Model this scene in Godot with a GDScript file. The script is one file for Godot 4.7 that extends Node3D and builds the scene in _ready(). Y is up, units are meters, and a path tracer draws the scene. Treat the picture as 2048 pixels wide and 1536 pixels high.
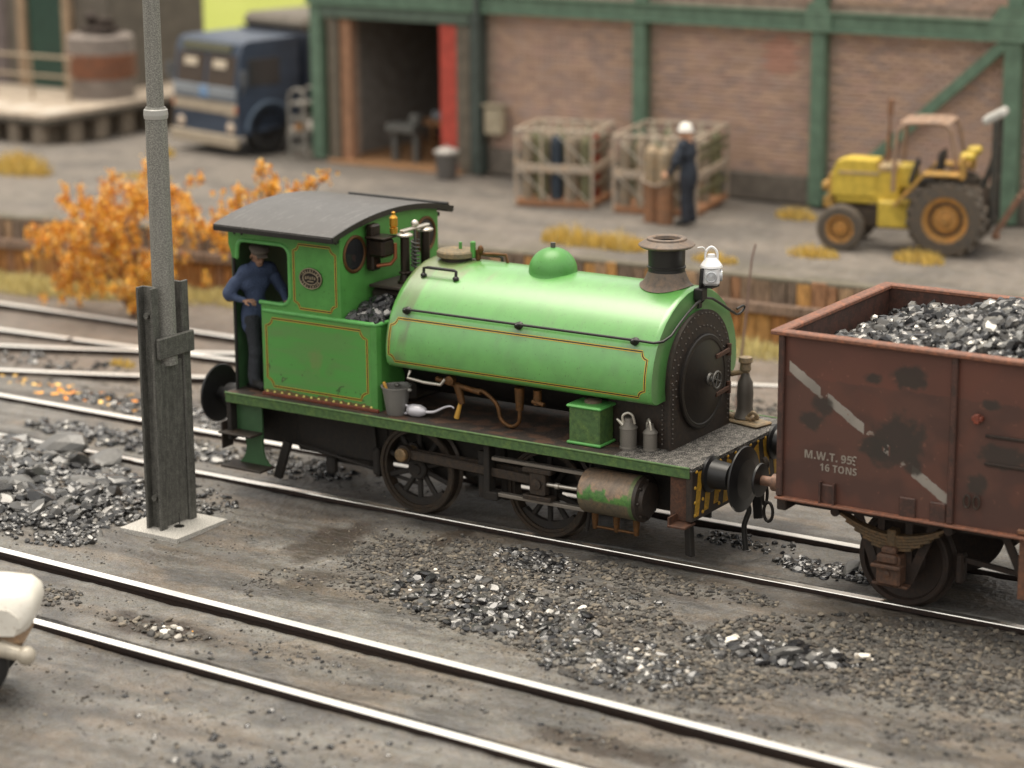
extends Node3D
# A model railway yard: green saddle tank engine and coal wagon, with a brick works, lorry and tractor behind.
# Axes: x runs along the engine's track, y is up from the rail tops, z comes towards the viewer. Metres at full size.

const HP := 1.112          # height of the running plate
const YARD := 0.9          # height of the works yard behind the timber wall
var names := {}
var mats := {}
var texs := {}
var rng := RandomNumberGenerator.new()
var n_soft := FastNoiseLite.new()
var n_fine := FastNoiseLite.new()
var n_rut := FastNoiseLite.new()


# ------------------------------------------------------------------ mesh builder
class MB:
	var v := PackedVector3Array()
	var n := PackedVector3Array()
	var uv := PackedVector2Array()
	var c := PackedColorArray()
	var col := Color.WHITE
	var colored := false
	var t := Transform3D.IDENTITY

	func at(origin: Vector3, rot := Vector3.ZERO) -> MB:
		t = Transform3D(Basis.from_euler(rot), origin)
		return self

	func vert(p: Vector3, nn: Vector3, u: Vector2, cc: Color) -> void:
		v.append(t * p)
		n.append((t.basis * nn).normalized())
		uv.append(u)
		if colored:
			c.append(cc)

	func tri(a: Vector3, b: Vector3, d: Vector3) -> void:
		var nn := (b - a).cross(d - a).normalized()
		vert(a, nn, Vector2.ZERO, col); vert(d, nn, Vector2.ZERO, col); vert(b, nn, Vector2.ZERO, col)

	func quad(a: Vector3, b: Vector3, d: Vector3, e: Vector3, ua := Vector2(0, 1), ub := Vector2(1, 1), ud := Vector2(1, 0), ue := Vector2(0, 0)) -> void:
		var nn := (d - a).cross(e - b).normalized()
		vert(a, nn, ua, col); vert(d, nn, ud, col); vert(b, nn, ub, col)
		vert(a, nn, ua, col); vert(e, nn, ue, col); vert(d, nn, ud, col)

	func box(center: Vector3, size: Vector3, bev := 0.0) -> MB:
		var h := size / 2.0
		var b: float = minf(bev, minf(h.x, minf(h.y, h.z)) * 0.9)
		if b <= 0.0:
			for k in 3:
				for s in [-1.0, 1.0]:
					var e1 := Vector3.ZERO; var e2 := Vector3.ZERO; var e0 := Vector3.ZERO
					e0[k] = s * h[k]; e1[(k + 1) % 3] = h[(k + 1) % 3]; e2[(k + 2) % 3] = h[(k + 2) % 3] * s
					quad(center + e0 - e1 - e2, center + e0 + e1 - e2, center + e0 + e1 + e2, center + e0 - e1 + e2)
			return self
		var q := h - Vector3(b, b, b)
		for k in 3:
			var k1 := (k + 1) % 3; var k2 := (k + 2) % 3
			for s in [-1.0, 1.0]:
				var e0 := Vector3.ZERO; var e1 := Vector3.ZERO; var e2 := Vector3.ZERO
				e0[k] = s * h[k]; e1[k1] = q[k1]; e2[k2] = q[k2] * s
				quad(center + e0 - e1 - e2, center + e0 + e1 - e2, center + e0 + e1 + e2, center + e0 - e1 + e2)
				for s1 in [-1.0, 1.0]:           # bevel between faces k and k1, along k2
					var a := Vector3.ZERO; var d := Vector3.ZERO; var w := Vector3.ZERO
					a[k] = s * h[k]; a[k1] = s1 * q[k1]
					d[k] = s * q[k]; d[k1] = s1 * h[k1]
					w[k2] = q[k2] * s * s1
					quad(center + a - w, center + d - w, center + d + w, center + a + w)
		for sx in [-1.0, 1.0]:
			for sy in [-1.0, 1.0]:
				for sz in [-1.0, 1.0]:
					var a := center + Vector3(sx * h.x, sy * q.y, sz * q.z)
					var d := center + Vector3(sx * q.x, sy * h.y, sz * q.z)
					var e := center + Vector3(sx * q.x, sy * q.y, sz * h.z)
					if sx * sy * sz > 0: tri(a, d, e)
					else: tri(a, e, d)
		return self

	# a sheet of rows; the outward side is (along the rows' order) x (along a row)
	func surf(rows: Array, close_j := false, smooth := true, cols: Array = []) -> void:
		var ni := rows.size()
		var nj: int = rows[0].size()
		var nor: Array = []
		if smooth:
			for i in ni:
				var line := PackedVector3Array()
				for j in nj:
					var j0 := (j - 1 + nj) % nj if close_j else maxi(j - 1, 0)
					var j1 := (j + 1) % nj if close_j else mini(j + 1, nj - 1)
					var di: Vector3 = rows[mini(i + 1, ni - 1)][j] - rows[maxi(i - 1, 0)][j]
					var dj: Vector3 = rows[i][j1] - rows[i][j0]
					if dj.length_squared() < 1e-12:
						var ii := i + 1 if i == 0 else i - 1
						dj = rows[ii][j1] - rows[ii][j0]
					line.append(di.cross(dj).normalized())
				nor.append(line)
		for i in ni - 1:
			for j in (nj if close_j else nj - 1):
				var k := (j + 1) % nj
				var p: Vector3 = rows[i][j]; var q: Vector3 = rows[i + 1][j]; var r: Vector3 = rows[i + 1][k]; var s: Vector3 = rows[i][k]
				if smooth:
					var c0 := col; var c1 := col; var c2 := col; var c3 := col
					if cols.size():
						c0 = cols[i][j]; c1 = cols[i + 1][j]; c2 = cols[i + 1][k]; c3 = cols[i][k]
					var z := Vector2.ZERO
					if (p - q).length_squared() + (q - r).length_squared() > 1e-12 and q != r:
						vert(p, nor[i][j], z, c0); vert(r, nor[i + 1][k], z, c2); vert(q, nor[i + 1][j], z, c1)
					if s != p:
						vert(p, nor[i][j], z, c0); vert(s, nor[i][k], z, c3); vert(r, nor[i + 1][k], z, c2)
				else:
					quad(p, q, r, s)

	# turned about y; the profile (radius, height) runs up the outside
	func lathe(profile: Array, seg := 24, smooth := false) -> MB:
		var rows: Array = []
		for p in profile:
			var line := PackedVector3Array()
			for j in seg:
				var a := TAU * j / seg
				line.append(Vector3(p.x * cos(a), p.y, p.x * sin(a)))
			rows.append(line)
		if smooth:
			surf(rows, true, true)
		else:
			for i in rows.size() - 1:
				surf([rows[i], rows[i + 1]], true, true)
		return self

	# the same, along any axis from p
	func turned(p: Vector3, axis: Vector3, profile: Array, seg := 24, smooth := false) -> MB:
		var keep := t
		t = t * Transform3D(MB.turn_to(axis), p)
		lathe(profile, seg, smooth)
		t = keep
		return self

	static func turn_to(axis: Vector3) -> Basis:
		var y := axis.normalized()
		var x := Vector3.RIGHT if absf(y.x) < 0.9 else Vector3.BACK
		var z := x.cross(y).normalized()
		return Basis(y.cross(z), y, z)

	func rod(a: Vector3, b: Vector3, r0: float, r1 := -1.0, seg := 12) -> MB:
		if r1 < 0.0: r1 = r0
		var l := a.distance_to(b)
		return turned(a, b - a, [Vector2(0, 0), Vector2(r0, 0), Vector2(r1, l), Vector2(0, l)], seg)

	func bar(a: Vector3, b: Vector3, w: float, h: float, bev := 0.0) -> MB:   # square section, h along up
		var keep := t
		var x := (b - a).normalized()
		var z := x.cross(Vector3.UP)
		if z.length() < 0.01: z = Vector3.BACK
		z = z.normalized()
		t = t * Transform3D(Basis(x, z.cross(x), z), (a + b) / 2.0)
		box(Vector3.ZERO, Vector3(a.distance_to(b), h, w), bev)
		t = keep
		return self

	func tube(pts: PackedVector3Array, r: float, seg := 8, r_end := -1.0) -> MB:
		if r_end < 0.0: r_end = r
		var rows: Array = []
		var side := Vector3.ZERO
		for i in pts.size():
			var d := (pts[mini(i + 1, pts.size() - 1)] - pts[maxi(i - 1, 0)]).normalized()
			if side == Vector3.ZERO:
				side = d.cross(Vector3.UP if absf(d.y) < 0.9 else Vector3.RIGHT).normalized()
			side = (side - d * side.dot(d)).normalized()
			var up := d.cross(side)
			var line := PackedVector3Array()
			var rr := lerpf(r, r_end, float(i) / maxi(1, pts.size() - 1))
			for j in seg:
				var a := -TAU * j / seg
				line.append(pts[i] + (side * cos(a) + up * sin(a)) * rr)
			rows.append(line)
		surf(rows, true, true)
		for e in [0, rows.size() - 1]:
			for j in seg:
				var p: Vector3 = rows[e][j]; var q: Vector3 = rows[e][(j + 1) % seg]
				if e == 0: tri(pts[e], p, q)
				else: tri(pts[e], q, p)
		return self

	func ball(p: Vector3, r: Vector3, seg := 14) -> MB:
		var rows: Array = []
		var m := seg / 2
		for i in m + 1:
			var b := -PI / 2 + PI * i / m
			var line := PackedVector3Array()
			for j in seg:
				var a := TAU * j / seg
				line.append(p + Vector3(cos(a) * cos(b), sin(b), sin(a) * cos(b)) * r)
			rows.append(line)
		surf(rows, true, true)
		return self

	# a flat outline (x, y, counter-clockwise seen from +z) between z0 and z1
	func prism(poly: PackedVector2Array, z0: float, z1: float) -> MB:
		if Geometry2D.is_polygon_clockwise(poly):
			poly = poly.duplicate(); poly.reverse()
		var tr := Geometry2D.triangulate_polygon(poly)
		for i in range(0, tr.size(), 3):
			var a := poly[tr[i]]; var b := poly[tr[i + 1]]; var d := poly[tr[i + 2]]
			if (b - a).cross(d - a) < 0.0:
				var x := b; b = d; d = x
			tri(Vector3(a.x, a.y, z1), Vector3(b.x, b.y, z1), Vector3(d.x, d.y, z1))
			tri(Vector3(a.x, a.y, z0), Vector3(d.x, d.y, z0), Vector3(b.x, b.y, z0))
		for i in poly.size():
			var a := poly[i]; var b := poly[(i + 1) % poly.size()]
			quad(Vector3(a.x, a.y, z0), Vector3(b.x, b.y, z0), Vector3(b.x, b.y, z1), Vector3(a.x, a.y, z1))
		return self

	func mesh() -> ArrayMesh:
		var arr := []
		arr.resize(Mesh.ARRAY_MAX)
		arr[Mesh.ARRAY_VERTEX] = v
		arr[Mesh.ARRAY_NORMAL] = n
		arr[Mesh.ARRAY_TEX_UV] = uv
		if colored: arr[Mesh.ARRAY_COLOR] = c
		var m := ArrayMesh.new()
		m.add_surface_from_arrays(Mesh.PRIMITIVE_TRIANGLES, arr)
		return m


# ------------------------------------------------------------------ scene tree helpers
func numbered(parent: Node, called: String) -> String:
	var key := str(parent.get_instance_id()) + called
	var k: int = names.get(key, 0)
	names[key] = k + 1
	return called if k == 0 else "%s_%03d" % [called, k]


func put(called: String, mb: MB, m: Material, parent: Node = self) -> MeshInstance3D:
	var o := MeshInstance3D.new()
	o.name = numbered(parent, called)
	o.mesh = mb.mesh()
	o.material_override = m
	parent.add_child(o, true)
	return o


func share(called: String, mesh: Mesh, m: Material, parent: Node, xf: Transform3D) -> MeshInstance3D:
	var o := MeshInstance3D.new()
	o.name = numbered(parent, called)
	o.mesh = mesh
	o.material_override = m
	o.transform = xf
	parent.add_child(o, true)
	return o


func tag(o: Node, label: String, category: String, group := "") -> Node:
	o.set_meta("label", label)
	o.set_meta("category", category)
	if group: o.set_meta("group", group)
	return o


func thing(called: String, label: String, category: String, at := Vector3.ZERO, turn := 0.0, group := "") -> Node3D:
	var o := Node3D.new()
	o.name = numbered(self, called)
	add_child(o, true)
	o.position = at
	o.rotation.y = turn
	tag(o, label, category, group)
	return o


func struct(called: String, mb: MB, m: Material) -> MeshInstance3D:
	var o := put(called, mb, m)
	o.set_meta("kind", "structure")
	return o


func again(src: Node3D, called: String, at: Vector3, turn: float, label: String) -> Node3D:
	var o: Node3D = src.duplicate()
	o.name = numbered(self, called)
	add_child(o, true)
	o.position = at
	o.rotation.y = turn
	o.set_meta("label", label)
	return o


# ------------------------------------------------------------------ textures and materials
func noise_bytes(freq: float, octaves: int, seed_: int, size := 512, kind := FastNoiseLite.TYPE_SIMPLEX_SMOOTH) -> PackedByteArray:
	var f := FastNoiseLite.new()
	f.noise_type = kind
	f.frequency = freq
	f.fractal_octaves = octaves
	f.seed = seed_
	var im := f.get_seamless_image(size, size)
	im.convert(Image.FORMAT_L8)
	return im.get_data()


func stretched(freq: float, seed_: int, by := 10) -> PackedByteArray:
	var f := FastNoiseLite.new()
	f.frequency = freq
	f.fractal_octaves = 4
	f.seed = seed_
	var im := f.get_seamless_image(512, 512 / by)
	im.convert(Image.FORMAT_L8)
	im.resize(512, 512, Image.INTERPOLATE_CUBIC)
	return im.get_data()


func tex_of(called: String, maker: Callable, size := 512) -> Texture2D:
	if not texs.has(called):
		var px := PackedByteArray()
		px.resize(size * size * 3)
		for i in size * size:
			var col: Color = maker.call(i)
			px[i * 3] = int(clampf(col.r, 0, 1) * 255)
			px[i * 3 + 1] = int(clampf(col.g, 0, 1) * 255)
			px[i * 3 + 2] = int(clampf(col.b, 0, 1) * 255)
		texs[called] = ImageTexture.create_from_image(Image.create_from_data(size, size, false, Image.FORMAT_RGB8, px))
	return texs[called]


func grey_tex(called: String, bytes: PackedByteArray, lo: float, hi: float) -> Texture2D:
	return tex_of(called, func(i: int) -> Color:
		var g := lerpf(lo, hi, bytes[i] / 255.0)
		return Color(g, g, g))


func make_textures() -> void:
	var fine := noise_bytes(0.09, 3, 3)
	var blot := noise_bytes(0.012, 5, 7)
	var mid := noise_bytes(0.035, 4, 11)
	var dust := noise_bytes(0.22, 2, 13)
	var run := stretched(0.06, 17)
	var cell := noise_bytes(0.05, 2, 19, 512, FastNoiseLite.TYPE_CELLULAR)
	grey_tex("fine_bump", fine, 0.0, 1.0)
	grey_tex("mid_bump", mid, 0.0, 1.0)
	grey_tex("speck", dust, 0.55, 1.15)
	tex_of("blotch", func(i: int) -> Color:
		var g := 0.68 + 0.2 * blot[i] / 255.0 + 0.16 * (dust[i] / 255.0)
		return Color(g, g * 0.99, g * 0.97))
	tex_of("paint", func(i: int) -> Color:           # painted steel: faint mottling, a few brown chips
		var g := 0.9 + 0.12 * (blot[i] / 255.0)
		var c := Color(g, g, g)
		if (fine[i] + dust[i]) * 0.5 < 76 and mid[i] < 105: c = c.lerp(Color(0.5, 0.38, 0.28), 0.6)
		return c)
	tex_of("worn", func(i: int) -> Color:            # dirty steel: soot, brown, grey dust, fine grained
		var a := blot[i] / 255.0; var b := mid[i] / 255.0; var d := dust[i] / 255.0; var f := fine[i] / 255.0
		var c := Color(0.76, 0.73, 0.7).lerp(Color(0.92, 0.82, 0.72), smoothstep(0.35, 0.75, a * 0.6 + f * 0.4))
		c = c.lerp(Color(0.58, 0.57, 0.57), smoothstep(0.45, 0.75, b * 0.5 + d * 0.5))
		return c * (0.8 + 0.4 * d))
	tex_of("rust", func(i: int) -> Color:
		var a := blot[i] / 255.0; var b := mid[i] / 255.0; var d := fine[i] / 255.0
		var c := Color(0.29, 0.19, 0.16).lerp(Color(0.235, 0.165, 0.14), smoothstep(0.4, 0.65, a))
		c = c.lerp(Color(0.36, 0.23, 0.18), smoothstep(0.55, 0.75, b) * 0.5)
		return c * (0.85 + 0.3 * d))
	tex_of("ash", func(i: int) -> Color:             # pale ash lying on black plate
		var d := dust[i] / 255.0; var b := mid[i] / 255.0
		var c := Color(0.13, 0.125, 0.12)
		return c.lerp(Color(0.62, 0.6, 0.57), smoothstep(0.44, 0.66, d * 0.75 + b * 0.25)))
	tex_of("deck", func(i: int) -> Color:            # the plate further back: brown grime, a few specks
		var d := dust[i] / 255.0; var a := blot[i] / 255.0
		var c := Color(0.17, 0.14, 0.125).lerp(Color(0.3, 0.21, 0.16), smoothstep(0.4, 0.7, a))
		return c.lerp(Color(0.5, 0.46, 0.42), smoothstep(0.68, 0.8, d) * 0.8))
	tex_of("wood", func(i: int) -> Color:
		var r := run[i] / 255.0; var d := fine[i] / 255.0
		var g := 0.5 + 0.62 * r + 0.16 * (d - 0.5)
		return Color(g, g * 0.97, g * 0.94))
	tex_of("pole", func(i: int) -> Color:            # drybrushed grey steel
		var d := dust[i] / 255.0; var r := run[i] / 255.0
		var g := lerpf(0.47, 0.72, smoothstep(0.34, 0.68, d * 0.8 + fine[i] / 255.0 * 0.1 + r * 0.1))
		return Color(g, g, g * 0.98))
	tex_of("earth", func(i: int) -> Color:           # grey mud with grit
		var a := blot[i] / 255.0; var b := mid[i] / 255.0; var d := dust[i] / 255.0; var f := fine[i] / 255.0
		var g := 0.84 + 0.2 * (a - 0.5) + 0.22 * (f - 0.5) + 0.2 * (d - 0.5)
		var c := Color(g, g, g).lerp(Color(g * 0.99, g * 0.965, g * 0.93), smoothstep(0.45, 0.65, b))
		if d > 0.76: c = c * 1.2
		if d < 0.27: c = c * 0.62
		return c)
	tex_of("channel", func(i: int) -> Color:         # steel with paint worn off in upright streaks
		var d := dust[i] / 255.0; var r := run[i] / 255.0; var b := mid[i] / 255.0
		var g := lerpf(0.36, 0.6, smoothstep(0.32, 0.72, r * 0.22 + d * 0.58 + b * 0.2))
		return Color(g, g, g * 0.98))
	tex_of("brushed", func(i: int) -> Color:         # roof paint with pale brush marks
		var g := 0.8 + 0.1 * (blot[i] / 255.0) + 0.45 * smoothstep(0.6, 0.85, run[i] / 255.0) * smoothstep(0.4, 0.6, mid[i] / 255.0)
		return Color(g, g, g))
	tex_of("turf", func(i: int) -> Color:
		var a := blot[i] / 255.0; var d := fine[i] / 255.0
		return Color(0.51, 0.54, 0.2).lerp(Color(0.56, 0.58, 0.26), a) * (0.85 + 0.3 * d))
	tex_of("pits", func(i: int) -> Color:
		var g := 0.5 * cell[i] / 255.0 + 0.5 * dust[i] / 255.0
		return Color(g, g, g))


# colour is what the eye would call it (sRGB); tex multiplies it
func mat(called: String, col: Color, rough: float, metal := 0.0, tex := "", scale := 1.0, bump := "", bump_cm := 0.3) -> StandardMaterial3D:
	if mats.has(called): return mats[called]
	var m := StandardMaterial3D.new()
	m.resource_name = called
	m.albedo_color = col
	m.roughness = rough
	m.metallic = metal
	if tex:
		m.albedo_texture = texs[tex]
	if bump:
		m.heightmap_enabled = true
		m.heightmap_texture = texs[bump]
		m.heightmap_scale = bump_cm
	if tex or bump:
		m.uv1_triplanar = true
		m.uv1_world_triplanar = true
		m.uv1_scale = Vector3.ONE * scale
	mats[called] = m
	return m


func tinted(called: String, rough: float, tex := "", scale := 1.0, bump := "", bump_cm := 0.3) -> StandardMaterial3D:
	var m := mat(called, Color.WHITE, rough, 0.0, tex, scale, bump, bump_cm)
	m.vertex_color_use_as_albedo = true
	return m


func lin(r: int, g: int, b: int) -> Color:
	return Color8(r, g, b).srgb_to_linear()


# ------------------------------------------------------------------ the ground and what lies on it
func z_front(x: float) -> float:      # middle of the far rail of the front track, which is not quite parallel
	return 3.859 + 0.0488 * (x + 5.256)


const GAUGE := 1.318                  # between the middles of the two rail heads
const HEAD := 0.105


func heap(x: float, z: float) -> float:
	var q := Vector2((x + 4.7) / 2.5, (z - 2.15 - (x + 4.7) * 0.26) / 1.25)
	var r := q.length()
	return 0.0 if r > 1.15 else 0.2 * smoothstep(1.1, 0.2, r + n_fine.get_noise_2d(x * 5.0, z * 5.0) * 0.25)


func ground_at(x: float, z: float) -> float:
	var h := -0.03 + n_soft.get_noise_2d(x * 9.0, z * 14.0) * 0.02 + n_fine.get_noise_2d(x * 10.0, z * 10.0) * 0.009
	var zc := z_front(x)
	h += n_rut.get_noise_2d(x * 1.6 + z * 0.3, z * 16.0) * 0.014
	if z < -1.0: h -= smoothstep(-1.0, -2.2, z) * 0.05
	if z < -3.5: h += smoothstep(-4.5, -7.5, z) * 0.1
	if z > zc + GAUGE + 0.06: h -= 0.022
	elif z > zc + 0.06: h -= 0.008
	return h + heap(x, z)


func ground_tint(x: float, z: float) -> Color:
	var a := n_soft.get_noise_2d(x * 12.0 + 400.0, z * 22.0)
	var b := n_fine.get_noise_2d(x * 1.6 + 90.0, z * 4.0)
	var col := lin(122, 119, 115)
	col = col.lerp(lin(94, 92, 90), smoothstep(-0.05, 0.3, a))
	col = col.lerp(lin(126, 116, 105), smoothstep(0.08, 0.4, b) * 0.8)
	var rut := n_rut.get_noise_2d(x * 1.1 - z * 0.5 + 20.0, z * 22.0 + x * 3.0)
	col = col.lerp(lin(92, 87, 81), smoothstep(0.12, 0.4, rut) * 0.65).lerp(lin(148, 145, 140), smoothstep(0.2, 0.45, -rut) * 0.4)
	var ragged := n_fine.get_noise_2d(x * 6.0 + 31.0, z * 6.0) * 0.45
	for s in [[-0.05, 4.85, 0.85, 0.3, 0.95], [-0.25, 1.95, 0.36, 0.75, 0.8], [0.75, 1.6, 0.2, 0.8, 0.75], [0.35, 3.05, 0.3, 0.55, 0.6], [4.9, 5.1, 0.8, 0.22, 0.95], [2.4, 5.2, 0.5, 0.2, 0.35], [-1.3, 1.25, 0.9, 0.25, 0.4], [5.3, 2.6, 1.3, 0.25, 0.35]]:
		var r := Vector2((x - s[0]) / s[2], (z - s[1]) / s[3]).length() + ragged
		col = col.lerp(lin(62, 51, 41), smoothstep(1.05, 0.6, r) * s[4])      # oil and wet mud
	if z < -1.2:                                                         # browner between the sidings behind
		col = col.lerp(lin(134, 121, 110), smoothstep(-1.6, -2.6, z) * 0.7)
	return col


func build_ground() -> void:
	var m := tinted("yard earth", 0.52, "earth", 0.55, "mid_bump", 1.4)
	var mb := MB.new()
	mb.colored = true
	var rows: Array = []
	var cols: Array = []
	var plan := [[-9.6, 0, 120], [-0.79, 1, 1], [-0.775, 1, 1], [-0.575, 1, 1], [-0.56, 0, 22], [0.56, 1, 1], [0.575, 1, 1], [0.775, 1, 1], [0.79, 0, 62],
		["c-0.082", 1, 1], ["c-0.07", 1, 1], ["c+0.155", 1, 1], ["c+0.17", 0, 22], ["d-0.17", 1, 1], ["d-0.155", 1, 1], ["d+0.07", 1, 1], ["d+0.082", 0, 80], [11.5, 0, 1]]
	var nx := 360
	for k in plan.size():
		for f in (plan[k][2] if k < plan.size() - 1 else 1):
			var line := PackedVector3Array()
			var tint := PackedColorArray()
			for j in nx + 1:
				var x := -15.0 + 26.5 * j / nx
				var z := key_z(plan[k][0], x)
				if f: z = lerpf(z, key_z(plan[k + 1][0], x), float(f) / plan[k][2])
				var groove: bool = f == 0 and k in [2, 3, 6, 7, 10, 11, 14, 15]
				line.append(Vector3(x, -0.17 if groove else ground_at(x, z), z))
				tint.append(ground_tint(x, z))
			rows.append(line)
			cols.append(tint)
	mb.surf(rows, false, true, cols)
	struct("ground", mb, m)
	var base := MB.new()
	base.box(Vector3(0, -0.45, 0), Vector3(600, 0.2, 600))
	struct("ground_base", base, mat("plain earth", Color8(120, 112, 100), 0.9, 0.0, "earth", 0.3))


func key_z(k: Variant, x: float) -> float:
	if k is String:
		return z_front(x) + (GAUGE if k[0] == "d" else 0.0) + float(k.substr(1))
	return float(k)


func sweep(mb: MB, profile: Array, path: PackedVector3Array) -> void:     # profile: (sideways, up), clockwise seen along the path
	var lines: Array = []
	for p in profile:
		var line := PackedVector3Array()
		for i in path.size():
			var d := path[mini(i + 1, path.size() - 1)] - path[maxi(i - 1, 0)]
			var side := Vector3(-d.z, 0, d.x).normalized()
			line.append(path[i] + side * p.x + Vector3.UP * p.y)
		lines.append(line)
	for k in lines.size():
		mb.surf([lines[(k + 1) % lines.size()], lines[k]], false, true)


func make_rail(path: PackedVector3Array, parent: Node3D, w := HEAD, shine: Material = null) -> void:
	var h := w / 2.0
	var mb := MB.new()
	sweep(mb, [Vector2(-h, -0.004), Vector2(h, -0.004), Vector2(h, -0.05), Vector2(0.03, -0.065), Vector2(0.03, -0.13), Vector2(h, -0.15), Vector2(h, -0.168), Vector2(-h, -0.168), Vector2(-h, -0.15), Vector2(-0.03, -0.13), Vector2(-0.03, -0.065), Vector2(-h, -0.05)], path)
	var o := put("rail", mb, mat("rail side", Color8(58, 45, 40), 0.75, 0.1, "worn", 1.5), parent)
	var top := MB.new()
	sweep(top, [Vector2(-h + 0.006, 0.002), Vector2(h - 0.006, 0.002), Vector2(h - 0.001, -0.006), Vector2(-h + 0.001, -0.006)], path)
	put("running_surface", top, shine if shine else mat("polished rail", Color8(252, 249, 243), 0.32, 0.5), o)


func straight(a: Vector3, b: Vector3) -> PackedVector3Array:
	return PackedVector3Array([a, a.lerp(b, 0.25), a.lerp(b, 0.5), a.lerp(b, 0.75), b])


func curve_through(pts: Array, steps := 10) -> PackedVector3Array:
	var c := Curve3D.new()
	for i in pts.size():
		var a: Vector3 = pts[maxi(i - 1, 0)]; var b: Vector3 = pts[mini(i + 1, pts.size() - 1)]
		var tan := (b - a) / 6.0
		c.add_point(pts[i], -tan, tan)
	var out := PackedVector3Array()
	var n := (pts.size() - 1) * steps
	for i in n + 1:
		out.append(c.sample_baked(c.get_baked_length() * i / n, true))
	return out


func build_tracks() -> void:
	var t := thing("railway_track", "track under the green engine and the coal wagon, sunk in the mud", "railway track")
	var shine := mat("mirror rail", Color8(252, 248, 240), 0.24, 0.92)
	make_rail(straight(Vector3(-15, 0, -0.703), Vector3(11.5, 0, -0.703)), t)
	make_rail(straight(Vector3(-15, 0, 0.703), Vector3(11.5, 0, 0.703)), t, 0.095, shine)
	t = thing("railway_track", "front track with two bright rails, nearest the viewer", "railway track")
	make_rail(straight(Vector3(-15, 0, z_front(-15)), Vector3(11.5, 0, z_front(11.5))), t)
	make_rail(straight(Vector3(-15, 0, z_front(-15) + GAUGE), Vector3(11.5, 0, z_front(11.5) + GAUGE)), t)
	# the sidings behind, which cross on the left
	t = thing("railway_track", "straight siding at the foot of the timber wall, behind the lamp post", "railway track")
	make_rail(straight(Vector3(-15, 0, -4.72), Vector3(-3.0, 0, -4.86)), t, 0.11)
	make_rail(straight(Vector3(-15, 0, -3.16), Vector3(-8.95, 0, -3.54)), t, 0.11)
	make_rail(straight(Vector3(-8.88, 0, -3.545), Vector3(-5.0, 0, -3.82)), t, 0.11)
	t = thing("railway_track", "curved siding crossing the straight one, running on behind the engine", "railway track")
	make_rail(curve_through([Vector3(-15, 0, 0.6), Vector3(-8.5, 0, -1.68), Vector3(-5.55, 0, -2.95), Vector3(-2.5, 0, -4.6), Vector3(0.42, 0, -6.12), Vector3(3, 0, -6.9), Vector3(8, 0, -7.4)]), t, 0.11)
	make_rail(curve_through([Vector3(-15, 0, -0.8), Vector3(-9.49, 0, -2.73), Vector3(-7.9, 0, -3.38), Vector3(-6.35, 0, -4.06), Vector3(-3.2, 0, -5.7), Vector3(-0.2, 0, -7.3)]), t, 0.11)


func stone_mesh(seed_: int, flat := 1.0, rough := 0.3) -> ArrayMesh:
	var r := RandomNumberGenerator.new()
	r.seed = seed_
	var g := (1.0 + sqrt(5.0)) / 2.0
	var p: Array = []
	for q in [Vector3(-1, g, 0), Vector3(1, g, 0), Vector3(-1, -g, 0), Vector3(1, -g, 0), Vector3(0, -1, g), Vector3(0, 1, g), Vector3(0, -1, -g), Vector3(0, 1, -g), Vector3(g, 0, -1), Vector3(g, 0, 1), Vector3(-g, 0, -1), Vector3(-g, 0, 1)]:
		p.append(q.normalized())
	var faces: Array = [[0, 11, 5], [0, 5, 1], [0, 1, 7], [0, 7, 10], [0, 10, 11], [1, 5, 9], [5, 11, 4], [11, 10, 2], [10, 7, 6], [7, 1, 8], [3, 9, 4], [3, 4, 2], [3, 2, 6], [3, 6, 8], [3, 8, 9], [4, 9, 5], [2, 4, 11], [6, 2, 10], [8, 6, 7], [9, 8, 1]]
	var mid := {}
	var fine: Array = []
	for f in faces:
		var m: Array = []
		for e in 3:
			var i: int = mini(f[e], f[(e + 1) % 3]); var j: int = maxi(f[e], f[(e + 1) % 3])
			if not mid.has(i * 1000 + j):
				mid[i * 1000 + j] = p.size()
				p.append((p[i] + p[j]).normalized())
			m.append(mid[i * 1000 + j])
		fine.append_array([[f[0], m[0], m[2]], [f[1], m[1], m[0]], [f[2], m[2], m[1]], [m[0], m[1], m[2]]])
	for i in p.size():
		p[i] *= r.randf_range(1.0 - rough * 0.4, 1.0 + rough * 0.4)
	for k in 7:
		var n := Vector3(r.randfn(0, 1), r.randfn(0, 1), r.randfn(0, 1)).normalized()
		var d := r.randf_range(0.5, 0.85)
		for i in p.size():
			var over: float = p[i].dot(n) - d
			if over > 0.0: p[i] -= n * over * 0.97
	var w := r.randf_range(0.7, 1.0)
	for i in p.size():
		p[i] = p[i] * Vector3(1.15, flat, w) * 1.12
	var mb := MB.new()
	for f in fine:
		mb.tri(p[f[0]], p[f[1]], p[f[2]])
	return mb.mesh()


func copies(called: String, mesh: Mesh, m: Material, xfs: Array, cols: Array, parent: Node) -> MultiMeshInstance3D:
	var mm := MultiMesh.new()
	mm.transform_format = MultiMesh.TRANSFORM_3D
	mm.use_colors = cols.size() > 0
	mm.mesh = mesh
	mm.instance_count = xfs.size()
	for i in xfs.size():
		mm.set_instance_transform(i, xfs[i])
		if cols.size(): mm.set_instance_color(i, cols[i])
	var o := MultiMeshInstance3D.new()
	o.name = numbered(parent, called)
	o.multimesh = mm
	o.material_override = m
	parent.add_child(o, true)
	o.set_meta("kind", "stuff")
	return o


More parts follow.
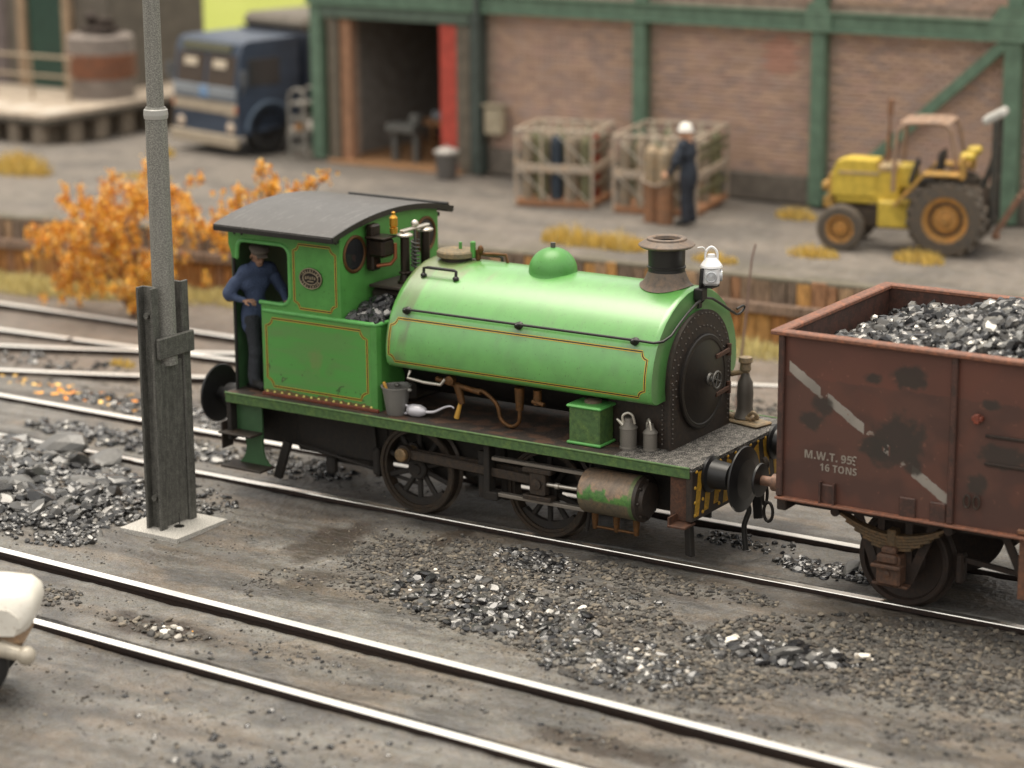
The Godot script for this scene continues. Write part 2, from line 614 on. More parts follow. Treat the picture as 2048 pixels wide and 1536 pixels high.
# patches: [x, z, rx, rz, turn, how many, smallest, largest]; a copy of one of the meshes for each
func strew(called: String, label: String, category: String, patches: Array, meshes: Array, m: Material, tints: Array, sink := 0.25) -> void:
	var o := thing(called, label, category)
	o.set_meta("kind", "stuff")
	var xfs: Array = []
	var cols: Array = []
	for k in meshes.size():
		xfs.append([]); cols.append([])
	for p in patches:
		for i in p[5]:
			var a := rng.randf() * TAU
			var r := pow(rng.randf(), 0.65)
			var q := Vector2(cos(a) * p[2], sin(a) * p[3]) * r
			var clump := n_fine.get_noise_2d((p[0] + q.x) * 11.0, (p[1] + q.y) * 13.0)
			if clump < -0.12 and rng.randf() < 0.75: continue
			var streak := n_fine.get_noise_2d((p[0] + q.x) * 2.2 + 40.0, (p[1] + q.y) * 6.5)
			if streak < 0.0 and p[7] < 0.05 and rng.randf() < 0.82: continue
			q = q.rotated(p[4])
			var x: float = p[0] + q.x; var z: float = p[1] + q.y
			if near_rail(x, z): continue
			var s: float = lerpf(p[6], p[7], pow(rng.randf(), 2.2))
			var b := Basis.from_euler(Vector3(rng.randf_range(-0.5, 0.5), rng.randf() * TAU, rng.randf_range(-0.5, 0.5)))
			b = b.scaled_local(Vector3(s * rng.randf_range(0.8, 1.3), s * rng.randf_range(0.7, 1.0), s))
			var k := rng.randi() % meshes.size()
			xfs[k].append(Transform3D(b, Vector3(x, ground_at(x, z) + s * sink, z)))
			cols[k].append(tints[rng.randi() % tints.size()] * rng.randf_range(0.7, 1.25))
	for k in meshes.size():
		copies("pieces", meshes[k], m, xfs[k], cols[k], o)


func near_rail(x: float, z: float) -> bool:
	var zc := z_front(x)
	return absf(absf(z) - 0.66) < 0.15 or absf(z - zc - 0.05) < 0.16 or absf(z - zc - GAUGE + 0.05) < 0.16


func build_debris() -> void:
	var coal: Array = []; var chips: Array = []
	for k in 4:
		coal.append(stone_mesh(40 + k, 0.62, 0.34))
		chips.append(stone_mesh(60 + k, 0.8, 0.25))
	var coal_m := tinted("coal", 0.26, "", 1.0)
	coal_m.metallic = 0.25
	coal_m.metallic_specular = 0.7
	var grit_m := tinted("grit", 0.7, "", 1.0)
	var black := [lin(46, 46, 48), lin(60, 60, 61), lin(72, 71, 70), lin(96, 94, 91), lin(38, 38, 40)]
	var slate := [lin(58, 58, 58), lin(46, 46, 47), lin(74, 73, 71), lin(36, 36, 37), lin(96, 94, 91)]
	var grey := [lin(92, 88, 82), lin(74, 71, 66), lin(54, 52, 50), lin(112, 104, 92), lin(66, 60, 54)]
	strew("coal_heap", "heap of broken coal and slate beside the lamp post at the left edge", "coal heap",
		[[-4.5, 2.1, 2.15, 1.2, 0.25, 6500, 0.01, 0.075], [-4.6, 2.1, 1.9, 1.0, 0.25, 300, 0.07, 0.15], [-3.0, 3.2, 0.7, 0.4, 0.1, 500, 0.015, 0.05], [-2.55, 1.5, 0.8, 0.4, 0.3, 300, 0.012, 0.05]], coal, coal_m, slate, 0.35)
	strew("coal_rubble", "loose black coal scattered between the rails and round the tracks", "coal rubble",
		[[1.9, 1.35, 0.5, 0.28, 0.15, 420, 0.012, 0.05], [2.3, 2.8, 1.3, 0.6, 0.2, 900, 0.012, 0.07], [4.0, 3.3, 0.9, 0.5, 0.1, 400, 0.012, 0.06], [2.6, 1.9, 1.3, 0.5, 0.2, 600, 0.01, 0.04], [4.55, 0.12, 0.6, 0.22, 0.1, 420, 0.014, 0.06], [3.45, -0.3, 0.6, 0.25, 0.1, 260, 0.012, 0.045],
		[5.1, 2.45, 0.85, 0.3, -0.1, 300, 0.02, 0.1], [-4.6, 0.05, 1.8, 0.36, 0.02, 800, 0.015, 0.075], [-5.0, -1.25, 2.0, 0.42, 0.05, 800, 0.012, 0.06], [-2.2, -0.05, 0.8, 0.36, 0, 420, 0.012, 0.05],
		[4.1, 3.5, 0.8, 0.5, 0, 250, 0.012, 0.06], [2.6, 6.9, 0.7, 0.5, 0, 70, 0.015, 0.05], [2.2, 6.2, 1.4, 0.8, 0, 90, 0.01, 0.035], [3.9, 5.0, 1.6, 0.35, 0.05, 70, 0.01, 0.03], [1.2, 4.9, 1.4, 0.35, 0.05, 90, 0.01, 0.03], [-10, -2.6, 3.0, 0.4, 0, 300, 0.02, 0.06]], coal, coal_m, black, 0.3)
	strew("gravel", "grey brown grit and small stones strewn over the muddy ground", "gravel",
		[[2.1, 2.3, 2.0, 1.15, 0.25, 12000, 0.006, 0.03], [1.2, 1.7, 1.3, 0.7, 0.1, 4000, 0.005, 0.02], [4.2, 3.1, 1.5, 0.9, 0.15, 8000, 0.007, 0.033], [6.2, 2.0, 1.9, 1.1, -0.2, 14000, 0.008, 0.034], [3.4, 1.25, 1.2, 0.28, 0.05, 3000, 0.007, 0.028],
		[-3.2, -0.1, 1.4, 0.45, 0, 1500, 0.008, 0.03], [-1.7, 4.7, 0.55, 0.3, 0.1, 700, 0.008, 0.03], [0.3, 3.0, 0.5, 0.8, 0.5, 900, 0.005, 0.02], [3.2, 4.4, 3.0, 0.4, 0.05, 500, 0.006, 0.02], [1.5, 6.6, 2.6, 1.2, 0, 500, 0.006, 0.022], [5.5, 4.2, 1.6, 0.5, 0, 700, 0.007, 0.025],
		[0.5, 4.8, 2.4, 0.4, 0.05, 350, 0.006, 0.02], [-0.05, 4.85, 0.6, 0.22, 0, 260, 0.01, 0.04], [7.2, 3.0, 0.9, 0.8, 0, 1400, 0.008, 0.03], [-6, -2.2, 5.0, 0.5, 0, 900, 0.01, 0.03], [0.6, -5.2, 1.6, 0.5, 0, 700, 0.012, 0.04], [4.95, 5.1, 0.75, 0.2, 0, 200, 0.01, 0.035]], chips, grit_m, grey, 0.3)
	strew("fine_grit", "fine dark grit and crumbs trodden into the mud between the tracks", "grit",
		[[2.2, 2.4, 2.3, 1.3, 0.25, 9000, 0.003, 0.012], [6.2, 2.1, 2.0, 1.2, -0.2, 7000, 0.003, 0.014], [4.0, 3.2, 2.0, 1.0, 0.1, 5000, 0.003, 0.012], [0.0, 2.0, 1.6, 1.1, 0.3, 2500, 0.003, 0.01], [2.0, 6.4, 3.5, 1.6, 0, 2600, 0.003, 0.012], [2.5, 4.8, 4.0, 0.45, 0.05, 2000, 0.003, 0.011], [-3.0, 0.0, 3.0, 0.5, 0, 2500, 0.004, 0.014], [-4.5, -1.3, 3.0, 0.5, 0, 2500, 0.004, 0.014], [6.0, 4.4, 2.0, 0.8, 0, 2500, 0.003, 0.012], [-3.2, 2.3, 2.4, 1.5, 0.25, 4000, 0.004, 0.016]], chips, grit_m, [lin(62, 59, 55), lin(44, 42, 40), lin(92, 86, 78), lin(118, 110, 99)], 0.05)
	var pale := [lin(214, 208, 198), lin(190, 184, 174), lin(226, 222, 214)]
	strew("pale_stones", "few pale stones lying among the coal and grit", "stones",
		[[2.3, 2.6, 1.4, 0.7, 0.2, 26, 0.02, 0.055], [4.2, 3.35, 0.7, 0.35, 0.1, 20, 0.025, 0.06], [5.35, 2.35, 0.8, 0.25, -0.1, 22, 0.03, 0.075], [0.1, 4.85, 0.4, 0.15, 0, 18, 0.02, 0.05], [-4.6, 0.1, 1.4, 0.35, 0, 22, 0.03, 0.06], [-4.2, 1.9, 1.4, 0.8, 0.2, 26, 0.03, 0.07], [-5, -1.2, 1.6, 0.4, 0, 20, 0.02, 0.05], [4.55, 0.1, 0.5, 0.2, 0, 10, 0.02, 0.04]], coal, tinted("pale stone", 0.55), pale, 0.35)
	var leaf := MB.new()
	leaf.quad(Vector3(-1, 0, -0.6), Vector3(-0.8, 0.15, 0.6), Vector3(0.9, 0.1, 0.7), Vector3(1, 0.3, -0.5))
	strew("fallen_leaves", "fallen orange leaves on the mud behind the far rail at left", "leaves",
		[[-6.4, -1.35, 1.5, 0.4, 0.05, 110, 0.02, 0.055], [-8.0, -1.6, 1.6, 0.4, 0.05, 40, 0.02, 0.055], [0.0, 4.85, 0.4, 0.14, 0, 7, 0.015, 0.035], [4.4, 0.1, 0.3, 0.1, 0, 3, 0.02, 0.04], [2.2, 2.0, 1.6, 1.0, 0, 12, 0.01, 0.03]], [leaf.mesh()], tinted("leaf", 0.6), [lin(236, 168, 70), lin(214, 132, 40), lin(240, 196, 110)], 0.2)
	# the biggest lumps can be told apart
	var big := [[-4.85, 1.05, 0.33, "large grey slab of coal on top of the heap"], [-4.2, 1.0, 0.2, "second grey slab of coal, right of the largest one on the heap"], [-5.2, 2.0, 0.28, "slab of coal cut by the left edge of the view"], [-3.5, 2.05, 0.22, "pointed coal slab low on the heap near the lamp post"], [-3.95, 2.6, 0.19, "flat coal slab on the front of the heap"], [5.28, 2.5, 0.13, "upright grey lump of coal on the gravel before the wagon"], [4.75, 0.0, 0.12, "thin coal slab lying between the rails beside the wagon wheel"]]
	for k in big.size():
		var o := MeshInstance3D.new()
		o.name = numbered(self, "coal_lump")
		o.mesh = stone_mesh(200 + k, 0.42, 0.28)
		o.material_override = mat("slaty coal", Color8(112, 112, 112), 0.36, 0.0, "blotch", 2.0)
		var s: float = big[k][2]
		o.transform = Transform3D(Basis.from_euler(Vector3(0.25 - 0.1 * k, 1.3 * k, 0.2)).scaled_local(Vector3(s, s, s * 0.8)), Vector3(big[k][0], ground_at(big[k][0], big[k][1]) + s * 0.35, big[k][1]))
		add_child(o, true)
		tag(o, big[k][3], "coal lump", "large coal lumps")


# ------------------------------------------------------------------ the green engine
const TANK := [Vector2(0.80, 1.612), Vector2(0.86, 1.632), Vector2(0.895, 1.67), Vector2(0.912, 1.74), Vector2(0.912, 1.83), Vector2(0.900, 1.94), Vector2(0.868, 2.06), Vector2(0.815, 2.18), Vector2(0.735, 2.30), Vector2(0.625, 2.415), Vector2(0.495, 2.51), Vector2(0.345, 2.59), Vector2(0.175, 2.645), Vector2(0.0, 2.664)]
const TANK_X0 := -0.24
const TANK_X1 := 2.97


func tank_z(y: float) -> float:
	for k in TANK.size() - 1:
		if y <= TANK[k + 1].y:
			return lerpf(TANK[k].x, TANK[k + 1].x, clampf((y - TANK[k].y) / (TANK[k + 1].y - TANK[k].y), 0, 1))
	return 0.0


func arc(c: Vector2, r: float, a0: float, a1: float, n := 6) -> PackedVector2Array:
	var out := PackedVector2Array()
	for i in n + 1:
		var a := deg_to_rad(lerpf(a0, a1, float(i) / n))
		out.append(c + Vector2(cos(a), sin(a)) * r)
	return out


# coach lining: yellow, black, yellow, with scooped corners; fn lifts (u, v) off the plate by h
func lining(parent: Node, u0: float, v0: float, u1: float, v1: float, scoop: float, fn: Callable, steps := 1) -> void:
	var path := PackedVector2Array()
	var corners := [[Vector2(u0, v0), 90.0, 0.0], [Vector2(u1, v0), 180.0, 90.0], [Vector2(u1, v1), 270.0, 180.0], [Vector2(u0, v1), 360.0, 270.0]]
	for k in 4:
		path.append_array(arc(corners[k][0], scoop, corners[k][1], corners[k][2], 5))
		var a := path[path.size() - 1]
		var nxt: Array = corners[(k + 1) % 4]
		var b: Vector2 = nxt[0] + Vector2(cos(deg_to_rad(nxt[1])), sin(deg_to_rad(nxt[1]))) * scoop
		for i in range(1, steps):
			path.append(a.lerp(b, float(i) / steps))
	for band in [["lining_yellow", -0.013, -0.006, 0.003, "lining yellow"], ["lining_yellow", 0.007, 0.014, 0.003, "lining yellow"], ["lining_black", -0.006, 0.007, 0.0025, "lining black"]]:
		var mb := MB.new()
		var n := path.size()
		var inn: Array = []; var out: Array = []
		for i in n:
			var d := (path[(i + 1) % n] - path[(i - 1 + n) % n]).normalized()
			var left := Vector2(-d.y, d.x)
			inn.append(fn.call(path[i].x + left.x * band[2], path[i].y + left.y * band[2], band[3]))
			out.append(fn.call(path[i].x + left.x * band[1], path[i].y + left.y * band[1], band[3]))
		for i in n:
			var j := (i + 1) % n
			mb.quad(out[i], out[j], inn[j], inn[i])
		put(band[0], mb, mats[band[4]], parent)


func rivets(parent: Node, pts: Array, axis: Vector3, r: float, m: Material, singly := false) -> void:
	var dome := [Vector2(r, 0), Vector2(r * 0.86, r * 0.4), Vector2(r * 0.5, r * 0.72), Vector2(0.0, r * 0.85)]
	if singly:
		var one := MB.new()
		one.turned(Vector3.ZERO, axis, dome, 8, true)
		var mesh := one.mesh()
		for p in pts:
			share("rivet", mesh, m, parent, Transform3D(Basis.IDENTITY, p))
		return
	var mb := MB.new()
	for p in pts:
		mb.turned(p, axis, dome, 7, true)
	put("rivets", mb, m, parent).set_meta("kind", "stuff")


func loco_materials() -> void:
	mat("green", Color8(80, 144, 68), 0.42, 0.0, "paint", 0.6)
	var g := tinted("tank green", 0.4, "paint", 0.6)
	g.metallic_specular = 0.7; g.clearcoat_enabled = true; g.clearcoat = 0.8; g.clearcoat_roughness = 0.25
	mat("dark green", Color8(58, 92, 58), 0.5, 0.0, "paint", 0.7)
	mat("dirty green", Color8(96, 140, 84), 0.55, 0.0, "worn", 0.8)
	mat("black", Color8(34, 33, 32), 0.42, 0.0, "blotch", 1.2)
	mat("roof black", Color8(92, 90, 88), 0.4, 0.0, "brushed", 0.55)
	mat("sooty", Color8(62, 55, 50), 0.6, 0.0, "worn", 0.9)
	mat("under", Color8(46, 43, 40), 0.7, 0.0, "worn", 1.1)
	mat("motion", Color8(84, 78, 73), 0.5, 0.35, "worn", 1.3)
	mat("bright steel", Color8(196, 190, 180), 0.35, 0.8)
	mat("iron", Color8(120, 118, 114), 0.45, 0.6, "speck", 2.0)
	mat("brass", Color8(196, 146, 60), 0.35, 0.85)
	mat("old brass", Color8(124, 92, 56), 0.55, 0.5, "worn", 1.4)
	mat("ash plate", Color8(255, 255, 255), 0.75, 0.0, "ash", 0.55, "pits", 0.6)
	mat("deck plate", Color8(255, 255, 255), 0.7, 0.0, "deck", 0.55, "fine_bump", 0.3)
	mat("lining yellow", Color8(188, 158, 52), 0.5)
	mat("lining black", Color8(28, 34, 26), 0.5)
	mat("spectacle glass", Color8(40, 40, 42), 0.12)
	mat("hazard yellow", Color8(222, 182, 54), 0.6, 0.0, "worn", 1.6)


func wheel_at(loco: Node3D, x: float, side: float) -> void:
	var w := Node3D.new()
	w.name = numbered(loco, "wheel")
	loco.add_child(w, true)
	w.position = Vector3(x, 0.487, side * 0.63)
	if side < 0: w.rotation.y = PI
	var tyre := MB.new()
	tyre.turned(Vector3.ZERO, Vector3.BACK, [Vector2(0.41, -0.05), Vector2(0.515, -0.05), Vector2(0.52, -0.03), Vector2(0.49, -0.01), Vector2(0.482, 0.075), Vector2(0.47, 0.09), Vector2(0.435, 0.09), Vector2(0.43, 0.07), Vector2(0.4, 0.07), Vector2(0.4, -0.05)], 56)
	put("tyre", tyre, mat("tyre steel", Color8(82, 76, 70), 0.45, 0.4, "worn", 1.6), w)
	var hub := MB.new()
	hub.turned(Vector3.ZERO, Vector3.BACK, [Vector2(0.115, -0.04), Vector2(0.115, 0.07), Vector2(0.1, 0.085), Vector2(0.06, 0.085), Vector2(0.055, 0.1), Vector2(0.0, 0.1)], 28)
	hub.turned(Vector3(-0.05, 0.2, 0), Vector3.BACK, [Vector2(0.085, -0.03), Vector2(0.085, 0.075), Vector2(0.0, 0.075)], 20)
	hub.bar(Vector3(-0.01, 0.05, 0.02), Vector3(-0.045, 0.19, 0.02), 0.09, 0.15)
	put("hub", hub, mats["under"], w)
	var sp := MB.new()
	sp.bar(Vector3(0, 0.09, 0.01), Vector3(0, 0.415, 0.01), 0.05, 0.055, 0.012)
	var sm := sp.mesh()
	for k in 10:
		share("spoke", sm, mats["under"], w, Transform3D(Basis(Vector3.BACK, TAU * k / 10.0), Vector3.ZERO))
	var bw := MB.new()                      # crescent balance weight opposite the pin
	var poly := PackedVector2Array()
	poly.append_array(arc(Vector2.ZERO, 0.405, 215, 325, 14))
	poly.append_array(arc(Vector2(0, 0.1), 0.42, 312, 228, 10))
	bw.prism(poly, -0.01, 0.045)
	put("balance_weight", bw, mats["under"], w)


func buffer(loco: Node3D, x: float, z: float, dir: float) -> void:
	var b := Node3D.new()
	b.name = numbered(loco, "buffer")
	loco.add_child(b, true)
	b.position = Vector3(x, 0.975, z)
	var mb := MB.new()
	var ax := Vector3(dir, 0, 0)
	mb.turned(Vector3.ZERO, ax, [Vector2(0.185, 0.0), Vector2(0.185, 0.03), Vector2(0.15, 0.05), Vector2(0.13, 0.24), Vector2(0.11, 0.25), Vector2(0.075, 0.25), Vector2(0.075, 0.37), Vector2(0.0, 0.37)], 28)
	put("shank", mb, mat("buffer black", Color8(40, 40, 42), 0.38, 0.2, "blotch", 1.3), b)
	mb = MB.new()
	mb.turned(Vector3.ZERO, ax, [Vector2(0.0, 0.355), Vector2(0.32, 0.36), Vector2(0.33, 0.372), Vector2(0.325, 0.385), Vector2(0.2, 0.41), Vector2(0.0, 0.42)], 44)
	put("head", mb, mats["buffer black"], b)


func build_loco() -> void:
	loco_materials()
	var L := thing("saddle_tank_locomotive", "green four wheeled saddle tank steam engine with black smokebox and chimney", "locomotive")
	var mb: MB
	# frames, plate and beams
	mb = MB.new()
	for s in [-1, 1]:
		mb.box(Vector3(0.6, 0.76, 0.52 * s), Vector3(5.7, 0.6, 0.03))
	mb.box(Vector3(0.6, 0.99, 0), Vector3(5.6, 0.05, 1.0))
	mb.box(Vector3(-1.1, 0.73, 0.0), Vector3(1.25, 0.62, 1.1), 0.02)
	mb.box(Vector3(0.2, 0.62, 0.0), Vector3(0.3, 0.5, 1.0))
	mb.box(Vector3(2.6, 0.75, 0.0), Vector3(0.9, 0.5, 1.1))
	put("frame", mb, mats["under"], L)
	mb = MB.new()
	mb.box(Vector3((-2.31 + 2.62) / 2, HP - 0.02, 0), Vector3(4.93, 0.04, 2.14))
	put("running_plate", mb, mats["deck plate"], L)
	mb = MB.new()
	mb.box(Vector3((2.62 + 3.53) / 2, HP - 0.02, 0), Vector3(0.91, 0.04, 2.14))
	put("front_platform", mb, mats["ash plate"], L)
	for s in [-1.0, 1.0]:
		mb = MB.new()
		mb.box(Vector3(0.6, HP - 0.055, 1.066 * s), Vector3(5.8, 0.11, 0.02), 0.006)
		mb.tube(PackedVector3Array([Vector3(-2.3, HP - 0.003, 1.072 * s), Vector3(0.6, HP - 0.003, 1.072 * s), Vector3(3.5, HP - 0.003, 1.072 * s)]), 0.014, 8)
		put("valance", mb, mats["dirty green"], L)
	mb = MB.new()
	mb.box(Vector3(3.49, 0.825, 0), Vector3(0.07, 0.53, 2.12), 0.008)
	var beam := put("buffer_beam", mb, mats["sooty"], L)
	mb = MB.new()
	for k in 9:                                               # yellow slashes on the beam
		for s in [-1.0, 1.0]:
			var z: float = s * (1.02 - 0.2 * k)
			if s * z < 0.05: continue
			var y0 := 0.6; var y1 := 1.05
			var zi: float = z - s * 0.2
			var q := [Vector3(3.5275, y0 + 0.02 * (k % 3), z), Vector3(3.5275, y0 + 0.02 * (k % 3), z - s * 0.1), Vector3(3.5275, y1 - 0.05 * (k % 2), zi + s * 0.02), Vector3(3.5275, y1, zi + s * 0.12)]
			if s > 0: mb.quad(q[0], q[1], q[2], q[3])
			else: mb.quad(q[3], q[2], q[1], q[0])
	put("warning_stripes", mb, mats["hazard yellow"], beam)
	var pts: Array = []
	for k in 13:
		pts.append(Vector3(3.525, 1.06, -0.98 + 0.163 * k))
	for z in [-1.0, -0.84, -0.55, -0.3, -0.2, 0.2, 0.3, 0.5, 0.84, 1.0]:
		for y in [0.62, 0.75, 0.9]:
			pts.append(Vector3(3.525, y, z))
	rivets(beam, pts, Vector3.RIGHT, 0.02, mats["hazard yellow"])
	mb = MB.new()
	mb.box(Vector3(-2.28, 0.82, 0), Vector3(0.06, 0.5, 2.1), 0.008)
	put("buffer_beam", mb, mats["under"], L)
	for s in [-1.0, 1.0]:
		mb = MB.new()                                         # end bracket of the beam with its step iron
		mb.box(Vector3(3.36, 0.8, 1.0 * s), Vector3(0.2, 0.5, 0.03))
		mb.box(Vector3(3.42, 0.53, 1.08 * s), Vector3(0.2, 0.025, 0.22), 0.005)
		mb.box(Vector3(3.33, 0.57, 1.08 * s), Vector3(0.02, 0.09, 0.2))
		put("bracket", mb, mat("rusty iron", Color8(104, 76, 62), 0.7, 0.1, "worn", 1.2), L)
		buffer(L, 3.525, 0.7 * s, 1)
		buffer(L, -2.31, 0.7 * s, -1)
	# wheels and motion
	for s in [-1.0, 1.0]:
		wheel_at(L, 0.0, s)
		wheel_at(L, 1.637, s)
		mb = MB.new()
		mb.bar(Vector3(-0.05, 0.687, 0.755 * s), Vector3(1.587, 0.687, 0.755 * s), 0.03, 0.085, 0.01)
		put("coupling_rod", mb, mats["motion"], L)
		mb = MB.new()
		mb.bar(Vector3(-0.03, 0.69, 0.86 * s), Vector3(1.66, 0.64, 0.86 * s), 0.035, 0.1, 0.012)
		mb.turned(Vector3(-0.045, 0.69, 0.82 * s), Vector3(0, 0, s), [Vector2(0.0, 0.0), Vector2(0.095, 0.0), Vector2(0.095, 0.07), Vector2(0.0, 0.07)], 18)
		put("connecting_rod", mb, mats["motion"], L)
		mb = MB.new()
		mb.turned(Vector3(-0.045, 0.69, 0.66 * s), Vector3(0, 0, s), [Vector2(0.06, 0.0), Vector2(0.06, 0.235), Vector2(0.072, 0.24), Vector2(0.072, 0.285), Vector2(0.06, 0.295), Vector2(0.0, 0.3)], 20)
		put("crank_pin", mb, mat("greased pin", Color8(168, 148, 116), 0.45, 0.4, "worn", 1.0), L)
		mb = MB.new()
		for y in [0.44, 0.82]:
			mb = MB.new()
			mb.box(Vector3(1.65, y, 0.88 * s), Vector3(1.12, 0.04, 0.07), 0.006)
			put("slide_bar", mb, mat("slide bar steel", Color8(168, 160, 150), 0.4, 0.6, "speck", 2.0), L)
		mb = MB.new()
		mb.box(Vector3(1.66, 0.635, 0.89 * s), Vector3(0.19, 0.24, 0.1), 0.012)
		mb.box(Vector3(1.66, 0.775, 0.89 * s), Vector3(0.34, 0.05, 0.13), 0.008)
		mb.box(Vector3(1.66, 0.485, 0.89 * s), Vector3(0.34, 0.05, 0.13), 0.008)
		mb.turned(Vector3(1.66, 0.635, 0.93 * s), Vector3(0, 0, s), [Vector2(0.055, 0), Vector2(0.055, 0.03), Vector2(0.0, 0.035)], 16)
		put("crosshead", mb, mats["motion"], L)
		mb = MB.new()
		mb.rod(Vector3(1.72, 0.635, 0.89 * s), Vector3(2.25, 0.645, 0.89 * s), 0.022)
		mb.rod(Vector3(1.86, 0.637, 0.89 * s), Vector3(1.9, 0.637, 0.89 * s), 0.034)
		put("piston_rod", mb, mats["bright steel"], L)
		mb = MB.new()
		mb.box(Vector3(1.03, 0.72, 0.86 * s), Vector3(0.07, 0.7, 0.13), 0.008)
		mb.box(Vector3(1.1, 0.42, 0.88 * s), Vector3(0.14, 0.09, 0.12), 0.008)
		mb.box(Vector3(0.93, 0.6, 0.8 * s), Vector3(0.12, 0.5, 0.05))
		put("motion_bracket", mb, mats["under"], L)
		var cy := Node3D.new()
		cy.name = numbered(L, "cylinder")
		L.add_child(cy, true)
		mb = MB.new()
		mb.colored = true                                     # dust on top, a green band with its highlight painted in, oily dirt below
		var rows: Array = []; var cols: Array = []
		for i in 33:
			var x := 2.24 + 0.63 * i / 32.0
			var line := PackedVector3Array(); var tint := PackedColorArray()
			for j in 64:
				var a := TAU * j / 64
				var r := 0.23 if i > 0 and i < 32 else 0.224
				line.append(Vector3(x, 0.66 + r * sin(a), (0.88 + r * cos(a)) * s))
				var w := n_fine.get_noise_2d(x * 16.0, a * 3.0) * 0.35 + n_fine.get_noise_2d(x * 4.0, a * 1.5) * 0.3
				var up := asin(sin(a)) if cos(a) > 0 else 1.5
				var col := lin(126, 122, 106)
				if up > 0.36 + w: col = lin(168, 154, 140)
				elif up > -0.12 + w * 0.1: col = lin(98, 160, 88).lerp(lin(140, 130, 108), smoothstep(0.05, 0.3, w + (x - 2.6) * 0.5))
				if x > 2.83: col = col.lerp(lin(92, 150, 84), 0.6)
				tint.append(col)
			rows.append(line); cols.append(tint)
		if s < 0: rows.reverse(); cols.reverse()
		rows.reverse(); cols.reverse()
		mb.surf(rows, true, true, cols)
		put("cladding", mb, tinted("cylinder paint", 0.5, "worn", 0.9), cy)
		mb = MB.new()
		mb.turned(Vector3(2.20, 0.66, 0.88 * s), Vector3.RIGHT, [Vector2(0.0, -0.05), Vector2(0.05, -0.05), Vector2(0.06, 0.0), Vector2(0.17, 0.0), Vector2(0.19, 0.04)], 28)
		put("rear_cover", mb, mats["sooty"], cy)
		mb = MB.new()
		mb.turned(Vector3(2.87, 0.66, 0.88 * s), Vector3.RIGHT, [Vector2(0.235, 0), Vector2(0.235, 0.04), Vector2(0.19, 0.055), Vector2(0.17, 0.09), Vector2(0.06, 0.1), Vector2(0.0, 0.1)], 36)
		for k in 8:
			mb.rod(Vector3(2.9, 0.66 + 0.2 * sin(TAU * k / 8), (0.88 + 0.2 * cos(TAU * k / 8)) * s), Vector3(2.94, 0.66 + 0.2 * sin(TAU * k / 8), (0.88 + 0.2 * cos(TAU * k / 8)) * s), 0.016, 0.016, 6)
		put("front_cover", mb, mats["sooty"], cy)
		mb = MB.new()
		mb.rod(Vector3(2.33, 0.3, 0.93 * s), Vector3(2.85, 0.3, 0.93 * s), 0.014)
		for x in [2.35, 2.6, 2.83]:
			mb.rod(Vector3(x, 0.28, 0.93 * s), Vector3(x, 0.45, 0.93 * s), 0.026, 0.04, 8)
		put("drain_cock", mb, mats["old brass"], cy)
		mb = MB.new()                                         # brake hangers and blocks, sand pipes
		mb.bar(Vector3(-0.62, 0.85, 0.62 * s), Vector3(-0.56, 0.3, 0.62 * s), 0.05, 0.05)
		mb.box(Vector3(-0.56, 0.48, 0.64 * s), Vector3(0.09, 0.3, 0.1), 0.02)
		put("brake_hanger", mb, mats["under"], L)
		mb = MB.new()
		mb.bar(Vector3(1.05, 0.85, 0.62 * s), Vector3(1.09, 0.3, 0.62 * s), 0.05, 0.05)
		mb.box(Vector3(1.09, 0.45, 0.64 * s), Vector3(0.08, 0.28, 0.1), 0.02)
		put("brake_hanger", mb, mats["under"], L)
		mb = MB.new()
		mb.tube(PackedVector3Array([Vector3(2.15, 1.0, 0.7 * s), Vector3(2.2, 0.6, 0.72 * s), Vector3(2.12, 0.16, 0.71 * s)]), 0.024)
		put("sand_pipe", mb, mats["under"], L)
		# rear steps
		mb = MB.new()
		var hour := PackedVector2Array([Vector2(-2.28, 1.0), Vector2(-2.28, 0.62), Vector2(-2.14, 0.6)])
		hour.append_array(arc(Vector2(-2.37, 0.5), 0.24, 20, -55, 7))
		hour.append_array([Vector2(-2.31, 0.28), Vector2(-1.79, 0.28)])
		hour.append_array(arc(Vector2(-1.66, 0.5), 0.24, 235, 180, 6))
		hour.append_array([Vector2(-1.9, 0.62), Vector2(-1.9, 1.0)])
		mb.prism(hour, 0.93 * s - 0.012, 0.93 * s + 0.012)
		var st := put("step_plate", mb, mats["dark green"], L)
		mb = MB.new()
		mb.box(Vector3(-2.13, 0.665, 1.03 * s), Vector3(0.46, 0.025, 0.24), 0.006)
		mb.box(Vector3(-2.35, 0.62, 1.0 * s), Vector3(0.018, 0.3, 0.18))
		mb.box(Vector3(-2.05, 0.29, 1.03 * s), Vector3(0.56, 0.028, 0.26), 0.006)
		put("tread", mb, mats["sooty"], st)
		mb = MB.new()
		mb.bar(Vector3(-1.72, 0.55, 0.72 * s), Vector3(-1.86, 0.12, 0.74 * s), 0.07, 0.1, 0.01)   # guard iron
		put("guard_iron", mb, mats["under"], L)
		mb = MB.new()
		mb.bar(Vector3(3.3, 0.6, 0.72 * s), Vector3(3.34, 0.1, 0.74 * s), 0.06, 0.1, 0.01)
		put("guard_iron", mb, mats["under"], L)
	mb = MB.new()                                             # axles, ashpan, draw gear
	for x in [0.0, 1.637]:
		mb = MB.new()
		mb.rod(Vector3(x, 0.487, -0.6), Vector3(x, 0.487, 0.6), 0.07)
		put("axle", mb, mats["under"], L)
	mb = MB.new()
	mb.box(Vector3(-1.05, 0.5, 0.25), Vector3(0.6, 0.35, 0.5), 0.03)
	mb.rod(Vector3(-1.75, 0.52, 0.62), Vector3(0.0, 0.3, 0.62), 0.02)
	mb.box(Vector3(-1.25, 0.32, 0.55), Vector3(0.12, 0.2, 0.1), 0.02)
	put("ashpan", mb, mats["under"], L)
	# boiler and firebox under the tank
	mb = MB.new()
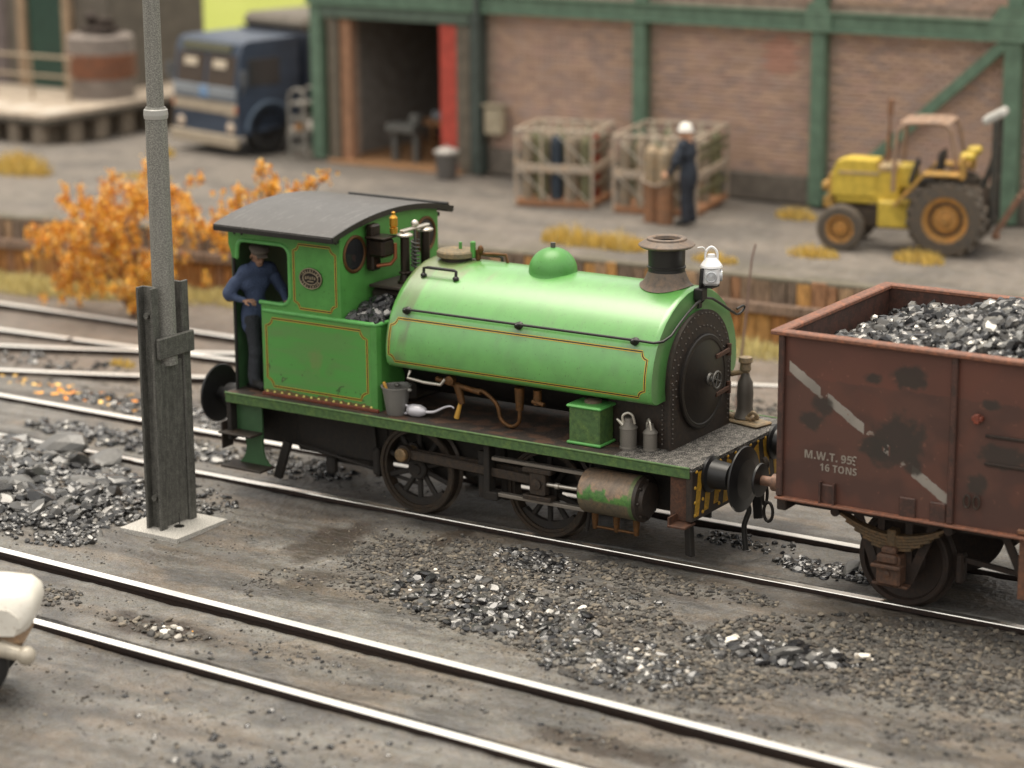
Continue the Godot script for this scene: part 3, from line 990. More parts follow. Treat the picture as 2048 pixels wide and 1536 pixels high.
	mb.turned(Vector3(-0.3, 1.75, 0), Vector3.RIGHT, [Vector2(0.0, 0), Vector2(0.56, 0), Vector2(0.56, 2.8), Vector2(0.0, 2.8)], 40)
	put("boiler", mb, mats["black"], L)
	mb = MB.new()
	mb.box(Vector3(-0.52, 1.72, 0), Vector3(0.56, 1.22, 0.8), 0.05)
	mb.box(Vector3(-0.5, 2.36, 0), Vector3(0.54, 0.03, 0.9), 0.005)
	put("firebox", mb, mats["sooty"], L)
	build_tank(L)
	build_smokebox(L)
	build_cab(L)
	build_fittings(L)


func build_tank(L: Node3D) -> void:
	var mb := MB.new()
	mb.colored = true
	var prof: Array = []
	for p in TANK: prof.append(p)
	for k in range(TANK.size() - 2, -1, -1): prof.append(Vector2(-TANK[k].x, TANK[k].y))
	var rows: Array = []; var cols: Array = []
	var nx := 110
	for i in nx + 1:
		var x := lerpf(TANK_X0, TANK_X1, float(i) / nx)
		var inset: float = 0.018 * pow(1.0 - clampf(minf(x - TANK_X0, TANK_X1 - x) / 0.03, 0, 1), 2.0)
		var line := PackedVector3Array(); var tint := PackedColorArray()
		for p in prof:
			var out := Vector2(p.x, p.y - 1.75).normalized()
			line.append(Vector3(x, p.y - out.y * inset, p.x - out.x * inset))
			var col := lin(86, 156, 70)
			var s := n_fine.get_noise_3d(x * 7.0, p.y * 7.0, p.x * 7.0) * 0.5 + n_fine.get_noise_3d(x * 20.0, p.y * 20.0, p.x * 20.0) * 0.5
			# soot and limescale spilled round the filler, grease where the rail stands, a few smears
			var spill := Vector2((x - 0.02) / 0.55, (Vector2(p.x, p.y - 2.6).length() - 0.2) / 0.35).length()
			col = col.lerp(lin(120, 114, 84), smoothstep(1.05, 0.5, spill + s * 1.3) * 0.7)
			col = col.lerp(lin(98, 108, 80), smoothstep(0.2, 0.34, s) * 0.14)
			for kx in [-0.03, 1.36, 2.72]:                      # grease round the rail knobs
				var kd := Vector3((x - kx) / 0.16, (p.y - 2.19) / 0.1, (absf(p.x) - 0.8) / 0.2).length()
				col = col.lerp(lin(62, 84, 52), smoothstep(1.0, 0.4, kd + s * 0.9) * 0.6)
			if x < 0.05: col = col.lerp(lin(92, 92, 62), smoothstep(-0.1, 0.25, s + (0.0 - x) * 0.8) * 0.6)
			tint.append(col)
		rows.append(line); cols.append(tint)
	mb.surf(rows, false, true, cols)
	mb.col = lin(84, 140, 74)
	for e in [0, nx]:                                           # end plates, hollow over the boiler
		var outer: PackedVector3Array = rows[e]
		var n := outer.size()
		var inner := PackedVector3Array()
		for j in n:
			var a := lerpf(-12.0, 192.0, float(j) / (n - 1))
			inner.append(Vector3(outer[0].x, 1.75 + 0.62 * sin(deg_to_rad(a)), 0.62 * cos(deg_to_rad(a))))
		for j in n - 1:
			if e == 0: mb.quad(outer[j], inner[j], inner[j + 1], outer[j + 1])
			else: mb.quad(inner[j], outer[j], outer[j + 1], inner[j + 1])
		if e == 0: prof = Array(inner)
		else: mb.surf([inner, PackedVector3Array(prof)], false, true)
	for s in [-1.0, 1.0]:
		var a := Vector3(TANK_X0, 1.612, 0.8 * s); var b := Vector3(TANK_X1, 1.612, 0.8 * s)
		var d := Vector3(TANK_X1, 1.62, 0.6 * s); var e := Vector3(TANK_X0, 1.62, 0.6 * s)
		if s > 0: mb.quad(a, e, d, b)
		else: mb.quad(a, b, d, e)
	var tank := put("saddle_tank", mb, mats["tank green"], L)
	lining(tank, -0.19, 1.7, 2.9, 2.15, 0.07, func(u: float, v: float, h: float) -> Vector3: return Vector3(u, v, tank_z(v) + h), 8)
	lining(tank, -0.19, 1.7, 2.9, 2.15, 0.07, func(u: float, v: float, h: float) -> Vector3: return Vector3(2.71 - u, v, -tank_z(v) - h), 8)
	# handrails along the tank and over its front end
	for s in [-1.0, 1.0]:
		var r := MB.new()
		var pts := PackedVector3Array([Vector3(-0.03, 2.255, 0.83 * s), Vector3(0.6, 2.255, 0.83 * s), Vector3(1.4, 2.255, 0.83 * s), Vector3(2.2, 2.255, 0.83 * s), Vector3(2.8, 2.255, 0.83 * s)])
		if s > 0:
			pts.append_array(PackedVector3Array([Vector3(2.95, 2.25, 0.82), Vector3(3.02, 2.26, 0.76), Vector3(3.05, 2.3, 0.65), Vector3(3.05, 2.38, 0.5), Vector3(3.05, 2.46, 0.33), Vector3(3.05, 2.53, 0.14), Vector3(3.05, 2.56, -0.03), Vector3(3.05, 2.52, -0.2), Vector3(3.05, 2.44, -0.37), Vector3(3.05, 2.34, -0.56), Vector3(3.05, 2.26, -0.72)]))
		r.tube(pts, 0.014, 8)
		var hr := put("handrail", r, mats["black"], L)
		for x in [-0.03, 1.36, 2.72]:
			var k := MB.new()
			k.turned(Vector3(x, 2.225, 0.78 * s), Vector3(0, 0.35, s), [Vector2(0.05, 0), Vector2(0.035, 0.02), Vector2(0.02, 0.04), Vector2(0.034, 0.055), Vector2(0.0, 0.085)], 12, true)
			put("knob", k, mats["black"], hr)
	var lo := MB.new()
	lo.tube(curve_through([Vector3(3.05, 2.26, -0.72), Vector3(3.05, 2.25, -0.8), Vector3(3.07, 2.3, -0.87), Vector3(3.07, 2.33, -0.83), Vector3(3.05, 2.31, -0.74)], 5), 0.012, 7)
	lo.turned(Vector3(2.97, 2.54, 0.0), Vector3.RIGHT, [Vector2(0.035, 0), Vector2(0.02, 0.05), Vector2(0.032, 0.07), Vector2(0.0, 0.1)], 10, true)
	put("rail_loop", lo, mats["black"], L)
	lo = MB.new()                                              # grab rails beside the filler
	for s in [-1.0, 1.0]:
		var zz: float = 0.44 * s
		lo.tube(PackedVector3Array([Vector3(-0.05, 2.53, zz * 1.03), Vector3(-0.05, 2.625, zz), Vector3(0.0, 2.635, zz), Vector3(0.17, 2.635, zz), Vector3(0.34, 2.635, zz), Vector3(0.36, 2.625, zz), Vector3(0.36, 2.53, zz * 1.03)]), 0.017, 8)
		for x in [-0.05, 0.36]:
			lo.ball(Vector3(x, 2.55, zz * 1.02), Vector3(0.036, 0.03, 0.036), 10)
	put("grab_rail", lo, mats["black"], L)
	# filler with its lid and clamp
	var f := MB.new()
	f.at(Vector3(0.07, 0, 0)).lathe([Vector2(0.16, 2.55), Vector2(0.165, 2.7)], 32)
	var fl := put("filler", f, mats["sooty"], L)
	f = MB.new()
	f.at(Vector3(0.07, 0, 0)).lathe([Vector2(0.0, 2.69), Vector2(0.2, 2.69), Vector2(0.215, 2.7), Vector2(0.215, 2.745), Vector2(0.2, 2.76), Vector2(0.0, 2.77)], 36)
	put("lid", f, mat("chalky lid", Color8(150, 142, 118), 0.75, 0.0, "worn", 1.2), fl)
	f = MB.new()
	f.rod(Vector3(0.1, 2.76, -0.03), Vector3(0.1, 2.84, -0.03), 0.018)
	f.box(Vector3(0.28, 2.78, 0.0), Vector3(0.05, 0.18, 0.05), 0.01)
	put("catch", f, mats["green"], fl)
	f = MB.new()
	f.box(Vector3(0.32, 2.72, -0.04), Vector3(0.05, 0.12, 0.06), 0.012)
	f.ball(Vector3(0.35, 2.78, -0.04), Vector3(0.035, 0.05, 0.035), 8)
	f.tube(PackedVector3Array([Vector3(0.33, 2.73, -0.05), Vector3(0.5, 2.735, -0.1), Vector3(0.62, 2.735, -0.12), Vector3(0.64, 2.65, -0.12)]), 0.018, 8)
	put("hinge", f, mats["old brass"], fl)
	# dome
	var d := MB.new()
	var dp: Array = []
	for k in 11:
		var a := PI / 2 * k / 10.0
		dp.append(Vector2(0.255 * cos(a), 2.66 + 0.245 * sin(a)))
	dp.push_front(Vector2(0.262, 2.6)); dp.push_front(Vector2(0.32, 2.55))
	d.at(Vector3(1.28, 0, 0)).lathe(dp, 40, true)
	var dome := put("dome", d, mats["green"], L)
	d = MB.new()
	d.rod(Vector3(1.28, 2.9, 0), Vector3(1.28, 2.955, 0), 0.026)
	put("stud", d, mats["iron"], dome)
	# chimney
	var c := MB.new()
	c.at(Vector3(2.63, 0, 0))
	var flare: Array = []
	for k in 9:                                               # skirt, fitted to the curve of the tank top
		var q := k / 8.0
		var line := PackedVector3Array()
		for j in 44:
			var a := TAU * j / 44
			var r := lerpf(0.275, 0.19, pow(q, 0.55))
			var z := r * sin(a)
			line.append(Vector3(r * cos(a), 2.668 - 0.62 * z * z * (1.0 - q) + 0.13 * q, z))
		flare.append(line)
	c.surf(flare, true, true)
	put("chimney_skirt", c, mat("ashy iron", Color8(140, 130, 122), 0.6, 0.1, "worn", 1.0), L)
	c = MB.new()
	c.at(Vector3(2.63, 0, 0)).lathe([Vector2(0.19, 2.78), Vector2(0.186, 2.83), Vector2(0.196, 2.835), Vector2(0.196, 2.85), Vector2(0.186, 2.855), Vector2(0.19, 3.04)], 44)
	c.lathe([Vector2(0.12, 3.1), Vector2(0.12, 2.72)], 36)
	var ch := put("chimney", c, mats["black"], L)
	c = MB.new()
	c.at(Vector3(2.63, 0, 0)).lathe([Vector2(0.19, 3.035), Vector2(0.262, 3.045), Vector2(0.288, 3.065), Vector2(0.284, 3.075), Vector2(0.215, 3.112), Vector2(0.205, 3.117), Vector2(0.2, 3.135), Vector2(0.19, 3.14), Vector2(0.155, 3.14), Vector2(0.14, 3.13), Vector2(0.12, 3.05)], 48)
	put("chimney_cap", c, mats["ashy iron"], ch)


func smoke_outline(h: float, y0: float) -> PackedVector2Array:
	var p := PackedVector2Array([Vector2(-h + 0.02, y0), Vector2(h - 0.02, y0)])
	p.append_array(arc(Vector2(0, 1.79), h, 0, 180, 28))
	return p


func build_smokebox(L: Node3D) -> void:
	var mb := MB.new()
	mb.at(Vector3(2.3, 0, 0), Vector3(0, PI / 2, 0))
	mb.prism(smoke_outline(0.615, HP), 0.0, 0.71)
	var sb := put("smokebox", mb, mats["sooty"], L)
	mb = MB.new()
	mb.at(Vector3(3.01, 0, 0), Vector3(0, PI / 2, 0))
	mb.prism(smoke_outline(0.645, HP), 0.0, 0.03)
	put("front_plate", mb, mats["sooty"], sb)
	var pts: Array = []
	for k in 13:
		pts.append(Vector3(3.04, 1.18 + 0.05 * k, 0.585)); pts.append(Vector3(3.04, 1.18 + 0.05 * k, -0.585))
	for k in 25:
		var a := deg_to_rad(180.0 * k / 24)
		pts.append(Vector3(3.04, 1.8 + 0.6 * sin(a), 0.6 * cos(a)))
	for k in 24:
		var a := deg_to_rad(-10 + 200.0 * k / 23)
		pts.append(Vector3(3.04, 1.74 + 0.53 * sin(a), 0.525 * cos(a)))
	rivets(sb, pts, Vector3.RIGHT, 0.0125, mat("rivet iron", Color8(84, 78, 72), 0.45, 0.4))
	var pts2: Array = []
	for k in 12:
		pts2.append(Vector3(2.94, 1.17 + 0.05 * k, 0.618))
	rivets(sb, pts2, Vector3.BACK, 0.0125, mats["rivet iron"])
	mb = MB.new()
	var prof: Array = [Vector2(0.487, 0.0), Vector2(0.487, 0.028), Vector2(0.475, 0.036), Vector2(0.44, 0.036), Vector2(0.43, 0.03)]
	for k in 7:
		var q := k / 6.0
		prof.append(Vector2(0.42 * (1.0 - q), 0.03 + 0.062 * sin(q * PI / 2)))
	mb.turned(Vector3(3.04, 1.70, -0.01), Vector3.RIGHT, prof, 52)
	var door := put("smokebox_door", mb, mat("door black", Color8(42, 39, 37), 0.48, 0.1, "worn", 1.1), sb)
	mb = MB.new()
	mb.rod(Vector3(3.1, 1.73, -0.02), Vector3(3.2, 1.73, -0.02), 0.03)
	mb.rod(Vector3(3.12, 1.73, -0.02), Vector3(3.15, 1.73, -0.02), 0.07, 0.06)
	var ring := PackedVector3Array()
	for k in 21:
		ring.append(Vector3(3.21, 1.73 + 0.085 * sin(TAU * k / 20), -0.02 + 0.085 * cos(TAU * k / 20)))
	mb.tube(ring, 0.013, 8)
	for k in 4:
		mb.rod(Vector3(3.21, 1.73, -0.02), Vector3(3.21, 1.73 + 0.085 * sin(TAU * k / 4 + 0.4), -0.02 + 0.085 * cos(TAU * k / 4 + 0.4)), 0.01, 0.01, 6)
	put("handwheel", mb, mats["iron"], door)
	for y in [1.52, 1.92]:
		mb = MB.new()
		mb.bar(Vector3(3.105, y, -0.2), Vector3(3.07, y, -0.55), 0.02, 0.05, 0.006)
		mb.rod(Vector3(3.06, y - 0.06, -0.56), Vector3(3.06, y + 0.06, -0.56), 0.026)
		put("hinge_strap", mb, mats["rusty iron"], door)
	# lamp bracket on top of the front plate
	mb = MB.new()
	mb.bar(Vector3(3.0, 2.45, -0.02), Vector3(3.03, 2.86, -0.02), 0.07, 0.018)
	mb.box(Vector3(3.06, 2.665, -0.12), Vector3(0.14, 0.02, 0.16))
	mb.box(Vector3(3.02, 2.6, 0.0), Vector3(0.1, 0.12, 0.12), 0.01)
	put("lamp_bracket", mb, mats["black"], sb)


func build_cab(L: Node3D) -> void:
	var mb: MB
	var cab := Node3D.new()
	cab.name = "cab"
	L.add_child(cab)
	for s in [-1.0, 1.0]:
		var side := PackedVector2Array([Vector2(-0.8, 2.05), Vector2(-0.8, 2.95), Vector2(-2.31, 2.95), Vector2(-2.31, 2.74), Vector2(-2.26, 2.6), Vector2(-2.19, 2.58)])
		side.append_array(arc(Vector2(-2.1, 2.71), 0.09, 180, 90, 5))
		side.append_array(arc(Vector2(-1.6, 2.68), 0.12, 90, 0, 7))
		side.append_array(arc(Vector2(-1.6, 2.26), 0.12, 0, -90, 7))
		side.append_array([Vector2(-1.88, 2.14), Vector2(-1.88, 2.05)])
		mb = MB.new()
		mb.prism(side, 0.9 * s - 0.0125, 0.9 * s + 0.0125)
		var sh := put("side_sheet", mb, mats["green"], cab)
		var bead := PackedVector3Array()
		for p in PackedVector2Array([Vector2(-2.2, 2.6)]) + arc(Vector2(-2.1, 2.71), 0.09, 180, 90, 5) + arc(Vector2(-1.6, 2.68), 0.12, 90, 0, 7) + arc(Vector2(-1.6, 2.26), 0.12, 0, -90, 7) + PackedVector2Array([Vector2(-1.9, 2.14)]):
			bead.append(Vector3(p.x, p.y, 0.905 * s))
		mb = MB.new()
		mb.tube(bead, 0.024, 10)
		put("window_bead", mb, mat("bright green", Color8(92, 164, 86), 0.35, 0.0, "paint", 0.8), sh)
		if s > 0:
			lining(sh, -1.42, 2.13, -0.86, 2.83, 0.07, func(u: float, v: float, h: float) -> Vector3: return Vector3(u, v, 0.9125 + h))
			# oval works plate, its lettering too worn to read
			mb = MB.new()
			var oval := PackedVector2Array()
			for k in 30:
				oval.append(Vector2(-1.185 + 0.15 * cos(TAU * k / 30), 2.475 + 0.115 * sin(TAU * k / 30)))
			mb.prism(oval, 0.905, 0.93)
			var pl := put("works_plate", mb, mat("plate black", Color8(48, 44, 42), 0.5, 0.3, "worn", 2.0), sh)
			mb = MB.new()
			for r in [Vector2(0.145, 0.11), Vector2(0.1, 0.066)]:
				var loop := PackedVector3Array()
				for k in 31:
					loop.append(Vector3(-1.185 + r.x * cos(TAU * k / 30), 2.475 + r.y * sin(TAU * k / 30), 0.931))
				mb.tube(loop, 0.0065, 6)
			for k in 22:
				var a := TAU * (k + 0.5) / 22
				if absf(sin(a)) < 0.2: continue
				mb.at(Vector3(-1.185 + 0.122 * cos(a), 2.475 + 0.088 * sin(a), 0.932), Vector3(0, 0, a)).box(Vector3.ZERO, Vector3(0.022, 0.006 + 0.006 * (k % 3), 0.008))
			mb.at(Vector3.ZERO)
			for k in 5:
				mb.box(Vector3(-1.245 + 0.03 * k, 2.48 + 0.006 * (k % 2), 0.932), Vector3(0.016, 0.03, 0.008))
			mb.box(Vector3(-1.185, 2.445, 0.932), Vector3(0.08, 0.012, 0.008))
			put("raised_rim", mb, mat("plate metal", Color8(150, 138, 116), 0.45, 0.6), pl)
		var pts: Array = []
		for k in 6: pts.append(Vector3(-1.45 + 0.12 * k, 2.885, 0.9125 * s))
		for x in [-2.22, -2.12]: pts.append(Vector3(x, 2.87, 0.9125 * s))
		rivets(sh, pts, Vector3(0, 0, s), 0.017, mats["black"])
		# bunker
		mb = MB.new()
		var bo := PackedVector2Array([Vector2(-1.88, 0.9125 * s), Vector2(-0.42, 0.9125 * s), Vector2(-0.36, 0.895 * s), Vector2(-0.34, 0.84 * s), Vector2(-0.34, 0.42 * s), Vector2(-0.36, 0.42 * s), Vector2(-0.36, 0.82 * s), Vector2(-0.42, 0.885 * s), Vector2(-1.86, 0.885 * s), Vector2(-1.86, 0.42 * s), Vector2(-1.88, 0.42 * s)])
		mb.at(Vector3.ZERO, Vector3(PI / 2, 0, 0))
		mb.prism(bo, -2.05, -HP)
		var bk := put("bunker", mb, mats["green"], cab)
		mb = MB.new()
		mb.tube(PackedVector3Array([Vector3(-1.88, 2.055, 0.5 * s), Vector3(-1.88, 2.055, 0.85 * s), Vector3(-1.86, 2.055, 0.9 * s), Vector3(-1.6, 2.055, 0.905 * s), Vector3(-1.0, 2.055, 0.905 * s), Vector3(-0.44, 2.055, 0.905 * s), Vector3(-0.37, 2.055, 0.885 * s), Vector3(-0.345, 2.055, 0.83 * s), Vector3(-0.345, 2.055, 0.42 * s)]), 0.026, 10)
		put("top_bead", mb, mats["bright green"], bk)
		if s > 0:
			lining(bk, -1.82, 1.22, -0.47, 1.98, 0.085, func(u: float, v: float, h: float) -> Vector3: return Vector3(u, v, 0.914 + h))
			var rp: Array = []
			for k in 15: rp.append(Vector3(-1.83 + 0.1 * k, 1.152, 0.9125))
			rivets(bk, rp, Vector3.BACK, 0.018, mat("rivet top", Color8(186, 176, 96), 0.45, 0.3), true)
			mb = MB.new()
			mb.quad(Vector3(-1.878, HP, 0.9137), Vector3(-0.425, HP, 0.9137), Vector3(-0.425, 2.05, 0.9137), Vector3(-1.878, 2.05, 0.9137))
			put("side_paint", mb, bunker_paint(), bk)
			mb = MB.new()
			mb.box(Vector3(-1.1, HP + 0.018, 0.93), Vector3(1.56, 0.036, 0.036), 0.006)
			put("foot_angle", mb, mat("rust angle", Color8(132, 74, 52), 0.75, 0.0, "worn", 1.3), bk)
		mb = MB.new()
		mb.tube(PackedVector3Array([Vector3(-2.27, HP, 0.89 * s), Vector3(-2.265, 1.8, 0.89 * s), Vector3(-2.26, 2.62, 0.89 * s)]), 0.018, 8)
		put("pillar", mb, mats["black"], cab)
		mb = MB.new()
		mb.ball(Vector3(-2.36, 2.13, 0.86 * s), Vector3(0.07, 0.05, 0.05), 10)
		mb.rod(Vector3(-2.31, 2.13, 0.86 * s), Vector3(-2.2, 2.15, 0.86 * s), 0.02)
		put("door_knob", mb, mats["old brass"], cab)
	# front and back plates, floor and roof
	var up := PackedVector2Array([Vector2(-0.9, 1.9), Vector2(0.9, 1.9)])
	for k in 19:
		var z := lerpf(0.9, -0.9, k / 18.0)
		up.append(Vector2(z, 3.115 - 0.12 * z * z / 1.25))
	mb = MB.new()
	mb.at(Vector3(-0.82, 0, 0), Vector3(0, PI / 2, 0)).prism(up, 0.0, 0.022)
	var fp := put("front_sheet", mb, mats["green"], cab)
	for s in [-1.0, 1.0]:
		mb = MB.new()
		mb.turned(Vector3(-0.799, 2.735, 0.66 * s), Vector3.RIGHT, [Vector2(0.205, 0), Vector2(0.205, 0.012), Vector2(0.185, 0.022), Vector2(0.17, 0.014), Vector2(0.165, 0.004)], 36)
		var ring := put("spectacle_ring", mb, mats["old brass"], fp)
		mb = MB.new()
		mb.turned(Vector3(-0.798, 2.735, 0.66 * s), Vector3.RIGHT, [Vector2(0.17, 0), Vector2(0.17, 0.004), Vector2(0.0, 0.004)], 30)
		put("pane", mb, mats["spectacle glass"], ring)
	var low := PackedVector2Array([Vector2(-0.88, HP), Vector2(0.88, HP), Vector2(0.88, 2.9)])
	for k in 11:
		var z := lerpf(0.88, -0.88, k / 10.0)
		low.append(Vector2(z, 3.1 - 0.12 * z * z / 1.25))
	mb = MB.new()
	mb.at(Vector3(-2.3, 0, 0), Vector3(0, PI / 2, 0)).prism(low, 0.0, 0.02)
	put("back_sheet", mb, mats["dark green"], cab)  # darker green paints in the shade inside the cab
	mb = MB.new()
	mb.box(Vector3(-0.95, 1.9, 0), Vector3(0.2, 1.5, 1.2), 0.1)
	mb.box(Vector3(-1.5, HP + 0.02, 0), Vector3(1.5, 0.04, 1.5))
	mb.rod(Vector3(-1.08, 2.1, 0.3), Vector3(-1.3, 2.1, 0.3), 0.03)
	put("backhead", mb, mats["black"], cab)
	var ro := PackedVector2Array()
	for k in 41:
		var z := lerpf(1.12, -1.12, k / 40.0)
		ro.append(Vector2(z, 3.142 - 0.15 * z * z / 1.25))
	for k in 41:
		var z := lerpf(-1.12, 1.12, k / 40.0)
		ro.append(Vector2(z, 3.112 - 0.15 * z * z / 1.25))
	mb = MB.new()
	mb.at(Vector3(-2.34, 0, 0), Vector3(0, PI / 2, 0)).prism(ro, 0.0, 1.6)
	var roof := put("roof", mb, mats["roof black"], cab)
	mb = MB.new()
	for s in [-1.0, 1.0]:
		mb.box(Vector3(-1.54, 2.95, 1.11 * s), Vector3(1.61, 0.055, 0.025), 0.006)
		mb.box(Vector3(-1.56, 2.915, 0.94 * s), Vector3(1.5, 0.045, 0.06))
	mb.tube(PackedVector3Array([Vector3(-2.1, 3.03, -1.02), Vector3(-1.5, 3.03, -1.02), Vector3(-0.73, 3.03, -1.02)]), 0.02)
	for k in 20:                                              # lip along the front edge
		var z0 := lerpf(1.12, -1.12, k / 20.0); var z1 := lerpf(1.12, -1.12, (k + 1) / 20.0)
		mb.bar(Vector3(-0.735, 3.112 - 0.15 * z0 * z0 / 1.25, z0), Vector3(-0.735, 3.112 - 0.15 * z1 * z1 / 1.25, z1), 0.022, 0.06)
	put("gutter", mb, mats["black"], roof)


func bunker_paint() -> StandardMaterial3D:                    # chipped and rust flecked paint of the bunker side
	var w := 512; var h := 330
	var im := Image.create(w, h, false, Image.FORMAT_RGB8)
	for j in h:
		var y := lerpf(2.05, HP, (j + 0.5) / h)
		for i in w:
			var x := lerpf(-1.878, -0.425, (i + 0.5) / w)
			var n1 := n_fine.get_noise_2d(x * 5.0, y * 5.0); var n2 := n_fine.get_noise_2d(x * 34.0, y * 34.0); var n3 := n_fine.get_noise_2d(x * 2.0 + 7.0, y * 14.0)
			var c := Color8(80, 144, 68).lerp(Color8(88, 138, 72), smoothstep(-0.2, 0.3, n3))
			c = c.lerp(Color8(96, 128, 74), smoothstep(0.25, 0.5, n1) * 0.4)
			var low := 0.0
			for s in [[-0.85, 1.27, 0.22, 0.12], [-0.62, 1.25, 0.16, 0.12], [-1.62, 1.32, 0.14, 0.1], [-0.5, 1.9, 0.1, 0.1], [-1.8, 1.45, 0.07, 0.3]]:
				low = maxf(low, 1.0 - Vector2((x - s[0]) / s[2], (y - s[1]) / s[3]).length())
			if n2 > 0.66 - maxf(low, 0.0) * 0.5: c = c.lerp(Color8(60, 74, 46), 0.7)
			var rub := Vector2((x + 1.17) / 0.13, (y - 1.53) / 0.16).length() + n1 * 0.7 + n2 * 0.3
			c = c.lerp(Color8(122, 126, 80), smoothstep(1.0, 0.2, rub) * 0.5)
			if y < 1.18 + 0.03 * n1 + 0.02 * n2: c = c.lerp(Color8(104, 70, 50), 0.75)
			if n2 > 0.7 and n1 < -0.1: c = c.lerp(Color8(150, 170, 120), 0.6)
			im.set_pixel(i, j, c)
	var m := StandardMaterial3D.new()
	m.resource_name = "bunker paint"
	m.albedo_texture = ImageTexture.create_from_image(im)
	m.roughness = 0.42
	return m


func build_fittings(L: Node3D) -> void:
	# safety valves between the cab and the tank
	var o := Node3D.new()
	o.name = "safety_valves"
	L.add_child(o)
	var mb := MB.new()
	for z in [0.19, -0.19]:
		mb = MB.new()
		mb.turned(Vector3(-0.47, 2.37, z), Vector3.UP, [Vector2(0.085, 0), Vector2(0.085, 0.03), Vector2(0.065, 0.04), Vector2(0.055, 0.1), Vector2(0.072, 0.11), Vector2(0.072, 0.125), Vector2(0.052, 0.135), Vector2(0.05, 0.5), Vector2(0.07, 0.52)], 18)
		put("column", mb, mat("oily iron", Color8(62, 56, 52), 0.35, 0.5, "worn", 1.8), o)
	mb = MB.new()
	for z in [0.19, -0.19]:
		mb.turned(Vector3(-0.47, 2.88, z), Vector3.UP, [Vector2(0.07, 0), Vector2(0.09, 0.01), Vector2(0.09, 0.025), Vector2(0.06, 0.04), Vector2(0.0, 0.055)], 18)
	mb.bar(Vector3(-0.47, 2.945, 0.25), Vector3(-0.47, 2.945, -0.25), 0.06, 0.03, 0.01)
	mb.ball(Vector3(-0.47, 2.99, 0.0), Vector3(0.045, 0.045, 0.045), 10)
	put("cap", mb, mats["bright steel"], o)
	mb = MB.new()
	var coil := PackedVector3Array()
	for k in 85:
		var a := TAU * k / 12.0
		coil.append(Vector3(-0.47 + 0.042 * cos(a), 2.52 + 0.3 * k / 84.0, 0.042 * sin(a)))
	mb.tube(coil, 0.011, 6)
	mb.rod(Vector3(-0.47, 2.4, 0), Vector3(-0.47, 2.93, 0), 0.016)
	put("spring", mb, mats["iron"], o)
	o = Node3D.new()
	o.name = "whistle"
	L.add_child(o)
	mb = MB.new()
	mb.turned(Vector3(-0.52, 2.93, 0.32), Vector3.UP, [Vector2(0.04, 0), Vector2(0.045, 0.06), Vector2(0.03, 0.07), Vector2(0.045, 0.085), Vector2(0.045, 0.17), Vector2(0.02, 0.2), Vector2(0.022, 0.23), Vector2(0.0, 0.24)], 14, false)
	put("bell", mb, mats["brass"], o)
	mb = MB.new()
	mb.box(Vector3(-0.62, 2.79, 0.42), Vector3(0.22, 0.2, 0.22), 0.03)
	mb.box(Vector3(-0.62, 2.9, 0.42), Vector3(0.25, 0.025, 0.25), 0.008)
	mb.box(Vector3(-0.72, 2.78, 0.42), Vector3(0.1, 0.5, 0.16), 0.02)
	put("lubricator", mb, mats["oily iron"], o)
	mb = MB.new()
	mb.tube(PackedVector3Array([Vector3(-0.52, 2.82, 0.3), Vector3(-0.52, 2.66, 0.3), Vector3(-0.55, 2.6, 0.34), Vector3(-0.68, 2.58, 0.42)]), 0.022, 8)
	put("pipe", mb, mat("copper", Color8(150, 92, 62), 0.45, 0.6), o)
	# sandbox on the plate
	o = Node3D.new()
	o.name = "sandbox"
	L.add_child(o)
	mb = MB.new()
	mb.box(Vector3(2.2, HP + 0.2, 0.76), Vector3(0.36, 0.38, 0.28), 0.012)
	put("body", mb, mats["dirty green"], o)
	mb = MB.new()
	mb.box(Vector3(2.2, HP + 0.4, 0.76), Vector3(0.41, 0.035, 0.33), 0.016)
	mb.box(Vector3(2.2, HP + 0.02, 0.76), Vector3(0.4, 0.03, 0.32), 0.01)
	put("rim", mb, mats["bright green"], o)
	mb = MB.new()
	mb.turned(Vector3(2.2, HP + 0.415, 0.72), Vector3.UP, [Vector2(0.09, 0), Vector2(0.09, 0.025), Vector2(0.07, 0.035), Vector2(0.0, 0.045)], 20)
	put("lid", mb, mats["ashy iron"], o)
	# pipes, injector and clack under the tank
	o = Node3D.new()
	o.name = "injector"
	L.add_child(o)
	mb = MB.new()
	mb.turned(Vector3(0.5, 1.55, 0.74), Vector3(0.1, 0, 1), [Vector2(0.05, 0), Vector2(0.05, 0.08), Vector2(0.0, 0.09)], 12)
	mb.rod(Vector3(0.56, 1.5, 0.74), Vector3(0.62, 1.3, 0.74), 0.045, 0.035)
	mb.rod(Vector3(0.3, 1.53, 0.74), Vector3(0.85, 1.45, 0.74), 0.03)
	mb.tube(curve_through([Vector3(0.7, 1.47, 0.74), Vector3(0.9, 1.46, 0.74), Vector3(1.05, 1.35, 0.74), Vector3(1.1, 1.2, 0.74), Vector3(1.22, 1.14, 0.74), Vector3(1.32, 1.2, 0.74), Vector3(1.33, 1.35, 0.74)], 6), 0.022, 8)
	mb.rod(Vector3(1.33, 1.33, 0.74), Vector3(1.33, 1.57, 0.74), 0.04, 0.055)
	mb.rod(Vector3(1.55, 1.42, 0.74), Vector3(1.55, 1.57, 0.74), 0.045)
	mb.rod(Vector3(1.5, 1.45, 0.76), Vector3(1.64, 1.43, 0.76), 0.025)
	put("body", mb, mats["old brass"], o)
	mb = MB.new()
	mb.rod(Vector3(0.53, HP + 0.02, 0.72), Vector3(0.6, 1.34, 0.73), 0.03, 0.018)
	put("handle", mb, mat("yellow handle", Color8(206, 158, 72), 0.5), o)
	mb = MB.new()
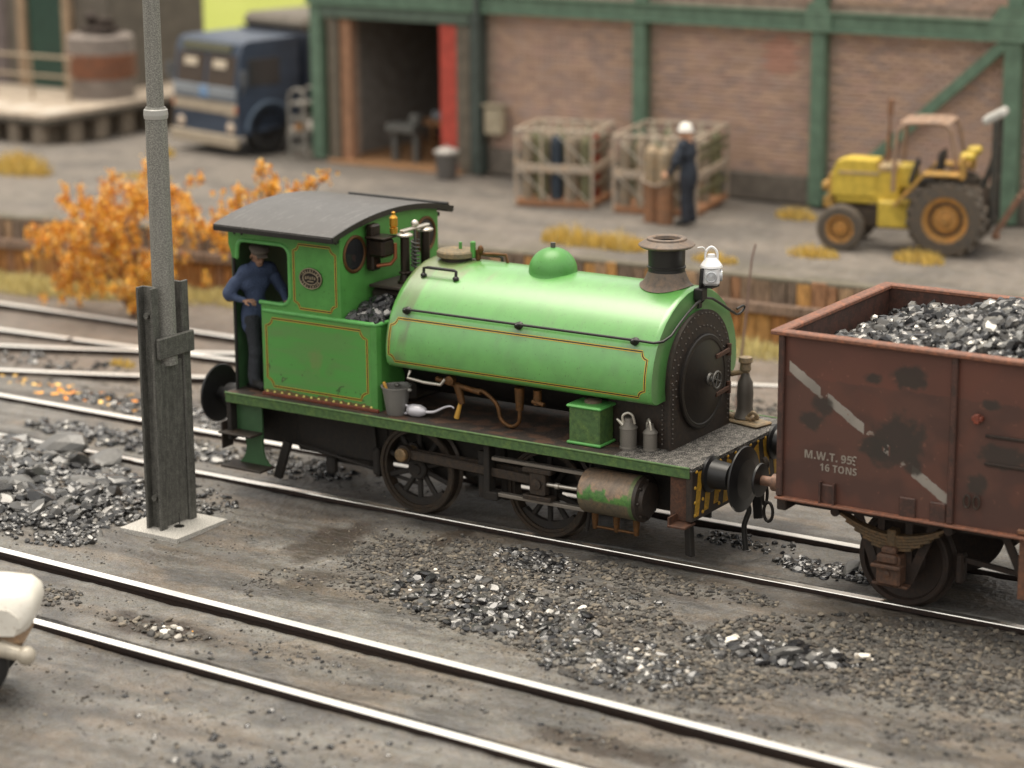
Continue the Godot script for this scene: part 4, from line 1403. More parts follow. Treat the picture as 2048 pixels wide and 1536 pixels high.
	mb.tube(PackedVector3Array([Vector3(0.02, 1.6, 0.82), Vector3(0.0, 1.52, 0.84), Vector3(0.2, 1.5, 0.84), Vector3(0.42, 1.5, 0.84), Vector3(0.46, 1.56, 0.82)]), 0.018, 8)
	put("rail", mb, mats["bright steel"], o)
	# front coupling
	o = Node3D.new()
	o.name = "front_coupling"
	L.add_child(o)
	mb = MB.new()
	mb.box(Vector3(3.55, 0.86, 0.02), Vector3(0.05, 0.22, 0.22), 0.01)
	mb.tube(curve_through([Vector3(3.55, 0.86, 0), Vector3(3.72, 0.87, 0), Vector3(3.8, 0.93, 0), Vector3(3.76, 1.0, 0)], 5), 0.03, 10)
	put("hook", mb, mats["motion"], o)
	for k in 3:
		mb = MB.new()
		var loop: Array = []
		for q in 17:
			var a := TAU * q / 16
			loop.append(Vector3((0.0 if k % 2 else 1.0) * 0.05 * cos(a), 0.1 * sin(a), (1.0 if k % 2 else 0.0) * 0.05 * cos(a)) + Vector3(3.77 + 0.04 * k, 0.8 - 0.17 * k, 0.05))
		mb.tube(PackedVector3Array(loop), 0.017, 8)
		put("link", mb, mats["under"], o)
	mb = MB.new()
	mb.tube(curve_through([Vector3(3.56, 0.7, 0.35), Vector3(3.68, 0.72, 0.33), Vector3(3.76, 0.55, 0.3), Vector3(3.7, 0.35, 0.28), Vector3(3.72, 0.1, 0.27)], 6), 0.028, 9)
	put("brake_hose", mb, mats["black"], o)


# ------------------------------------------------------------------ loads and loose things on the engine
func stones_on(called: String, label: String, category: String, places: Array, sizes: Vector2, m: Material, tints: Array) -> void:
	var o := thing(called, label, category)
	o.set_meta("kind", "stuff")
	for k in 3:
		var xfs: Array = []; var cols: Array = []
		for i in range(k, places.size(), 3):
			var s := lerpf(sizes.x, sizes.y, pow(rng.randf(), 1.6))
			xfs.append(Transform3D(Basis.from_euler(Vector3(rng.randf() * 6, rng.randf() * 6, rng.randf() * 6)).scaled_local(Vector3.ONE * s), places[i]))
			cols.append(tints[rng.randi() % tints.size()] * rng.randf_range(0.75, 1.2))
		copies("pieces", stone_mesh(300 + k + called.length(), 0.8, 0.3), m, xfs, cols, o)


func coal_shine() -> StandardMaterial3D:
	var m := tinted("wagon coal shine", 0.17)
	m.metallic = 0.6
	return m


func build_loose_things() -> void:
	var black := [lin(40, 40, 42), lin(54, 54, 56), lin(30, 30, 32)]
	var m := tinted("shiny coal", 0.24)
	for s in [1.0, -1.0]:
		var pl: Array = []
		for i in 230:
			var x := rng.randf_range(-0.76, -0.38); var z := rng.randf_range(0.42, 0.86)
			var peak := 0.24 * exp(-pow((x + 0.55) / 0.3, 2.0) - pow((z - 0.42) / 0.3, 2.0))
			pl.append(Vector3(x, rng.randf_range(1.98, 2.06) + peak * rng.randf_range(0.7, 1.0), z * s))
		stones_on("bunker_coal", "shiny black coal heaped in the engine's %s bunker" % ("near" if s > 0 else "far"), "coal", pl, Vector2(0.025, 0.075), m, black)
	var wp: Array = []
	for i in 4600:
		var x := rng.randf_range(4.75, 9.2); var z := rng.randf_range(-1.08, 1.08)
		var q := clampf((x - 4.75) / 1.5, 0, 1)
		var top := 2.43 + 0.38 * q * (1.0 - 0.75 * pow(absf(z) / 1.1, 2.0)) + 0.04 * n_soft.get_noise_2d(x * 60, z * 60)
		wp.append(Vector3(x, top - rng.randf() * 0.06, z))
	stones_on("wagon_coal", "grey glinting coal filling the brown wagon", "coal", wp, Vector2(0.02, 0.095), coal_shine(), [lin(66, 66, 66), lin(92, 91, 90), lin(46, 46, 47), lin(128, 126, 122)])
	var mb := MB.new()
	mb.box(Vector3(7.0, 2.28, 0), Vector3(4.9, 0.3, 2.3))
	# bucket, cans, oil can, jack, lamp
	var tin := mat("galvanised", Color8(150, 148, 144), 0.5, 0.5, "speck", 1.6)
	var o := thing("bucket", "galvanised bucket full of odds and ends on the running plate below the cab", "bucket", Vector3(-0.14, HP, 0.86))
	mb = MB.new()
	mb.lathe([Vector2(0.0, 0.0), Vector2(0.1, 0.0), Vector2(0.105, 0.012), Vector2(0.15, 0.29), Vector2(0.162, 0.295), Vector2(0.162, 0.31), Vector2(0.148, 0.308), Vector2(0.142, 0.285), Vector2(0.13, 0.2), Vector2(0.0, 0.2)], 28)
	put("pail", mb, tin, o)
	mb = MB.new()
	for s in [-1.0, 1.0]:
		mb.ball(Vector3(0.17 * s, 0.285, 0), Vector3(0.035, 0.02, 0.03), 8)
	mb.tube(curve_through([Vector3(-0.16, 0.29, 0), Vector3(-0.1, 0.3, -0.13), Vector3(0.0, 0.31, -0.165), Vector3(0.1, 0.3, -0.13), Vector3(0.16, 0.29, 0)], 4), 0.008, 6)
	put("handle", mb, tin, o)
	mb = MB.new()
	for k in 9:
		mb.ball(Vector3(0.09 * cos(k * 2.1), 0.235 + 0.03 * (k % 3), 0.09 * sin(k * 2.1)), Vector3(0.035, 0.025, 0.03), 7)
	put("scrap", mb, mats["iron"], o).set_meta("kind", "stuff")
	mb = MB.new()
	mb.rod(Vector3(-0.1, 0.22, 0.02), Vector3(-0.13, 0.34, 0.04), 0.02, 0.016, 8)
	put("stick", mb, mats["yellow handle"], o)
	o = thing("oil_can", "white long spouted oil can lying on the running plate beside the bucket", "oil can", Vector3(0.1, HP, 0.83), 0.12)
	mb = MB.new()
	mb.turned(Vector3(-0.11, 0.065, 0), Vector3.RIGHT, [Vector2(0.0, 0), Vector2(0.05, 0.01), Vector2(0.066, 0.06), Vector2(0.066, 0.15), Vector2(0.04, 0.21), Vector2(0.0, 0.23)], 18, true)
	put("body", mb, mat("white metal", Color8(206, 204, 210), 0.4, 0.3), o)
	mb = MB.new()
	mb.tube(curve_through([Vector3(0.1, 0.06, 0), Vector3(0.2, 0.07, -0.01), Vector3(0.32, 0.13, -0.02), Vector3(0.4, 0.15, -0.02), Vector3(0.43, 0.13, -0.02)], 4), 0.018, 8, 0.009)
	put("spout", mb, mats["white metal"], o)
	mb = MB.new()
	mb.tube(curve_through([Vector3(-0.09, 0.1, 0), Vector3(-0.16, 0.12, 0.02), Vector3(-0.21, 0.08, 0.02), Vector3(-0.18, 0.03, 0.02), Vector3(-0.1, 0.025, 0)], 4), 0.014, 8)
	put("handle", mb, mats["white metal"], o)
	var can := thing("can", "taller tin can with open handle beside the sandbox", "can", Vector3(2.61, HP, 0.72), 0.0, "tin cans on the front of the plate")
	mb = MB.new()
	mb.lathe([Vector2(0.0, 0), Vector2(0.092, 0), Vector2(0.092, 0.015), Vector2(0.086, 0.02), Vector2(0.086, 0.2), Vector2(0.094, 0.205), Vector2(0.092, 0.215), Vector2(0.045, 0.27), Vector2(0.04, 0.31), Vector2(0.0, 0.312)], 22)
	put("body", mb, mat("old tin", Color8(146, 140, 132), 0.5, 0.45, "speck", 2.2), can)
	mb = MB.new()
	mb.tube(curve_through([Vector3(-0.04, 0.26, 0.03), Vector3(-0.045, 0.33, 0.04), Vector3(0.0, 0.365, 0.02), Vector3(0.045, 0.34, 0.0), Vector3(0.06, 0.25, -0.02)], 4), 0.014, 8)
	put("handle", mb, mat("pale tin", Color8(206, 200, 188), 0.35, 0.6), can)
	mb = MB.new()
	mb.rod(Vector3(-0.04, 0.24, 0.04), Vector3(-0.1, 0.3, 0.06), 0.022, 0.012, 8)
	put("spout", mb, mats["pale tin"], can)
	var c2 := again(can, "can", Vector3(2.84, HP, 0.68), -1.2, "smaller tin can at the corner of the smokebox")
	c2.scale = Vector3(0.82, 0.86, 0.82)
	o = thing("screw_jack", "pale iron screw jack standing on the front platform", "jack", Vector3(3.14, HP, -0.78), -0.25)
	mb = MB.new()
	mb.box(Vector3(0.05, 0.02, 0.03), Vector3(0.5, 0.035, 0.26), 0.014)
	mb.box(Vector3(0, 0.06, 0), Vector3(0.3, 0.06, 0.16), 0.02)
	put("base", mb, mat("jack cream", Color8(178, 166, 140), 0.55, 0.1, "worn", 1.3), o)
	mb = MB.new()
	mb.lathe([Vector2(0.12, 0.05), Vector2(0.095, 0.1), Vector2(0.082, 0.16), Vector2(0.088, 0.3), Vector2(0.08, 0.42), Vector2(0.05, 0.48), Vector2(0.042, 0.52), Vector2(0.03, 0.56)], 22, true)
	put("barrel", mb, mat("jack iron", Color8(112, 106, 98), 0.55, 0.4, "speck", 2.4), o)
	mb = MB.new()
	mb.lathe([Vector2(0.035, 0.52), Vector2(0.06, 0.56), Vector2(0.055, 0.62), Vector2(0.075, 0.64), Vector2(0.07, 0.69), Vector2(0.0, 0.7)], 10)
	mb.rod(Vector3(0.04, 0.55, 0), Vector3(-0.14, 0.5, 0.08), 0.026, 0.03)
	mb.tube(curve_through([Vector3(0.1, 0.09, 0.05), Vector3(0.17, 0.14, 0.06), Vector3(0.2, 0.1, 0.04), Vector3(0.16, 0.06, 0.04)], 4), 0.02)
	mb.box(Vector3(-0.12, 0.06, 0.08), Vector3(0.12, 0.05, 0.08), 0.015)
	put("screw_head", mb, mats["jack cream"], o)
	o = thing("hand_lamp", "white hand lamp with wire handle on the bracket behind the chimney", "lamp", Vector3(3.07, 2.675, -0.13), 0.5)
	mb = MB.new()
	mb.box(Vector3(0, 0.1, 0), Vector3(0.17, 0.19, 0.17), 0.025)
	mb.turned(Vector3(0, 0.195, 0), Vector3.UP, [Vector2(0.115, -0.01), Vector2(0.11, 0.01), Vector2(0.06, 0.08), Vector2(0.045, 0.085), Vector2(0.04, 0.12), Vector2(0.0, 0.125)], 8)
	put("case", mb, mat("lamp white", Color8(232, 232, 232), 0.3, 0.1), o)
	mb = MB.new()
	for q in [Vector3(1, 0, 0), Vector3(0, 0, 1)]:
		mb.turned(Vector3(0, 0.1, 0) + q * 0.08, q, [Vector2(0.062, 0), Vector2(0.062, 0.03), Vector2(0.05, 0.035), Vector2(0.045, 0.02), Vector2(0.0, 0.028)], 16)
	put("lens", mb, mat("lens grey", Color8(196, 198, 200), 0.12, 0.3), o)
	mb = MB.new()
	mb.tube(curve_through([Vector3(-0.06, 0.24, 0), Vector3(-0.055, 0.34, 0), Vector3(0, 0.39, 0), Vector3(0.055, 0.34, 0), Vector3(0.06, 0.24, 0)], 4), 0.012, 8)
	mb.tube(curve_through([Vector3(-0.05, 0.32, 0), Vector3(-0.08, 0.385, 0.02), Vector3(-0.14, 0.385, 0.03)], 4), 0.006, 6)
	put("handle", mb, mats["lamp white"], o)


# ------------------------------------------------------------------ the coal wagon
func wagon_side_texture() -> ImageTexture:
	var w := 1024; var h := 300                               # x 4.52 .. 9.55, y 1.03 .. 2.62
	var im := Image.create(w, h, false, Image.FORMAT_RGB8)
	var stains := [[5.8, 2.34, 0.22, 0.13], [5.48, 2.3, 0.12, 0.06], [5.72, 1.73, 0.3, 0.3], [5.5, 1.66, 0.2, 0.1], [4.98, 1.98, 0.13, 0.12], [4.85, 1.82, 0.16, 0.1], [6.75, 1.75, 0.3, 0.12], [6.6, 2.2, 0.1, 0.06], [5.9, 1.5, 0.14, 0.12], [6.5, 1.45, 0.12, 0.1], [7.4, 1.9, 0.35, 0.3], [8.5, 2.0, 0.3, 0.2]]
	for j in h:
		var y := lerpf(2.62, 1.03, (j + 0.5) / h)
		for i in w:
			var x := lerpf(4.52, 9.55, (i + 0.5) / w)
			var n1 := n_fine.get_noise_2d(x * 4.0, y * 4.0); var n2 := n_fine.get_noise_2d(x * 26.0, y * 26.0); var n3 := n_soft.get_noise_2d(x * 22.0, y * 30.0)
			var c := Color8(84, 56, 47).lerp(Color8(74, 50, 43), smoothstep(-0.2, 0.3, n3))
			c = c.lerp(Color8(98, 60, 48), smoothstep(0.1, 0.45, n1) * 0.5)
			if y > 2.22 + 0.02 * n2: c = c.lerp(Color8(104, 62, 50), 0.5)
			# painted stripe from the top corner down to the door post, worn through in places
			var t := (x - 4.62) / 1.62
			var off := y - (2.31 - 1.06 * t)
			if absf(off) < 0.055 + 0.012 * n2 and t > 0.0 and t < 1.0:
				var gone: bool = (t > 0.2 and t < 0.245) or (t > 0.475 and t < 0.6) or (t > 0.63 and t < 0.775)
				if not gone or n2 > 0.42: c = Color8(150, 143, 134) * (0.92 + 0.2 * n3)
			for s in stains:
				var r := Vector2((x - s[0]) / s[2], (y - s[1]) / s[3]).length() + n1 * 0.5 + n2 * 0.28
				var keep: bool = t > 0.59 and t < 0.64 and absf(off) < 0.05 and n2 > -0.1
				if r < 1.0 and not keep: c = c.lerp(Color8(50, 44, 39), smoothstep(1.0, 0.5, r) * 0.85)
			if n2 > 0.6: c = c.lerp(Color8(120, 82, 66), 0.5)
			im.set_pixel(i, j, c)
	return ImageTexture.create_from_image(im)


func build_wagon() -> void:
	var W := thing("coal_wagon", "rusty brown steel coal wagon marked 16 TONS, loaded with coal", "wagon")
	var rust := mat("wagon brown", Color8(255, 255, 255), 0.6, 0.0, "rust", 0.7)
	var lip := mat("wagon lip", Color8(156, 112, 94), 0.62, 0.0, "worn", 1.1)
	var dark := mat("wagon under", Color8(60, 49, 43), 0.68, 0.1, "worn", 1.1)
	var x0 := 4.52; var x1 := 9.55
	var side_m := StandardMaterial3D.new()
	side_m.resource_name = "wagon side"
	side_m.albedo_texture = wagon_side_texture()
	side_m.roughness = 0.5
	var mb: MB
	for s in [-1.0, 1.0]:
		mb = MB.new()
		mb.box(Vector3((x0 + x1) / 2, 1.825, 1.185 * s), Vector3(x1 - x0, 1.59, 0.03))
		var sd := put("side", mb, rust, W)
		mb = MB.new()
		var z: float = 1.203 * s
		if s > 0: mb.quad(Vector3(x0, 1.03, z), Vector3(x1, 1.03, z), Vector3(x1, 2.62, z), Vector3(x0, 2.62, z))
		else: mb.quad(Vector3(x1, 1.03, z), Vector3(x0, 1.03, z), Vector3(x0, 2.62, z), Vector3(x1, 2.62, z))
		put("side_paint", mb, side_m, sd)
		mb = MB.new()
		mb.box(Vector3((x0 + x1) / 2, 2.63, 1.22 * s), Vector3(x1 - x0 + 0.14, 0.045, 0.12), 0.01)
		put("top_rim", mb, lip, sd)
		for x in [4.55, 6.27, 7.8, 9.52]:
			mb = MB.new()
			mb.box(Vector3(x, 1.83, 1.225 * s), Vector3(0.06, 1.56, 0.05), 0.01)
			put("stanchion", mb, rust, sd)
		mb = MB.new()
		mb.box(Vector3((x0 + x1) / 2, 1.035, 1.225 * s), Vector3(x1 - x0, 0.022, 0.1), 0.005)
		put("bottom_lip", mb, lip, sd)
		mb = MB.new()
		for x in [5.05, 5.85, 6.15]:
			mb.box(Vector3(x, 1.13, 1.215 * s), Vector3(0.16, 0.2, 0.03), 0.01)
		for x in [4.98, 5.12]:
			mb.box(Vector3(x, 1.14, 1.235 * s), Vector3(0.018, 0.22, 0.05))
		put("gusset", mb, rust, sd)
		mb = MB.new()                                          # door furniture right of the post
		mb.box(Vector3(6.5, 2.07, 1.23 * s), Vector3(0.1, 0.045, 0.06), 0.008)
		mb.box(Vector3(6.5, 2.07, 1.25 * s), Vector3(0.05, 0.09, 0.04), 0.008)
		put("door_bolt", mb, mat("bolt red", Color8(156, 84, 66), 0.55, 0.0, "worn", 1.5), sd)
		mb = MB.new()
		for y in [1.92, 1.66]:
			mb.box(Vector3(7.05, y, 1.215 * s), Vector3(0.95, 0.03, 0.02), 0.006)
		mb.rod(Vector3(7.0, 1.55, 1.24 * s), Vector3(7.2, 1.58, 1.24 * s), 0.025)
		put("door_bar", mb, dark, sd)
		mb = MB.new()
		for x in [6.43, 6.52]:
			var ring := PackedVector3Array()
			for k in 13: ring.append(Vector3(x + 0.03 * sin(TAU * k / 12.0), 1.29 + 0.06 * cos(TAU * k / 12.0), 1.235 * s))
			mb.tube(ring, 0.01, 6)
		put("hook_rings", mb, mats["motion"], sd)
	for e in [[x0 + 0.015, -1.0], [x1 - 0.015, 1.0]]:
		mb = MB.new()
		mb.box(Vector3(e[0], 1.83, 0), Vector3(0.03, 1.6, 2.34))
		var en := put("end", mb, rust, W)
		mb = MB.new()
		mb.box(Vector3(e[0] + 0.02 * e[1], 2.632, 0), Vector3(0.13, 0.045, 2.44), 0.01)
		put("top_rim", mb, lip, en)
		mb = MB.new()
		mb.box(Vector3(e[0], 1.02, 0), Vector3(0.1, 0.28, 2.3), 0.01)
		put("headstock", mb, dark, en)
		for z in [-0.72, 0.72]:
			mb = MB.new()
			var ax := Vector3(e[1], 0, 0)
			mb.turned(Vector3(e[0], 1.0, z), ax, [Vector2(0.13, 0.0), Vector2(0.13, 0.04), Vector2(0.085, 0.06), Vector2(0.085, 0.3), Vector2(0.05, 0.31), Vector2(0.05, 0.43)], 26)
			var bf := put("buffer", mb, mat("buffer pink", Color8(150, 122, 108), 0.55, 0.2, "worn", 1.2), en)
			mb = MB.new()
			mb.turned(Vector3(e[0], 1.0, z), ax, [Vector2(0.0, 0.42), Vector2(0.165, 0.43), Vector2(0.17, 0.45), Vector2(0.12, 0.48), Vector2(0.0, 0.485)], 26)
			put("head", mb, mats["buffer black"], bf)
		mb = MB.new()
		mb.tube(curve_through([Vector3(e[0], 0.95, 0.1), Vector3(e[0] + 0.3 * e[1], 0.95, 0.1), Vector3(e[0] + 0.42 * e[1], 0.88, 0.1), Vector3(e[0] + 0.36 * e[1], 0.72, 0.1), Vector3(e[0] + 0.12 * e[1], 0.7, 0.1)], 5), 0.02, 8)
		put("hook", mb, mats["black"], en)
	mb = MB.new()
	mb.box(Vector3((x0 + x1) / 2, 1.12, 0), Vector3(x1 - x0 - 0.1, 0.05, 2.3))
	mb.box(Vector3((x0 + x1) / 2, 2.2, 0), Vector3(x1 - x0 - 0.1, 0.2, 2.3))
	for s in [-1.0, 1.0]:
		mb.box(Vector3((x0 + x1) / 2, 1.0, 0.95 * s), Vector3(x1 - x0 - 0.1, 0.2, 0.05))
	put("floor", mb, dark, W)
	for x in [5.62, 8.36]:
		mb = MB.new()
		mb.rod(Vector3(x, 0.46, -1.05), Vector3(x, 0.46, 1.05), 0.06)
		put("axle", mb, dark, W)
		for s in [-1.0, 1.0]:
			mb = MB.new()
			mb.turned(Vector3(x, 0.46, 0.60 * s), Vector3(0, 0, s), [Vector2(0.0, 0.0), Vector2(0.49, 0.0), Vector2(0.495, 0.02), Vector2(0.465, 0.045), Vector2(0.455, 0.13), Vector2(0.44, 0.14), Vector2(0.4, 0.14), Vector2(0.385, 0.1), Vector2(0.2, 0.07), Vector2(0.12, 0.13), Vector2(0.0, 0.13)], 48)
			put("wheel", mb, dark, W)
			mb = MB.new()                                      # leaf spring
			for k in 5:
				var pts := PackedVector3Array()
				var half := 0.56 - 0.09 * k
				for q in 13:
					var u := lerpf(-half, half, q / 12.0)
					pts.append(Vector3(x + u, 0.765 - 0.03 * k + 0.5 * u * u, 0.98 * s))
				for q in 12:
					mb.bar(pts[q], pts[q + 1], 0.1, 0.026)
			mb.box(Vector3(x, 0.73, 0.98 * s), Vector3(0.09, 0.2, 0.12), 0.01)
			put("spring", mb, mat("spring steel", Color8(120, 104, 80), 0.6, 0.2, "worn", 1.4), W)
			mb = MB.new()
			for u in [-0.57, 0.57]:
				mb.rod(Vector3(x + u, 0.92, 0.93 * s), Vector3(x + u, 0.92, 1.06 * s), 0.045)
				mb.bar(Vector3(x + u, 0.93, 1.0 * s), Vector3(x + u * 0.9, 1.03, 1.0 * s), 0.05, 0.06)
			put("spring_hanger", mb, dark, W)
			mb = MB.new()                                      # axle box with its stepped cover
			mb.box(Vector3(x, 0.45, 1.0 * s), Vector3(0.24, 0.3, 0.2), 0.02)
			mb.box(Vector3(x, 0.5, 1.1 * s), Vector3(0.3, 0.04, 0.12), 0.01)
			mb.box(Vector3(x, 0.57, 1.09 * s), Vector3(0.2, 0.09, 0.1), 0.02)
			mb.box(Vector3(x, 0.64, 1.05 * s), Vector3(0.15, 0.07, 0.1), 0.02)
			mb.box(Vector3(x, 0.29, 1.0 * s), Vector3(0.36, 0.03, 0.1), 0.008)
			mb.turned(Vector3(x, 0.42, 1.09 * s), Vector3(0, 0, s), [Vector2(0.03, 0), Vector2(0.03, 0.025), Vector2(0.0, 0.03)], 10)
			put("axle_box", mb, mat("axle box brown", Color8(114, 90, 77), 0.55, 0.1, "worn", 1.4), W)
			mb = MB.new()                                      # w iron
			for u in [-1.0, 1.0]:
				mb.bar(Vector3(x + 0.15 * u, 0.32, 0.94 * s), Vector3(x + 0.42 * u, 1.0, 0.94 * s), 0.02, 0.09)
				mb.bar(Vector3(x + 0.14 * u, 0.3, 0.94 * s), Vector3(x + 0.14 * u, 1.0, 0.94 * s), 0.02, 0.07)
			put("axle_guard", mb, dark, W)
	for s in [-1.0, 1.0]:
		mb = MB.new()
		mb.bar(Vector3(6.7, 1.0, 1.0 * s), Vector3(6.98, 0.42, 1.0 * s), 0.03, 0.08)
		mb.bar(Vector3(7.3, 1.0, 1.0 * s), Vector3(7.02, 0.42, 1.0 * s), 0.03, 0.08)
		mb.rod(Vector3(7.0, 0.45, 0.5 * s), Vector3(7.0, 0.45, 1.12 * s), 0.035)
		put("brake_hanger", mb, dark, W)
		mb = MB.new()
		mb.box(Vector3(6.98, 0.77, 1.14 * s), Vector3(0.14, 0.7, 0.02), 0.006)
		mb.box(Vector3(6.98, 1.08, 1.18 * s), Vector3(0.14, 0.05, 0.1), 0.01)
		put("brake_guard", mb, mat("guard brown", Color8(140, 104, 84), 0.55, 0.0, "worn", 1.2), W)
		mb = MB.new()
		mb.bar(Vector3(7.0, 0.45, 1.1 * s), Vector3(8.9, 0.75, 1.1 * s), 0.025, 0.06)
		for x in [6.1, 7.85]:
			mb.box(Vector3(x + 0.08, 0.46, 0.68 * s), Vector3(0.08, 0.3, 0.12), 0.02)
			mb.bar(Vector3(x + 0.08, 0.55, 0.68 * s), Vector3(7.0, 0.47, 0.68 * s), 0.03, 0.05)
		put("brake_lever", mb, dark, W)
	# lettering
	var font := SystemFont.new()
	font.font_names = PackedStringArray(["Droid Sans"])
	font.font_weight = 800
	for l in [["M.W.T. 95", 4.785, 1.49, 0.078], ["16 TONS", 4.95, 1.385, 0.07]]:
		var tm := TextMesh.new()
		tm.font = font
		tm.text = l[0]
		tm.font_size = 32
		tm.pixel_size = l[3] / 23.0
		tm.depth = 0.003
		tm.horizontal_alignment = HORIZONTAL_ALIGNMENT_LEFT
		tm.vertical_alignment = VERTICAL_ALIGNMENT_CENTER
		var o := MeshInstance3D.new()
		o.name = numbered(W, "lettering")
		o.mesh = tm
		o.material_override = mat("lettering white", Color8(156, 146, 134), 0.6, 0.0, "speck", 2.4)
		o.position = Vector3(l[1], l[2], 1.206)
		W.add_child(o, true)
	mb = MB.new()                                              # the half of the last figure that is left
	var lx := 5.285
	mb.tube(curve_through([Vector3(lx + 0.04, 1.522, 1.204), Vector3(lx + 0.018, 1.53, 1.204), Vector3(lx, 1.512, 1.204), Vector3(lx + 0.006, 1.494, 1.204), Vector3(lx + 0.026, 1.488, 1.204)], 4), 0.008, 6)
	mb.tube(PackedVector3Array([Vector3(lx + 0.004, 1.46, 1.204), Vector3(lx + 0.018, 1.453, 1.204), Vector3(lx + 0.03, 1.453, 1.204)]), 0.008, 6)
	put("lettering", mb, mats["lettering white"], W)


# ------------------------------------------------------------------ the lamp post by the heap
func build_post() -> void:
	var P := thing("lamp_post", "tall grey steel post held between two channels on a square base plate", "post", Vector3(-1.98, 0, 2.38))
	var m := mat("post steel", Color8(214, 212, 206), 0.62, 0.15, "pole", 0.55, "pits", 0.25)
	var dark := mat("post channel", Color8(186, 184, 178), 0.62, 0.15, "channel", 0.6, "pits", 0.25)
	var mb := MB.new()
	var plate := PackedVector2Array([Vector2(-0.4, -0.4), Vector2(0.4, -0.4), Vector2(0.4, 0.42), Vector2(-0.38, 0.42)])
	mb.at(Vector3.ZERO, Vector3(PI / 2, 0, 0)).prism(plate, -0.012, 0.06)
	put("base_plate", mb, mat("cement plate", Color8(206, 202, 194), 0.8, 0.0, "speck", 0.5, "fine_bump", 0.3), P)
	mb = MB.new()
	mb.at(Vector3.ZERO).lathe([Vector2(0.118, 1.75), Vector2(0.112, 4.32), Vector2(0.118, 4.34), Vector2(0.116, 4.4), Vector2(0.1, 4.43), Vector2(0.088, 4.43), Vector2(0.082, 7.6), Vector2(0.0, 7.6)], 32)
	put("tube", mb, m, P)
	mb = MB.new()
	mb.lathe([Vector2(0.121, 4.31), Vector2(0.126, 4.35), Vector2(0.122, 4.4), Vector2(0.095, 4.425)], 32)
	put("collar", mb, mat("bare collar", Color8(196, 195, 190), 0.45, 0.3, "speck", 2.0), P)
	for s in [-1.0, 1.0]:
		mb = MB.new()                                          # rolled channel, its flanges outwards
		mb.box(Vector3(-0.02, 1.3, 0.19 * s), Vector3(0.2, 2.6, 0.03), 0.006)
		mb.box(Vector3(-0.11, 1.3, 0.235 * s), Vector3(0.03, 2.6, 0.11), 0.006)
		mb.box(Vector3(0.07, 1.3, 0.235 * s), Vector3(0.03, 2.6, 0.11), 0.006)
		put("channel", mb, dark, P)
		mb = MB.new()
		for y in [2.3, 0.35]:
			mb.rod(Vector3(-0.02, y, 0.14 * s), Vector3(-0.02, y, 0.27 * s), 0.035, 0.035, 6)
			mb.rod(Vector3(-0.02, y, 0.2 * s), Vector3(-0.02, y, 0.225 * s), 0.055, 0.055, 12)
		put("bolt", mb, dark, P)
	mb = MB.new()
	mb.box(Vector3(0.05, 0.9, 0), Vector3(0.03, 1.75, 0.34), 0.005)
	put("web", mb, dark, P)
	mb = MB.new()
	mb.box(Vector3(0.115, 1.96, -0.02), Vector3(0.05, 0.22, 0.56), 0.01)
	put("clamp", mb, dark, P)
	mb = MB.new()
	mb.turned(Vector3(0.13, 0.012, 0.06), Vector3.UP, [Vector2(0.055, 0.001), Vector2(0.055, 0.006), Vector2(0.0, 0.006)], 18)
	mb.rod(Vector3(0.13, 0.01, 0.05), Vector3(0.125, 0.16, 0.05), 0.007, 0.004, 6)
	put("cable_hole", mb, mats["black"], P)


# ------------------------------------------------------------------ the white vehicle cut off by the left edge
func build_white_vehicle() -> void:
	var V := thing("white_vehicle", "corner of a white vehicle with a rusty sill, cut by the left edge", "vehicle", Vector3(0.36, 0, 6.9), 0.5738)
	var white := mat("cream white", Color8(226, 221, 210), 0.35, 0.0, "paint", 0.5)
	var mb := MB.new()
	var rows: Array = []
	for i in 17:                                               # rounded bonnet, swept from the far side to the near one
		var q := i / 16.0
		var drop := 0.13 * pow(absf(q - 0.5) * 2.0, 5.0)
		var line := PackedVector3Array()
		for p in [Vector2(-0.06, 0.63), Vector2(-0.03, 0.7), Vector2(0.0, 0.8), Vector2(-0.02, 0.9), Vector2(-0.1, 0.965), Vector2(-0.3, 0.99), Vector2(-1.8, 1.02)]:
			line.append(Vector3(p.x - drop * 0.8, p.y - drop * (1.0 if p.y > 0.75 else 0.2), lerpf(-0.75, 0.0, q)))
		rows.append(line)
	mb.surf(rows, false, true)
	for e in [0, 16]:
		var cap: PackedVector3Array = rows[e]
		var poly := PackedVector2Array()
		for p in cap: poly.append(Vector2(p.x, p.y))
		poly.append(Vector2(-1.8, 0.62))
		mb.prism(poly, cap[0].z - 0.01, cap[0].z + 0.01)
	mb.box(Vector3(-0.95, 0.72, -0.375), Vector3(1.7, 0.26, 0.73), 0.05)
	mb.box(Vector3(-1.6, 1.2, -0.375), Vector3(0.8, 0.6, 0.75), 0.12)
	put("body", mb, white, V)
	mb = MB.new()
	mb.box(Vector3(-0.36, 0.57, -0.3), Vector3(0.52, 0.18, 0.5), 0.04)
	put("sill", mb, mat("rusty white", Color8(190, 168, 142), 0.65, 0.0, "worn", 1.0), V)
	mb = MB.new()
	mb.ball(Vector3(-0.075, 0.43, 0.0), Vector3(0.085, 0.085, 0.085), 18)
	mb.rod(Vector3(-0.3, 0.48, -0.05), Vector3(-0.1, 0.435, 0.0), 0.08, 0.06)
	put("bumper_end", mb, mat("bumper cream", Color8(206, 198, 184), 0.3, 0.1, "blotch", 2.0), V)
	for z in [-0.1, -0.7]:
		mb = MB.new()
		mb.turned(Vector3(-0.6, 0.33, z), Vector3.BACK, [Vector2(0.0, -0.1), Vector2(0.3, -0.1), Vector2(0.35, -0.06), Vector2(0.35, 0.06), Vector2(0.3, 0.1), Vector2(0.2, 0.1), Vector2(0.19, 0.06), Vector2(0.0, 0.06)], 30)
		put("wheel", mb, mat("rubber", Color8(34, 33, 32), 0.8), V)


